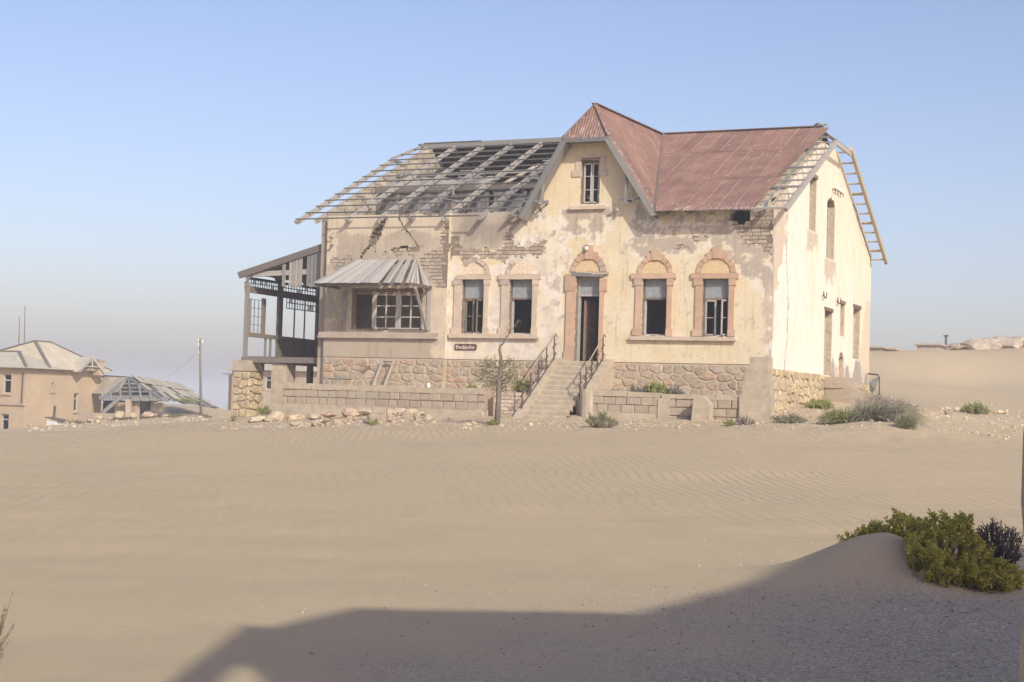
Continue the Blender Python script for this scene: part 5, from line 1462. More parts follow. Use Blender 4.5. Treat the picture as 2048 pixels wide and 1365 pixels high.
# ---- piers that carry it
sp = thing('stone_pier', (VX + .1, VY + .3, -2.6), 'pale rough stone pier under the outer corner of the veranda', 'pier')
PX0, PX1 = VX - .42, VX + .40
MB().box(PX0 + .05, PX1 - .05, VY - .15, VY + .75, -3.2, -.62).build('pier_core', M_MORTAR, sp)
cuboid('pier_cap', PX0 - .02, PX1 + .02, VY - .22, VY + .8, -.62, -.19, M_CONC, sp)
voronoi_stones(PX0, PX1, -2.75, -.64, .42, .3, lambda a, b, w: (a, VY - .18 + w, b), sp, M_YSTONE, seed=21, depth=.06)
voronoi_stones(VY - .15, VY + .75, -2.75, -.64, .42, .3, lambda a, b, w: (PX1 + .02 - w, a, b), sp, M_YSTONE, seed=22, depth=.06)
dp = thing('dark_pillar', (-20.2, VY + .3, -2.5), 'shaded grey concrete pillar under the middle of the veranda', 'pillar')
cuboid('shaft', -20.42, -19.70, VY + .05, VY + .7, -3.0, -.30, M_CONC, dp)
tp = thing('timber_prop', (-19.2, 2.2, -2.5), 'thin brown timber prop under the veranda beside the pillar', 'post')
beam('shaft', (-19.95, 2.6, -2.8), (-19.95, 2.6, -.2), .2, .2, M_FRAMED, tp)
cuboid('foot', -20.1, -19.8, 2.45, 2.75, -2.9, -2.3, M_CONC, tp)

# ---- old frames left on the terrace
def old_frame(label, c, w, h, ax_u, ax_v, bars=(), mt=None):
    mt = mt or M_WOODL
    f = thing('old_window_frame', c, label, 'window frame')
    c, U_, V_ = Vector(c), Vector(ax_u).normalized(), Vector(ax_v).normalized()
    N_ = U_.cross(V_)
    for s in (0, w): beam('stile', c + U_ * s, c + U_ * s + V_ * h, .07, .05, mt, f, N_)
    for s in (0.03, h - .03): beam('rail', c + V_ * s, c + V_ * s + U_ * w, .05, .07, mt, f, N_)
    for s in bars: beam('glazing_bar', c + U_ * s, c + U_ * s + V_ * h, .04, .04, mt, f, N_)
q = on_plane(744, 770, 1, -.95); old_frame('pale wooden window frame leaning upright against the stone plinth', (q.x, -.95, TZ - .08), .52, 1.22, (1, -.1, 0), (.12, .5, 1))
q = on_plane(646, 768, 1, -.95); old_frame('pale wooden window frame lying sideways at the left plinth end', (q.x, -.95, TZ - .08), 1.15, .42, (1, 0, 0), (.18, .4, .7), (.5,))
tub = on_plane(862, 768, 1, -2.4)
o = MB().tube([(tub.x, -2.6, TZ - .05), (tub.x, -2.6, TZ + .10), (tub.x, -2.6, TZ + .16)], [.07, .07, .03], 8).build('white_bottle', M_WHITE); tag(o, 'small white bottle standing on the terrace wall by the plinth', 'bottle')
# ================================================================== PLANTS
def leaf_mat(name, c0, c1, c2, trans=0.25):
    t = NT(name, .75)
    ps = t.pos(); a = t.noise(6.0, 3, .6, ps); b = t.noise(55.0, 2, .6, ps)
    f = t.math('ADD', t.math('MULTIPLY', a, .5), t.math('MULTIPLY', b, .5))
    t.col(t.ramp(f, [(.36, c0), (.5, c1), (.66, c2)]))
    t.b.inputs['Subsurface Weight'].default_value = 0.0
    tr = t.n('ShaderNodeBsdfTranslucent', {'Color': (*c2, 1)}); mx = t.n('ShaderNodeMixShader', {'Fac': trans})
    out = t.t.nodes['Material Output']
    t.t.links.new(t.b.outputs[0], mx.inputs[1]); t.t.links.new(tr.outputs[0], mx.inputs[2]); t.t.links.new(mx.outputs[0], out.inputs['Surface'])
    return t.m
L_GREEN = leaf_mat('salt_bush_leaf', (.24, .225, .045), (.42, .38, .085), (.60, .53, .15))
L_YELLOW = leaf_mat('yellowed_leaf', (.25, .18, .03), (.36, .25, .05), (.42, .32, .08))
L_FRESH = leaf_mat('fresh_green_leaf', (.19, .215, .06), (.31, .335, .105), (.44, .45, .17))
L_OLIVE = leaf_mat('olive_leaf', (.17, .165, .09), (.25, .24, .14), (.34, .32, .195))
L_TREE = leaf_mat('dull_tree_leaf', (.10, .11, .05), (.16, .17, .085), (.24, .245, .13))
L_GREY = leaf_mat('grey_leaf', (.19, .175, .145), (.27, .25, .21), (.35, .325, .275))
M_TWIG = simple('grey_twig', (.20, .165, .135), .9, 20, .3, .2)
M_TWIGD = simple('dead_dark_twig', (.105, .088, .082), .9, 20, .3, .2)
M_BARK = simple('small_tree_bark', (.185, .15, .125), .95, 14, .3, .5)
def leaf_quad(vs, fs, c, d, l, w, r):
    d = d.normalized(); s = d.cross(Vector((r.uniform(-1, 1), r.uniform(-1, 1), r.uniform(-.4, 1))))
    if s.length < 1e-3: s = d.cross(Vector((1, 0, .2)))
    s = s.normalized() * w / 2; b = len(vs)
    n = d.cross(s).normalized() * (l * .12)
    vs += [c, c + d * l * .5 + s + n, c + d * l, c + d * l * .5 - s + n]; fs.append((b, b + 1, b + 2, b + 3))
def rand_dir(r, up=0.0):
    while True:
        q = Vector((r.uniform(-1, 1), r.uniform(-1, 1), r.uniform(-1, 1)))
        if .05 < q.length < 1:
            q.normalize(); q.z += up; return q.normalized()
def shrub(name, label, u, v, d, wpx, hpx, mats, seed, kind='leafy', tips=60, leaves=16, lsize=.05, group=None, lean=0.0, deep=.8, base=None):
    """u,v: foot in the photo at forward distance d; wpx, hpx: width and height"""
    r = random.Random(seed); ppm = CAM_F / d
    W, H = wpx / ppm, hpx / ppm
    foot = base or at(u, v, d)
    if base is None: foot.z = gh(foot.x, foot.y) if abs(gh(foot.x, foot.y) - foot.z) < .6 else foot.z
    t = thing(name, foot, label, 'shrub' if kind != 'grass' else 'grass tuft', group)
    st = MB(); lv = {}
    def put(m, c, dr, l, w):
        vs, fs = lv.setdefault(m.name, ([], [], m))[:2]; leaf_quad(vs, fs, c, dr, l, w, r)
    for k in range(tips):
        a = r.uniform(0, 2 * math.pi); q = math.sqrt(r.random())
        x, y = q * math.cos(a), q * math.sin(a)
        hh = math.sqrt(max(0, 1 - q * q * .9)) * r.uniform(.55, 1.05) * (.8 + .35 * fbm(x * 1.7 + seed, y * 1.7, seed))
        tip = foot + RT * (x * W / 2 + lean * hh * W / 2) + FW * (y * W / 2 * deep) + Vector((0, 0, hh * H))
        b = foot + (RT * x * W * .18 + FW * y * W * .15) + Vector((0, 0, -.03))
        mid = (b + tip) / 2 + rand_dir(r) * W * .06 + Vector((0, 0, H * .06))
        rad = .004 + .0022 * H * 3
        st.tube([b, mid, tip], [rad * 1.5, rad, rad * .5], 4, cap=False)
        if kind == 'leafy':
            for j in range(leaves):
                s = r.uniform(.45, 1.02); c = mid + (tip - mid) * (s * 2 - 1) if s > .5 else b + (mid - b) * s * 2
                c = c + rand_dir(r) * W * .035
                m = mats[0] if r.random() < .86 or len(mats) < 2 else mats[1]
                put(m, c, rand_dir(r, .5), lsize * r.uniform(.7, 1.3), lsize * r.uniform(.4, .7))
        elif kind == 'twiggy':
            for j in range(leaves):
                s = r.uniform(.35, 1.0); c = b + (tip - b) * s + rand_dir(r) * W * .04
                e = c + rand_dir(r, .7) * r.uniform(.5, 1.1) * H * .22
                st.tube([c, e], [rad * .6, rad * .35], 3, cap=False)
                if len(mats) and r.random() < .7: put(mats[0], e, rand_dir(r, .5), lsize, lsize * .5)
        elif kind == 'grass':
            for j in range(leaves):
                c = b + (RT * r.uniform(-1, 1) + FW * r.uniform(-1, 1)) * W * .10
                dr = (tip - b).normalized() + rand_dir(r) * .35; l = (tip - b).length * r.uniform(.6, 1.1)
                e1 = c + dr.normalized() * l * .6; e2 = c + (dr.normalized() + Vector((0, 0, -.35)) + RT * lean * .3).normalized() * l
                m = mats[0] if r.random() < .6 or len(mats) < 2 else mats[1]
                vs, fs = lv.setdefault(m.name, ([], [], m))[:2]; s = RT * lsize * .25; bi = len(vs)
                vs += [c - s, c + s, e1 + s * .7, e1 - s * .7, e2]; fs += [(bi, bi + 1, bi + 2, bi + 3), (bi + 3, bi + 2, bi + 4)]
    if kind != 'grass': st.build('stems', M_TWIG if kind != 'dead' else M_TWIGD, t)
    for nm, (vs, fs, m) in lv.items():
        me = bpy.data.meshes.new('foliage'); me.from_pydata([tuple(q) for q in vs], [], fs); me.materials.append(m); link('foliage', me, t)
    return t
def on_terrace(u, v, y):      # foot on the terrace fill
    q = on_plane(u, v, 1, y); return Vector((q.x, y, TZ - .12))
# on the terrace
shrub('green_shrub', 'bright green rounded shrub behind the wall right of the steps', 0, 0, 51, 62, 42, [L_FRESH], 1, tips=90, leaves=26, lsize=.07, base=on_terrace(1313, 775, -2.0))
shrub('grey_shrub', 'low grey shrub at the left flank of the green terrace shrub', 0, 0, 51, 44, 30, [L_GREY], 2, tips=50, leaves=22, lsize=.05, base=on_terrace(1276, 775, -2.2))
shrub('grey_shrub', 'low grey shrub at the right flank of the green terrace shrub', 0, 0, 51, 46, 34, [L_GREY], 3, tips=50, leaves=22, lsize=.05, base=on_terrace(1352, 775, -2.0))
shrub('green_shrub', 'green shrub beside the left stair railing on the terrace', 0, 0, 52, 42, 46, [L_FRESH], 4, tips=60, leaves=26, lsize=.07, base=on_terrace(1045, 772, -1.5))
shrub('green_plant', 'small green plant on the wall top under the name sign', 0, 0, 54, 26, 22, [L_FRESH], 5, tips=25, leaves=18, lsize=.06, base=on_terrace(943, 775, -2.4))
shrub('dry_shrub', 'low dry brown shrub behind the round wall end', 0, 0, 51, 80, 20, [L_GREY], 6, 'twiggy', tips=40, leaves=8, lsize=.03, base=on_terrace(1225, 778, -2.3))
# along the foot of the walls
shrub('olive_shrub', 'loose olive shrub in front of the round wall end', 1203, 856, 47.5, 74, 42, [L_OLIVE, L_FRESH], 11, tips=70, leaves=20, lsize=.05)
shrub('green_plant', 'small bright green plant below the cracked retaining wall', 1458, 848, 48, 28, 18, [L_FRESH], 12, tips=24, leaves=18, lsize=.05)
shrub('grey_shrub', 'pale grey shrub at the foot of the stepped pier', 1490, 843, 48.5, 50, 24, [L_GREY], 13, tips=40, leaves=18, lsize=.04)
shrub('olive_shrub', 'low grey olive shrub below the yellow stone plinth', 1578, 834, 49.5, 84, 26, [L_OLIVE, L_GREY], 14, tips=70, leaves=20, lsize=.045)
shrub('green_shrub', 'flat vivid green shrub by the side door steps', 1638, 814, 55, 64, 28, [L_FRESH], 15, tips=70, leaves=26, lsize=.06)
shrub('brown_shrub', 'large grey brown twiggy shrub right of the villa corner', 1768, 834, 52, 150, 62, [L_GREY], 16, 'twiggy', tips=150, leaves=16, lsize=.045)
shrub('grass_clump', 'big olive green grass clump spilling over the sand drift', 1755, 850, 48.5, 170, 60, [L_OLIVE, L_GREY], 17, 'grass', tips=150, leaves=16, lsize=.09, lean=.5)
shrub('grass_clump', 'bluish green grass clump left of the big olive clump', 1682, 852, 48.5, 96, 48, [L_OLIVE, L_FRESH], 18, 'grass', tips=90, leaves=16, lsize=.08, lean=-.2)
shrub('grass_clump', 'drooping grass clump at the right end of the sand drift', 1812, 862, 46.5, 50, 44, [L_OLIVE], 19, 'grass', tips=60, leaves=16, lsize=.08, lean=.4)
shrub('green_shrub', 'lone rounded green shrub on the sand slope at far right', 1950, 812, 66, 62, 32, [L_FRESH, L_OLIVE], 20, tips=90, leaves=22, lsize=.07)
shrub('dry_sprig', 'tiny dry sprig in the stony strip at far right', 1895, 832, 60, 26, 16, [L_OLIVE], 30, 'twiggy', tips=12, leaves=5, lsize=.03)
shrub('green_plant', 'small yellow green plant under the concrete block on the rubble', 748, 856, 51, 26, 16, [L_FRESH], 21, tips=22, leaves=16, lsize=.05)
shrub('green_plant', 'small yellow green plant at the foot of the little tree', 985, 850, 49, 30, 12, [L_FRESH], 22, tips=22, leaves=14, lsize=.05)
shrub('green_shrub', 'yellow green shrub between the stone pier and dark pillar', 528, 826, 60, 30, 22, [L_FRESH], 23, tips=30, leaves=20, lsize=.06)
shrub('green_plant', 'small green plant left of the stone pier', 468, 848, 58, 16, 14, [L_FRESH], 24, tips=16, leaves=14, lsize=.05)
# by the collapsed shed
shrub('dark_shrub', 'dark twiggy shrub in front of the collapsed shed roof', 312, 836, 106, 52, 44, [L_GREY], 25, 'twiggy', tips=70, leaves=12, lsize=.08)
shrub('grey_shrub', 'grey green shrub right of the dark shrub by the shed', 343, 845, 104, 36, 24, [L_OLIVE, L_FRESH], 26, tips=50, leaves=18, lsize=.09)
shrub('yellow_shrub', 'yellow green shrub on the slope under the torn shed roof', 373, 808, 116, 36, 16, [L_FRESH], 27, tips=40, leaves=18, lsize=.10)
shrub('green_shrub', 'small green shrub at the foot of the telegraph pole', 412, 832, 122, 26, 12, [L_OLIVE], 28, tips=30, leaves=14, lsize=.09)
shrub('green_plant', 'small yellow green plant among the left rubble heap', 245, 862, 98, 24, 14, [L_FRESH], 29, tips=22, leaves=14, lsize=.09)
shrub('green_shrub', 'low green shrub in front of the left house wall', 150, 858, 104, 40, 16, [L_OLIVE, L_FRESH], 31, tips=40, leaves=16, lsize=.09)

# ---- little tree by the steps
tr_foot = at(994, 842, 49.2); tr_foot.z = gh(tr_foot.x, tr_foot.y)
tree = thing('little_tree', tr_foot, 'thin half dead little tree growing left of the entrance steps', 'tree')
dT = 49.2
def tp_(u, v, dd=0.0): return at(u, v, dT + dd)
mb = MB()
mb.tube([tr_foot - Vector((0, 0, .1)), tp_(997, 800), tp_(998, 765), tp_(1001, 738), tp_(1002, 715), tp_(999, 700), tp_(1001, 690)], [.10, .085, .08, .062, .05, .042, .035], 8)
mb.build('trunk', M_BARK, tree, True)
r = random.Random(77); tipsL = []
def limb(pts, r0, r1): MB().tube(pts, [r0 + (r1 - r0) * k / (len(pts) - 1) for k in range(len(pts))], 5).build('branch', M_BARK, tree, True)
limb([tp_(1001, 692), tp_(1009, 684), tp_(1018, 668, .2), tp_(1030, 652, .2), tp_(1040, 640, .3)], .034, .008)
limb([tp_(1018, 668, .2), tp_(1014, 655), tp_(1016, 645)], .014, .005); limb([tp_(1028, 655, .2), tp_(1040, 652), tp_(1043, 642)], .012, .005); limb([tp_(1033, 650), tp_(1036, 638)], .008, .004)
limb([tp_(1009, 684), tp_(1012, 672), tp_(1011, 664)], .012, .005); limb([tp_(1001, 694), tp_(998, 682), tp_(999, 672)], .012, .005)
for (uv, tip, dd) in (((999, 735), (962, 742), -.3), ((999, 745), (966, 752), .3), ((1000, 735), (1026, 728), -.2), ((999, 760), (1020, 748), .3), ((999, 740), (976, 724), .2), ((999, 775), (975, 762), -.3), ((1000, 765), (1025, 760), -.2), ((999, 790), (1008, 772), .2), ((998, 768), (985, 770), .3)):
    a, b = tp_(*uv), tp_(*tip, dd); m_ = (a + b) / 2 + Vector((0, 0, .08)); limb([a, m_, b], .024, .006); tipsL.append((a, m_, b))
vs, fs = [], []
for a, m_, b in tipsL:
    for k in range(120):
        s = r.random(); c = (m_ + (b - m_) * s * 1.15) + Vector((r.gauss(0, .13), r.gauss(0, .13), r.gauss(0, .12)))
        leaf_quad(vs, fs, c, rand_dir(r, .4), r.uniform(.05, .1), r.uniform(.025, .04), r)
me = bpy.data.meshes.new('crown'); me.from_pydata([tuple(q) for q in vs], [], fs); me.materials.append(L_TREE); link('crown', me, tree)

# ---- the big foreground bush on its drift
def big_bush():
    r = random.Random(5); D0 = 13.6
    foot = at(1880, 1185, D0); foot.z = gh(foot.x, foot.y)
    t = thing('salt_bush', foot, 'large dense green fleshy leaved bush on the near sand drift', 'bush')
    st = MB(); vs, fs, ys, yf = [], [], [], []
    out = [(1678, 1108), (1690, 1083), (1725, 1062), (1742, 1048), (1775, 1052), (1797, 1026), (1815, 1028), (1822, 1050), (1850, 1046), (1872, 1032), (1892, 1032), (1900, 1045), (1925, 1032), (1945, 1048), (1950, 1078), (1975, 1100), (1992, 1128), (2012, 1130), (2040, 1150), (2043, 1178), (2015, 1200), (1985, 1190), (1960, 1196), (1945, 1178), (1905, 1196), (1880, 1200), (1845, 1192), (1818, 1168), (1830, 1145), (1805, 1130), (1790, 1100), (1765, 1085), (1735, 1088), (1705, 1108)]
    n = 0
    while n < 760:
        u, v = r.uniform(1676, 2044), r.uniform(1024, 1202)
        if not in_poly(u, v, out): continue
        n += 1
        edge = min(1.0, max(0, poly_dist(u, v, out)) / 55)
        if u < 1815 and v < 1140:
            dd = 14.55 + r.uniform(-.12, .25) + (1815 - u) * .0012
        else: dd = D0 + r.uniform(-1, 1) * (.12 + .5 * edge) - (v - 1115) / 230 * .35 + .15
        c = at(u, v, dd)
        g = gh(c.x, c.y)
        if c.z < g + .02: c.z = g + .03
        k_ = .88 if u < 1850 else .6
        bx_, by_ = foot.x + (c.x - foot.x) * k_, foot.y + (c.y - foot.y) * k_
        root = Vector((bx_, by_, gh(bx_, by_) - .02))
        if r.random() < .40: st.tube([root, (root + c) / 2 + rand_dir(r) * .04, c], [.007, .005, .004], 4, cap=False)
        yel = v > 1110 and r.random() < .10 or (1715 < u < 1830 and v > 1085 and r.random() < .15)
        # a tip: fleshy leaves packed round a short shoot
        ax = (rand_dir(r, 1.1) - FW * .25).normalized()
        for k in range(30):
            s = k / 29; b = c + ax * (s * .085 - .03) + rand_dir(r) * .012
            dr = (rand_dir(r) + ax * (.3 + s)).normalized()
            leaf_quad(*((ys, yf) if yel and r.random() < .6 else (vs, fs)), b, dr, r.uniform(.022, .042), r.uniform(.014, .024), r)
    st.build('stems', M_TWIG, t)
    for V_, F_, m in ((vs, fs, L_GREEN), (ys, yf, L_YELLOW)):
        me = bpy.data.meshes.new('foliage'); me.from_pydata([tuple(q) for q in V_], [], F_); me.materials.append(m); link('foliage', me, t)
    # dead grey bush behind it at the right
    f2 = at(1985, 1150, 14.3); f2.z = gh(f2.x, f2.y)
    t2 = thing('dead_bush', f2, 'dead dark grey twiggy bush behind the green bush at right', 'bush')
    st = MB()
    for k in range(170):
        u = 1940 + 105 * r.random(); v = 1042 + abs(u - 1985) * .45 + r.random() ** 1.5 * 90
        tip = at(u, v, 14.3 + r.uniform(-.3, .3)); b = Vector((f2.x + (tip.x - f2.x) * .3, f2.y + (tip.y - f2.y) * .3, f2.z))
        mid = b + (tip - b) * .55 + rand_dir(r) * .03
        st.tube([b, mid, tip], [.008, .006, .0035], 4, cap=False)
        for j in range(5):
            s = r.uniform(.5, 1); c = mid + (tip - mid) * s; st.tube([c, c + rand_dir(r, .9) * r.uniform(.03, .08)], [.004, .003], 3, cap=False)
    st.build('twigs', M_TWIGD, t2)
big_bush()
# sprig at the left edge
r = random.Random(6); f3 = at(-22, 1312, 8.9); f3.z = gh(f3.x, f3.y)
t3 = thing('edge_sprig', f3, 'thin sprig of a small shrub at the left edge of the near sand', 'shrub'); st = MB(); vs, fs = [], []
for k in range(40):
    tip = at(r.uniform(-90, 30), r.uniform(1180, 1305), 8.9 + r.uniform(-.1, .1)); mid = f3 + (tip - f3) * .5 + rand_dir(r) * .01
    st.tube([f3, mid, tip], [.004, .003, .0018], 4, cap=False)
    for j in range(14): c = mid + (tip - mid) * r.uniform(-.4, 1.0); leaf_quad(vs, fs, c, rand_dir(r, .3), .018, .008, r)
st.build('stems', M_TWIG, t3); me = bpy.data.meshes.new('foliage'); me.from_pydata([tuple(q) for q in vs], [], fs); me.materials.append(L_OLIVE); link('foliage', me, t3)

# ================================================================== ROCKS AND RUBBLE
M_ROCK = per_object('pale_limestone', [(.56, .45, .30), (.52, .41, .28), (.60, .50, .36), (.48, .38, .27), (.55, .40, .28)], .35, 4, bump=.8, bdist=.05)
M_ROCKG = per_object('grey_pebble', [(.22, .20, .185), (.33, .30, .27), (.42, .39, .35), (.28, .24, .21)], .3, 20, bump=.4)
def rock_mesh(seed, mt, flat=.6):
    r = random.Random(seed); bm = bmesh.new(); bmesh.ops.create_icosphere(bm, subdivisions=2, radius=.5)
    o = Vector((r.uniform(-9, 9), r.uniform(-9, 9), r.uniform(-9, 9)))
    for q in bm.verts:
        n = q.co.normalized()
        k = 1 + .35 * mnoise.noise(n * 1.5 + o) + .15 * mnoise.noise(n * 3.5 + o)
        q.co = Vector((n.x * k * .5, n.y * k * .5, n.z * k * .5 * flat))
    for k in range(5):      # chop flat faces
        d = rand_dir(r); d0 = r.uniform(.28, .4)
        for q in bm.verts:
            e = q.co.dot(d) - d0 * (1 if abs(d.z) < .6 else flat)
            if e > 0: q.co -= d * e
    me = bpy.data.meshes.new('rock'); bm.to_mesh(me); bm.free(); me.materials.append(mt); return me
ROCKS = [rock_mesh(k, M_ROCK, .55 + .1 * (k % 3)) for k in range(8)]; PEBS = [rock_mesh(k + 20, M_ROCKG, .45) for k in range(5)]
def rock_at(name, u, v, d, wpx, label, group=None, meshes=None, hz=1.0, lift=0.15, cat='rock'):
    q = at(u, v, d); q.z = gh(q.x, q.y)
    w = wpx / (CAM_F / d)
    m = Matrix.Translation(q + Vector((0, 0, w * .2 * hz * lift))) @ Matrix.Rotation(rnd.uniform(0, 6.28), 4, 'Z') @ Matrix.Rotation(rnd.uniform(-.2, .2), 4, 'X') @ Matrix.Diagonal((w, w * rnd.uniform(.7, 1), w * hz, 1))
    o = link(name, rnd.choice(meshes or ROCKS), None, m)
    return tag(o, label, cat, group)
# heap of pale slabs in front of the left terrace wall
_heap = MB(); _hs = [([q.co.copy() for q in m.vertices], [tuple(f.vertices) for f in m.polygons]) for m in ROCKS]
for k in range(120):
    s = rnd.random(); u = 590 + 262 * s + rnd.uniform(-8, 8); v = 848 - 14 * math.sin(math.pi * min(1, max(0, (s - .25) / .75))) + rnd.uniform(-6, 12)
    q = at(u, v, 55.2 - (v - 834) * .14); q.z = gh(q.x, q.y); w = rnd.uniform(6, 24) / 56
    mm = Matrix.Translation(q + Vector((0, 0, w * rnd.uniform(-.05, .3)))) @ Matrix.Rotation(rnd.uniform(0, 6.28), 4, 'Z') @ Matrix.Rotation(rnd.uniform(-.3, .3), 4, 'X') @ Matrix.Diagonal((w, w * rnd.uniform(.6, 1), w * rnd.uniform(.5, 1), 1))
    vs_h, fs_h = rnd.choice(_hs); _heap.add([mm @ c for c in vs_h], fs_h)
_o = _heap.build('heap_rubble', M_ROCK); _o['kind'] = 'stuff'
_sl = (('rightmost big slab low at the end of the pale rock heap', 840, 838, 36), ('big slab just right of the heap crest below the wall', 822, 830, 46), ('highest pale slab on the crest of the rock heap', 800, 824, 50), ('slab right behind the two stacked concrete blocks', 772, 822, 50), ('slab left of the two stacked concrete blocks', 733, 830, 54), ('long flat slab in the middle left of the rock heap', 700, 838, 56), ('flat slab near the left end of the rock heap', 660, 842, 50), ('low front slab under the crest of the rock heap', 805, 843, 46), ('front slab beside the right of the concrete blocks', 785, 838, 40), ('leftmost slab of the pale rock heap by the wall foot', 626, 843, 44))
for lb, u, v, w in _sl:
    rock_at('limestone_slab', u, v, 55.0, w * .78, lb, 'big slabs of the left rock heap', hz=.55, lift=1.4)
for (u, v, w, lb) in ((548, 836, 60, 'big rounded pale rock at the left corner of the terrace wall'), (515, 846, 40, 'pale rock just right of the stone pier foot'), (590, 838, 44, 'flat pale rock at the foot of the terrace wall left corner')):
    rock_at('limestone_rock', u, v, 57, w, lb, hz=.7, lift=.8)
# loose block pair
q = at(757, 842, 52.6); q.z = gh(q.x, q.y)
lb_ = thing('concrete_block_pair', q, 'two stacked loose concrete blocks standing on the pale rocks', 'blocks')
link('block', _blockm[0], lb_, Matrix.Translation(q + Vector((0, 0, .17))) @ Matrix.Rotation(.3, 4, 'Z') @ Matrix.Diagonal((.56, .42, .34, 1))); link('block', _blockm[1], lb_, Matrix.Translation(q + Vector((.02, 0, .44))) @ Matrix.Rotation(.36, 4, 'Z') @ Matrix.Diagonal((.5, .4, .24, 1)))
# scattered stones of the strip before the house (nobody could count them)
def scatter(name, n, zone, size, meshes, mt, seed):
    r = random.Random(seed); mb = MB()
    src = [([v.co.copy() for v in m.vertices], [tuple(p.vertices) for p in m.polygons]) for m in meshes]
    pts = []
    while len(pts) < n:
        u, v, d = zone(r); q = at(u, v, d); pts.append((q.x, q.y))
    zs = gzs(pts)
    for (x, y), z in zip(pts, zs):
        vs, fs = r.choice(src); s = size(r); m = Matrix.Translation((x, y, z + s * .05)) @ Matrix.Rotation(r.uniform(0, 6.28), 4, 'Z') @ Matrix.Diagonal((s, s * r.uniform(.6, 1), s * r.uniform(.5, .9), 1))
        mb.add([m @ c for c in vs], fs)
    o = mb.build(name, mt); o['kind'] = 'stuff'; return o
_small = []
for k in range(4):
    r_ = random.Random(k); bm = bmesh.new(); bmesh.ops.create_icosphere(bm, subdivisions=1, radius=.5)
    for q in bm.verts: q.co *= r_.uniform(.7, 1.15)
    me = bpy.data.meshes.new('chip'); bm.to_mesh(me); bm.free(); _small.append(me)
M_CHIP = simple('pale_rubble_chip', (.50, .40, .275), .95, 1.6, .3, .5); M_CHIPG = simple('grey_gravel_chip', (.33, .295, .255), .95, 35, .75, .3)
def zone_strip(r):
    u = r.uniform(440, 2048); d = r.triangular(45.5, 54, 48.5)
    return u, 800, d if u > 900 else d + 3.5
tag_ = scatter('strip_rubble', 1500, zone_strip, lambda r: min(.24, .025 + r.expovariate(28)), _small, M_CHIP, 1)
def zone_left(r): return r.uniform(60, 470), 800, r.triangular(88, 104, 96)
scatter('left_rubble', 260, zone_left, lambda r: min(.6, .08 + r.expovariate(10)), _small, M_CHIP, 2)
def zone_dune(r): return r.uniform(1820, 2060), 800, r.uniform(53, 74)
scatter('slope_rubble', 260, zone_dune, lambda r: min(.3, .04 + r.expovariate(20)), _small, M_CHIP, 3)
def zone_near(r):
    d = r.uniform(8, 13.5); u = 2048 - abs(r.gauss(0, 1)) * 520; return u, 800, d
scatter('near_gravel', 6500, zone_near, lambda r: min(.07, .007 + r.expovariate(170)), _small, M_CHIPG, 4)
def zone_lit(r): return r.uniform(1380, 1720), 800, r.uniform(14.5, 18.5)
scatter('shell_chips', 90, zone_lit, lambda r: .006 + r.expovariate(110), _small, M_CHIP, 5)
for (u, v, w, lb) in ((1925, 1236, 22, 'flat pale stone on the gravel below the green bush'), (1950, 1234, 12, 'small dark stone beside the flat pale stone'), (1973, 1274, 18, 'pointed pale stone on the near gravel right side'), (1895, 1242, 12, 'small brownish stone left of the flat pale stone'), (1875, 1222, 9, 'tiny white stone below the middle of the green bush'), (1990, 1345, 22, 'pale stone at the lower right corner of the gravel'), (1955, 1230, 14, 'small pale stone right of the flat pale stone')):
    d = (1.6) / max(.02, ((v - (804 + (u - 1024) * .0283)) / CAM_F)); rock_at('gravel_stone', u, v, d, w, lb, meshes=PEBS, hz=.6, cat='stone')
for (u, v, w, lb) in ((1507, 1133, 12, 'small dark stone on sunlit sand near the shadow edge'), (1590, 1071, 34, 'thin dark splinter lying on the sunlit sand')):
    d = 1.5 / ((v - 820) / CAM_F)
    o = rock_at('dark_stone', u, v, d, w, lb, meshes=PEBS, hz=.15 if w > 20 else .6, cat='stone' if w < 20 else 'splinter')
    if w > 20: o.matrix_basis = o.matrix_basis @ Matrix.Diagonal((1, .16, 1, 1)); o.name = 'wood_splinter'
for k, (u, v, w) in enumerate(((1915, 802, 16), (2000, 800, 16), (2012, 796, 14), (1990, 800, 12))):
    rock_at('slope_rock', u, v, 67, w, ['small pale rock left of the lone green shrub on the slope', 'pale rock on the slope right of the lone green shrub', 'upright pale rock on the slope near the right edge', 'flat pale rock between shrub and upright rock on the slope'][k], hz=.9, lift=1.5)
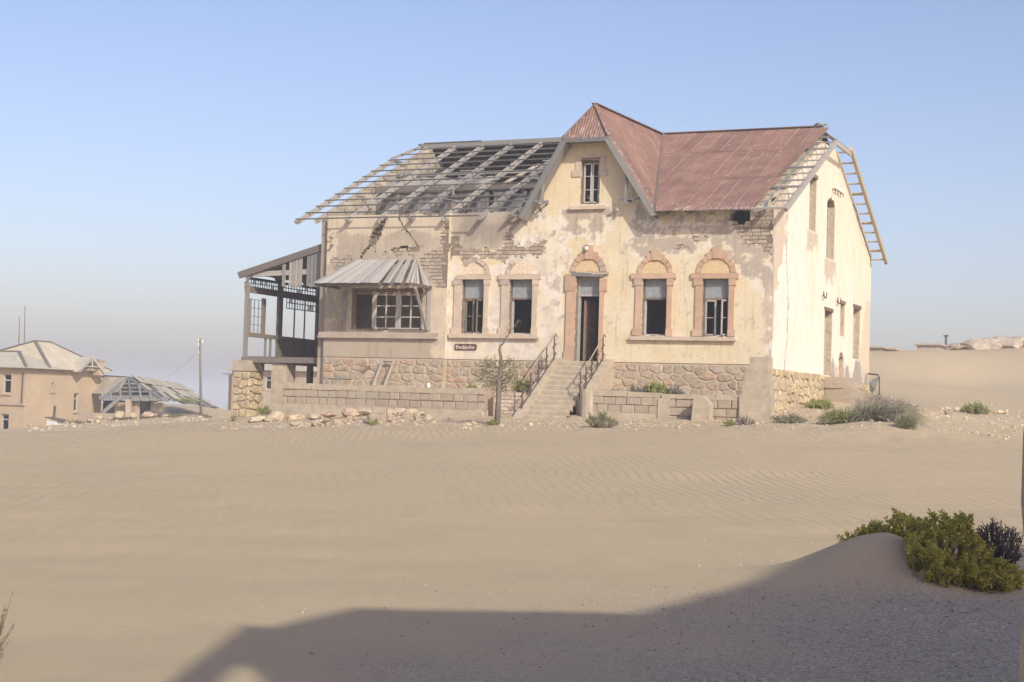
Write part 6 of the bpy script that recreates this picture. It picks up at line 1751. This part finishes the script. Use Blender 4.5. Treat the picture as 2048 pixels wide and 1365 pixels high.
# ================================================================== NEIGHBOURS
M_LWALL = simple('ochre_plaster', (.46, .355, .235), .95, .8, .12, .2)
M_LWALL2 = simple('pinkish_plaster', (.42, .33, .245), .95, .8, .12, .2)
M_DARK = simple('room_shade', (.06, .05, .045), .95, 3, .1, 0)  # near-black: darkness of the rooms put into the inner wall colour
def wall_panel(name, P, us, vs, openings, parent, mt, thick=.35):
    mb, _ = grid_slab(breaks(us[0], us[1], 2.0, [a for o in openings for a in o[:2]]), breaks(vs[0], vs[1], 2.0, [a for o in openings for a in o[2:]]), lambda a, b: not any(o[0] < a < o[1] and o[2] < b < o[3] for o in openings), P, 0, thick)
    return mb.build(name, mt, parent)
def far_window(parent, P, o, mt=None, bars=1):
    a0, a1, b0, b1 = o; f = min(.08, (a1 - a0) * .14)
    mb = MB()
    def bx(u0, u1, v0, v1):
        c = [P(u, v, w) for w in (.12, .2) for (u, v) in ((u0, v0), (u1, v0), (u1, v1), (u0, v1))]
        mb.add(c, [(0, 1, 2, 3), (7, 6, 5, 4), (0, 4, 5, 1), (1, 5, 6, 2), (2, 6, 7, 3), (3, 7, 4, 0)])
    bx(a0, a0 + f, b0, b1); bx(a1 - f, a1, b0, b1); bx(a0 + f, a1 - f, b1 - f, b1); bx(a0 + f, a1 - f, b0, b0 + f)
    for k in range(bars): z = b0 + (b1 - b0) * (.68 if bars == 1 else (k + 1) / (bars + 1)); bx(a0 + f, a1 - f, z - f / 2, z + f / 2)
    w = mb.build('window', mt or M_FRAME, parent)
    sl = [P(u, v, q) for q in (-.1, .1) for (u, v) in ((a0 - .12, b0 - .14), (a1 + .12, b0 - .14), (a1 + .12, b0 - .002), (a0 - .12, b0 - .002))]
    MB().add(sl, [(0, 1, 2, 3), (7, 6, 5, 4), (0, 4, 5, 1), (1, 5, 6, 2), (2, 6, 7, 3), (3, 7, 4, 0)]).build('sill', M_LWALL, w)
    return w
def roof_faces(name, polys, mt, parent, th=.08):
    mb = MB()
    for q in polys: mb.prism([Vector(c) for c in q], (0, 0, 0), (0, 0, th))
    return mb.build(name, mt, parent)
# ---- ochre house at the far left, same street grid as the villa
LC = at(50, 774, 112); LC.z = 0
def LP(u, v): return (u, v)
lh = thing('ochre_house', (LC.x - 4, LC.y + 5, -5), 'ochre plastered house with pale hipped iron roof at the left edge', 'house')
EZ = at(50, 737, 112).z; BZ = -6.0
Pf = lambda a, b, w: (LC.x + a, LC.y + w, b); Ps = lambda a, b, w: (LC.x - w, LC.y + a, b)
def lf(u, v): q = on_plane(u, v, 1, LC.y); return q.x - LC.x, q.z
def lsd(u, v): q = on_plane(u, v, 0, LC.x); return q.y - LC.y, q.z
def lrect(fn, u0, u1, vt, vb): a, b = fn(u0, (vt + vb) / 2)[0], fn(u1, (vt + vb) / 2)[0]; return (a, b, fn(u0, vb)[1], fn(u0, vt)[1])
of = [lrect(lf, 5, 22, 748, 787), lrect(lf, 1, 17, 828, 862)]
LD = lsd(203, 790)[0]
os_ = [lrect(lsd, 102.5, 107.5, 766, 783), lrect(lsd, 148, 157.5, 787, 823)]
wall_panel('front_wall', Pf, (-9, 0), (BZ, EZ), of, lh, M_LWALL); wall_panel('side_wall', Ps, (.352, LD), (BZ, EZ), os_, lh, M_LWALL)
MB().box(LC.x - 9, LC.x - .36, LC.y + LD - .3, LC.y + LD, BZ, EZ).box(LC.x - 9, LC.x - 8.7, LC.y + .36, LC.y + LD - .31, BZ, EZ).build('rear_walls', M_LWALL, lh)
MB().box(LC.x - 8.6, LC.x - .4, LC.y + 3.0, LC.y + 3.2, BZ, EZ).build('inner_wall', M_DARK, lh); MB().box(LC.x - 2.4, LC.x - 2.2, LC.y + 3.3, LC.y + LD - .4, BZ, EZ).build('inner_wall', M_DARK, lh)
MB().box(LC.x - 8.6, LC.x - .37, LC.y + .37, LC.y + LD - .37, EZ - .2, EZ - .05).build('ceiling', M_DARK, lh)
for o in of: far_window(lh, Pf, o)
for o in os_: far_window(lh, Ps, o)
zc = lf(30, 809)[1]; cuboid('string_course', LC.x - 9, LC.x + .12, LC.y - .12, LC.y + .01, zc - .07, zc + .07, M_LWALL2, lh)
MB().tube([(LC.x - .15, LC.y - .1, lf(45, 745)[1]), (LC.x - .18, LC.y - .1, lf(45, 808)[1])], .05, 6).build('drain_pipe', M_TWIGD, lh)
ov = .5; X0, X1, Y0, Y1 = LC.x - 9.5, LC.x + ov, LC.y - ov, LC.y + LD + ov
pk = at(47, 685, 112 + 7.2); pk2 = at(73, 688, 112 + 8.6)
YM = LC.y + 2.0
R1 = Vector((LC.x - 2.4, LC.y + 3.6, pk.z - .05)); R2 = Vector((LC.x - 2.4, LC.y + 5.3, pk.z - .05))
roof_faces('roof', [[(X0, YM, EZ), (X1, YM, EZ), R1], [(X1, YM, EZ), (X1, Y1, EZ), R2, R1], [(X1, Y1, EZ), (X0, Y1, EZ), R2], [(X0, Y1, EZ), (X0, YM, EZ), R1, R2]], M_GALV, lh)
wk = at(38, 706, 112 + 1.5); wx = on_plane(38, 706, 1, LC.y + 1.2)
roof_faces('wing_roof', [[(X0, Y0 - .02, EZ + .01), (X1 + .02, Y0 - .02, EZ + .01), (wx.x, LC.y + 1.2, wx.z), (X0, LC.y + 1.2, wx.z)], [(X1 + .02, Y0 - .02, EZ + .01), (X1 + .02, LC.y + 3.6, EZ + .01), (wx.x, LC.y + 1.2, wx.z)], [(X1 + .02, LC.y + 3.6, EZ + .01), (X0, LC.y + 3.6, EZ + .01), (X0, LC.y + 1.2, wx.z), (wx.x, LC.y + 1.2, wx.z)]], M_GALV, lh)
M_HIPC = simple('dark_ridge_cap', (.16, .14, .125), .8, 5, .2, .1)
for a, b in ((R1, (X1, YM, EZ)), (R1, R2), (R2, (X1, Y1, EZ)), (R1, (X0, YM, EZ)), (Vector((wx.x, LC.y + 1.2, wx.z)), (X1, Y0, EZ)), (Vector((X0, LC.y + 1.2, wx.z)), (wx.x, LC.y + 1.2, wx.z))):
    beam('hip_cap', Vector(a) + Vector((0, 0, .12)), Vector(b) + Vector((0, 0, .12)), .22, .06, M_HIPC, lh)
# gable on the right side
gy0, gy1 = lsd(143, 745)[0], lsd(184, 750)[0]; gm = (gy0 + gy1) / 2; gz_ = on_plane(165, 716, 0, LC.x + .9).z
MB().prism([(LC.x - .3, LC.y + gy0 - .1, EZ - .2), (LC.x - .3, LC.y + gy1 + .1, EZ - .2), (LC.x - .3, LC.y + gm, gz_ - .15)], (0, 0, 0), (.315, 0, 0)).build('side_gable', M_LWALL, lh)
MB().box(LC.x + .01, LC.x + .34, LC.y + gy0 + .25, LC.y + gy1 - .25, BZ, EZ - .6).build('gable_bay', M_LWALL, lh) if False else None
roof_faces('gable_roof', [[(LC.x + .95, LC.y + gy0 - .3, EZ - .12), (LC.x + .95, LC.y + gm, gz_), (LC.x - 3.2, LC.y + gm, gz_), (LC.x - .6, LC.y + gy0 - .3, EZ - .12)], [(LC.x + .95, LC.y + gm, gz_), (LC.x + .95, LC.y + gy1 + .3, EZ - .12), (LC.x - .6, LC.y + gy1 + .3, EZ - .12), (LC.x - 3.2, LC.y + gm, gz_)]], M_GALV, lh)
for s in (gy0 - .3, gy1 + .3): beam('gable_barge', (LC.x + .97, LC.y + s, EZ - .1), (LC.x + .97, LC.y + gm, gz_ + .03), .06, .18, M_FRAME, lh)
beam('gable_post', (LC.x + .95, LC.y + gm, gz_ - .7), (LC.x + .95, LC.y + gm, gz_ + .25), .08, .08, M_FRAME, lh); beam('gable_tie', (LC.x + .95, LC.y + gm - .9, gz_ - .62), (LC.x + .95, LC.y + gm + .9, gz_ - .62), .06, .08, M_FRAME, lh)
ch = on_plane(197, 745, 1, LC.y + LD - 1.2); ct = on_plane(197, 719, 1, LC.y + LD - 1.2)
cuboid('chimney', ch.x - .3, ch.x + .3, ch.y - .3, ch.y + .3, EZ - .3, ct.z, M_LWALL, lh); cuboid('chimney_cap', ch.x - .36, ch.x + .36, ch.y - .36, ch.y + .36, ct.z - .14, ct.z - .002, M_LWALL2, lh)
# flag staffs
for (u, vt, vb, lb) in ((50, 612, 700, 'taller thin mast standing above the left house roof'), (39, 634, 686, 'shorter thin mast left of the tall mast above the roof')):
    a, b = at(u - 1, vb + 60, 132), at(u, vt, 132); o = MB().tube([a - Vector((0, 0, 3)), b], [.09, .035], 6).build('thin_mast', M_TWIG); tag(o, lb, 'mast')
# things before the house
q = at(112, 845, 104); q.z = gh(q.x, q.y)
o = thing('water_tank', q, 'small white tank with slanted lid by the left house wall', 'tank')
MB().box(q.x - .45, q.x + .4, q.y - .4, q.y + .4, q.z - .2, q.z + .42).build('body', M_WHITE, o); beam('lid', q + Vector((-.6, 0, .62)), q + Vector((.65, 0, .45)), .95, .05, M_FRAMED, o)
a = at(106, 838, 108); o = MB().tube([a - Vector((0, 0, .8)), at(110, 812, 108)], .10, 6).build('leaning_pipe', M_TWIGD); tag(o, 'dark leaning pipe against the left house wall by the tank', 'pipe')
q = at(205, 838, 110); q.z = gh(q.x, q.y)
o = thing('low_wall', q, 'low pale ruined wall between the left house and the shed', 'wall'); cuboid('wall_run', q.x - 2.2, q.x + 1.0, q.y, q.y + .3, q.z - .6, q.z + .85, M_LWALL2, o); cuboid('wall_run', q.x + 1.002, q.x + 1.9, q.y, q.y + .3, q.z - .6, q.z + .4, M_LWALL2, o)
# slabs in the left rubble
_slabs = ((240, 848, 34, .8, 'big pale block on the rubble right of the low ruined wall'), (292, 836, 40, .5, 'wide flat slab under the dark shrub by the shed'), (312, 832, 14, 1.2, 'small upright white block right of the wide flat slab'), (196, 850, 26, .9, 'broken slab at the right foot of the left house'), (222, 856, 20, .7, 'small slab between the low wall and the big pale block'),
          (265, 838, 22, .9, 'brownish slab left of the wide flat slab'), (180, 862, 24, .5, 'flat slab lowest in the rubble before the left house'), (60, 866, 18, .5, 'single slab before the corner of the left house'), (330, 842, 18, .6, 'small slab right of the dark shrub by the shed'))
for (u, v, w, h, lb) in _slabs:
    rock_at('rubble_slab', u, v, 99, w, lb, 'broken slabs before the left houses', hz=h, lift=1.5)

# ---- collapsed shed with torn iron roof
SD = 116.0
sh = thing('collapsed_shed', at(280, 835, SD), 'half buried shed with bare rafters and torn pale iron roof', 'shed')
def sp_(u, v, dd=0.0): return at(u, v, SD + dd)
apx = sp_(256, 756); 
# hip end towards us, stripped to its frame
base_l, base_r = sp_(202, 800, -3.0), sp_(322, 800, -3.0)
for k in range(7):
    s = k / 6; b = base_l + (base_r - base_l) * s
    top = apx + Vector((0, 0, 0)) if 0 < k < 6 else apx
    fr_ = 1.0 if k in (0, 3, 6) else (.78 if k in (2, 4) else .45)
    tgt = b + (apx - b) * 1.0 if k in (0, 3, 6) else b + ((apx + (base_l - apx) * .0) - b) * fr_
    vert = Vector((b.x, b.y, b.z)); 
    if k in (0, 6): beam('rafter', b, apx, .16, .2, M_WOOD, sh)
    else:
        e = b + (Vector((b.x, b.y, 0)) * 0) + ((apx if k == 3 else (apx + ((base_l if k < 3 else base_r) - apx) * (abs(k - 3) / 3.0))) - b)
        beam('rafter', b, e, .14, .18, M_WOOD, sh)
for k in range(6):
    s = k / 5.5; a = base_l + (apx - base_l) * s; b = base_r + (apx - base_r) * s; beam('batten', a, b, .08, .09, M_WOOD, sh)
beam('tie_beam', sp_(198, 797, -2.6), sp_(338, 799, -2.6), .25, .35, M_WOOD, sh); beam('king_post', sp_(256, 800, -1), apx, .16, .16, M_WOOD, sh)
# left slope with its sheets
lt = sp_(190, 752, 6)
for k in range(6):
    s0, s1 = k / 6, (k + 1) / 6
    a0, a1 = apx + (lt - apx) * s0, apx + (lt - apx) * s1
    dn0 = sp_(232 - 9.5 * k * 1.0, 790 - k * .4, -2.4 + k); dn1 = sp_(232 - 9.5 * (k + 1), 790 - (k + 1) * .4, -2.4 + k + 1)
    if k == 0: dn0 = sp_(240, 780, -2)
    MB().prism([a0, a1, dn1, dn0], (0, 0, 0), (0, 0, .05)).build('roof_sheet', M_GALV, sh)
# right slope running back to the right: sheets in columns, many torn
ra, rb = sp_(262, 757, .5), sp_(362, 773, 16); ea, eb = sp_(312, 795, -2.5), sp_(440, 818, 14)
ncol = 15
for k in range(ncol):
    s0, s1 = k / ncol, (k + .93) / ncol
    T0, T1 = ra + (rb - ra) * s0, ra + (rb - ra) * s1; B0, B1 = ea + (eb - ea) * s0, ea + (eb - ea) * s1
    beam('rafter', T0, B0, .12, .14, M_WOOD, sh)
    for (f0, f1) in ((0, .36), (.36, .68), (.68, 1.0)):
        pr = .06 if f0 == 0 else .28 if f0 < .5 else (.62 if k > 2 else .3)
        if rnd.random() < pr: continue
        up = Vector((0, 0, .10 + .05 * rnd.random() + (.08 if f0 == 0 else 0)))
        q = [T0 + (B0 - T0) * f0, T1 + (B1 - T1) * f0, T1 + (B1 - T1) * f1, T0 + (B0 - T0) * f1]
        MB().prism(q, up, up + Vector((0, 0, .05))).build('roof_sheet', M_GALV, sh)
for f in (.2, .45, .7, .95): beam('purlin', ra + (ea - ra) * f, rb + (eb - rb) * f, .12, .12, M_WOOD, sh)
beam('ridge_board', lt, apx, .12, .2, M_WOOD, sh); beam('ridge_board', apx, rb, .12, .2, M_WOOD, sh)
# walls under it
for (ua, ub, v0, v1, dd, mt) in ((258, 278, 804, 830, -2.2, M_LWALL2), (228, 262, 806, 828, -1.0, M_LWALL), (300, 330, 806, 826, -1.5, M_LWALL)):
    a, b = sp_(ua, v1 + 14, dd), sp_(ub, v0, dd); cuboid('wall_stub', a.x, b.x, a.y, a.y + .4, min(a.z, b.z) - .5, b.z, mt, sh)
beam('corner_post', sp_(258, 835, -2.8), sp_(258, 800, -2.8), .5, .4, M_LWALL2, sh); beam('fallen_rafter', sp_(205, 826, -3.5), sp_(240, 795, -3), .3, .25, M_WOOD, sh)
a, b = sp_(205, 835, 6), sp_(345, 800, 6); MB().box(a.x, b.x, a.y, a.y + .3, a.z - 1, b.z + .3).build('back_wall', M_DARK, sh); MB().prism([sp_(196, 800, 5), sp_(345, 800, 5), sp_(258, 757, 5)], (0, 0, 0), (0, .1, 0)).build('interior_shade_panel', M_DARK, sh)  # dark panel added so the inside of the bare hip reads as shade

# ---- telegraph pole and its wire
pb, pt_ = at(403, 832, 124), at(400, 677, 124)
pole = thing('telegraph_pole', pb, 'tall grey wooden telegraph pole left of the veranda', 'pole')
MB().tube([pb - Vector((0, 0, .8)), pt_], [.115, .08], 8).build('shaft', M_WOODD, pole, True)
for (u, v) in ((397, 681), (405, 684), (397, 690), (398, 706)):
    c = at(u, v, 124); MB().tube([c - Vector((0, 0, .12)), c, c + Vector((0, 0, .14))], [.04, .07, .04], 6).build('insulator', M_WHITE, pole)
wa, wb = at(399, 703, 124), at(262, 770, 150)
o = MB().tube([wa + (wb - wa) * (k / 10) - Vector((0, 0, .9 * math.sin(math.pi * k / 10))) for k in range(11)], .008, 4).build('overhead_wire', M_TWIG); tag(o, 'thin sagging wire running from the telegraph pole to the left', 'wire')

# ---- pinkish house behind the veranda
bh = thing('pinkish_house', at(540, 840, 142), 'pale pinkish house with one dark window seen under the veranda', 'house')
BH = at(468, 790, 142); BEZ = at(480, 740, 142).z; BBZ = -5.0
Pb = lambda a, b, w: (BH.x + a, BH.y + w, b)
def bf(u, v): q = on_plane(u, v, 1, BH.y); return q.x - BH.x, q.z
wo = lrect(bf, 530, 543, 752, 779); bw = bf(650, 780)[0]
wall_panel('front_wall', Pb, (-.3, bw), (BBZ, BEZ), [wo], bh, M_LWALL2)
far_window(bh, Pb, wo)
ba = bf(449, 780)[0]
MB().box(BH.x + ba, BH.x - .302, BH.y + .6, BH.y + 8, BBZ, BEZ - .5).build('side_wing', M_LWALL2, bh)
MB().box(BH.x - .3, BH.x + bw, BH.y + 3, BH.y + 8, BBZ, BEZ).build('rear_block', M_LWALL2, bh)
rz = at(560, 722, 145).z
roof_faces('roof', [[(BH.x - .8, BH.y - .6, BEZ), (BH.x + bw + .5, BH.y - .6, BEZ), (BH.x + bw + .5, BH.y + 4, rz), (BH.x + 2.5, BH.y + 4, rz)], [(BH.x - .8, BH.y - .6, BEZ), (BH.x + 2.5, BH.y + 4, rz), (BH.x - .8, BH.y + 8.6, BEZ)], [(BH.x + ba - .6, BH.y + .2, BEZ - .45), (BH.x - .9, BH.y + .2, BEZ - .45), (BH.x - .9, BH.y + 8, BEZ - .4), (BH.x + ba - .6, BH.y + 8, BEZ - .45)]], M_GALV, bh)
cuboid('lower_band', BH.x + bf(497, 800)[0], BH.x + bw, BH.y - .06, BH.y - .002, BBZ, bf(530, 783)[1], M_CONC, bh)

# ---- on the dune at the right
for (ua, ub, vt, vb, d, lb) in ((1734, 1762, 697, 712, 118, 'dark low flat roofed hut on the dune crest beside the villa'), (1763, 1785, 700, 712, 120, 'second dark low hut on the dune crest right of the first'), (1833, 1880, 692, 703, 128, 'long dark low wall on the dune crest below the mast')):
    a, b = at(ua, vb, d), at(ub, vt, d); h = thing('far_hut', (a.x, a.y, a.z), lb, 'hut')
    MB().box(a.x, b.x, min(a.y, b.y), min(a.y, b.y) + 4, a.z - 2.5, b.z).build('wall', M_CONC, h); MB().box(a.x - .2, b.x + .25, min(a.y, b.y) - .25, min(a.y, b.y) + 4.2, b.z + .002, b.z + .14).build('roof', M_CONC, h)
a, b = at(1892, 700, 150), at(1892, 672, 150)
tw = thing('far_mast', a, 'thin dark mast with small platform on the far dune ridge', 'mast')
MB().tube([a - Vector((0, 0, 1.5)), b], .11, 6).build('shaft', M_TWIGD, tw); MB().box(b.x - .22, b.x + .22, b.y - .2, b.y + .2, b.z - .06, b.z + .06).build('platform', M_TWIGD, tw)
M_OUT = simple('outcrop_rock', (.45, .37, .28), .95, .9, .45, .9, dist=.2)
OUTM = [rock_mesh(60 + k, M_OUT, .5) for k in range(4)]
oc = [(1925 + rnd.uniform(-20, 125), 699 + rnd.uniform(-5, 6), rnd.uniform(14, 44)) for _k in range(42)] + [(1960, 698, 90), (2000, 697, 100), (2035, 699, 80)]
og = thing('rock_outcrop', at(1980, 700, 135), 'grey weathered rock outcrop on the dune ridge at right', 'rock')
for (u, v, w) in oc:
    q = at(u, v, 112); q.z = gh(q.x, q.y) + .25; s = w / (CAM_F / 112); link('boulder', rnd.choice(OUTM), og, Matrix.Translation(q) @ Matrix.Rotation(rnd.uniform(0, 6), 4, 'Z') @ Matrix.Diagonal((s, s, s * .75, 1)))
# ---- bent sheet and pipe at the rear corner of the villa
q0 = on_plane(1742, 775, 0, .45)
tk = thing('leaning_sheet', q0, 'bent pale corrugated sheet leaning at the rear corner of the villa', 'metal sheet')
a, b, c_, d_ = on_plane(1738, 765, 0, .5), on_plane(1757, 752, 0, .9), on_plane(1749, 782, 0, .9), on_plane(1741, 786, 0, .5)
MB().prism([a, b, c_, d_], (0, 0, 0), (.03, -.03, 0)).build('sheet', M_PANEL, tk)
pp = [on_plane(1736, 748, 0, .1), on_plane(1755, 750, 0, .6), on_plane(1758, 754, 0, .8), on_plane(1759, 790, 0, .8)]
o = MB().tube(pp, .035, 6).build('bent_pipe', M_IRON); tag(o, 'dark bent pipe at the rear right corner of the villa', 'pipe')

# ================================================================== THE BUILDING BEHIND THE PHOTOGRAPHER (throws the near shadow)
def cp(d, t, z): return Vector(CAM_C) * 1 + FW * d + RT * t + Vector((0, 0, z - CAM_C[2]))
nb = thing('near_house', cp(-6, 12, -3.2), 'house behind the viewpoint whose roof shadow falls on the near sand', 'house')
prof = [(5.28, -3.4), (5.28, 5.95), (7.45, 5.97), (14.6, 10.8), (16.0, 10.6), (16.0, -3.4)]
MB().prism([cp(-2.27, t, z) for t, z in prof], (0, 0, 0), FW * -8.5).build('walls_and_roof', M_LWALL, nb)
face = [(3.46, -3.4), (3.46, 3.49), (3.82, 4.05), (3.92, 4.72), (4.27, 5.2), (5.38, 5.95), (7.45, 5.97), (14.6, 10.8), (16.0, 10.6), (16.0, -3.4)]
MB().prism([cp(-2, t, z) for t, z in face], (0, 0, 0), FW * -.25).build('front_wall', M_LWALL, nb)
beam('porch_beam', cp(-1.9, 2.95, 3.36), cp(-1.9, 4.30, 5.20), .14, .22, M_WOOD, nb)
beam('porch_post', cp(-1.9, 3.02, -3.3), cp(-1.9, 3.02, 3.5), .16, .16, M_WOOD, nb)
pl_ = thing('porch_pillar', cp(1.5, .8, -3.2), 'rough plastered pillar edge at the right border of the view', 'pillar')
mb = MB(); n = 24
prof2 = [(-.2, .0), (.2, .0), (.2, .35), (-.2, .35)]
vs, fs = [], []
rr = random.Random(3)
for k in range(n + 1):
    z = -3.3 + 1.9 * k / n
    for (t, d) in prof2: vs.append(cp(1.5 + d, .815 + t + rr.uniform(-.004, .004), z))
for k in range(n):
    for j in range(4): fs.append((k * 4 + j, k * 4 + (j + 1) % 4, k * 4 + 4 + (j + 1) % 4, k * 4 + 4 + j))
fs += [(0, 1, 2, 3), tuple(n * 4 + j for j in range(4))]
mb.add(vs, fs).build('shaft', simple('pillar_plaster', (.46, .36, .25), .95, 6, .25, .4), pl_)
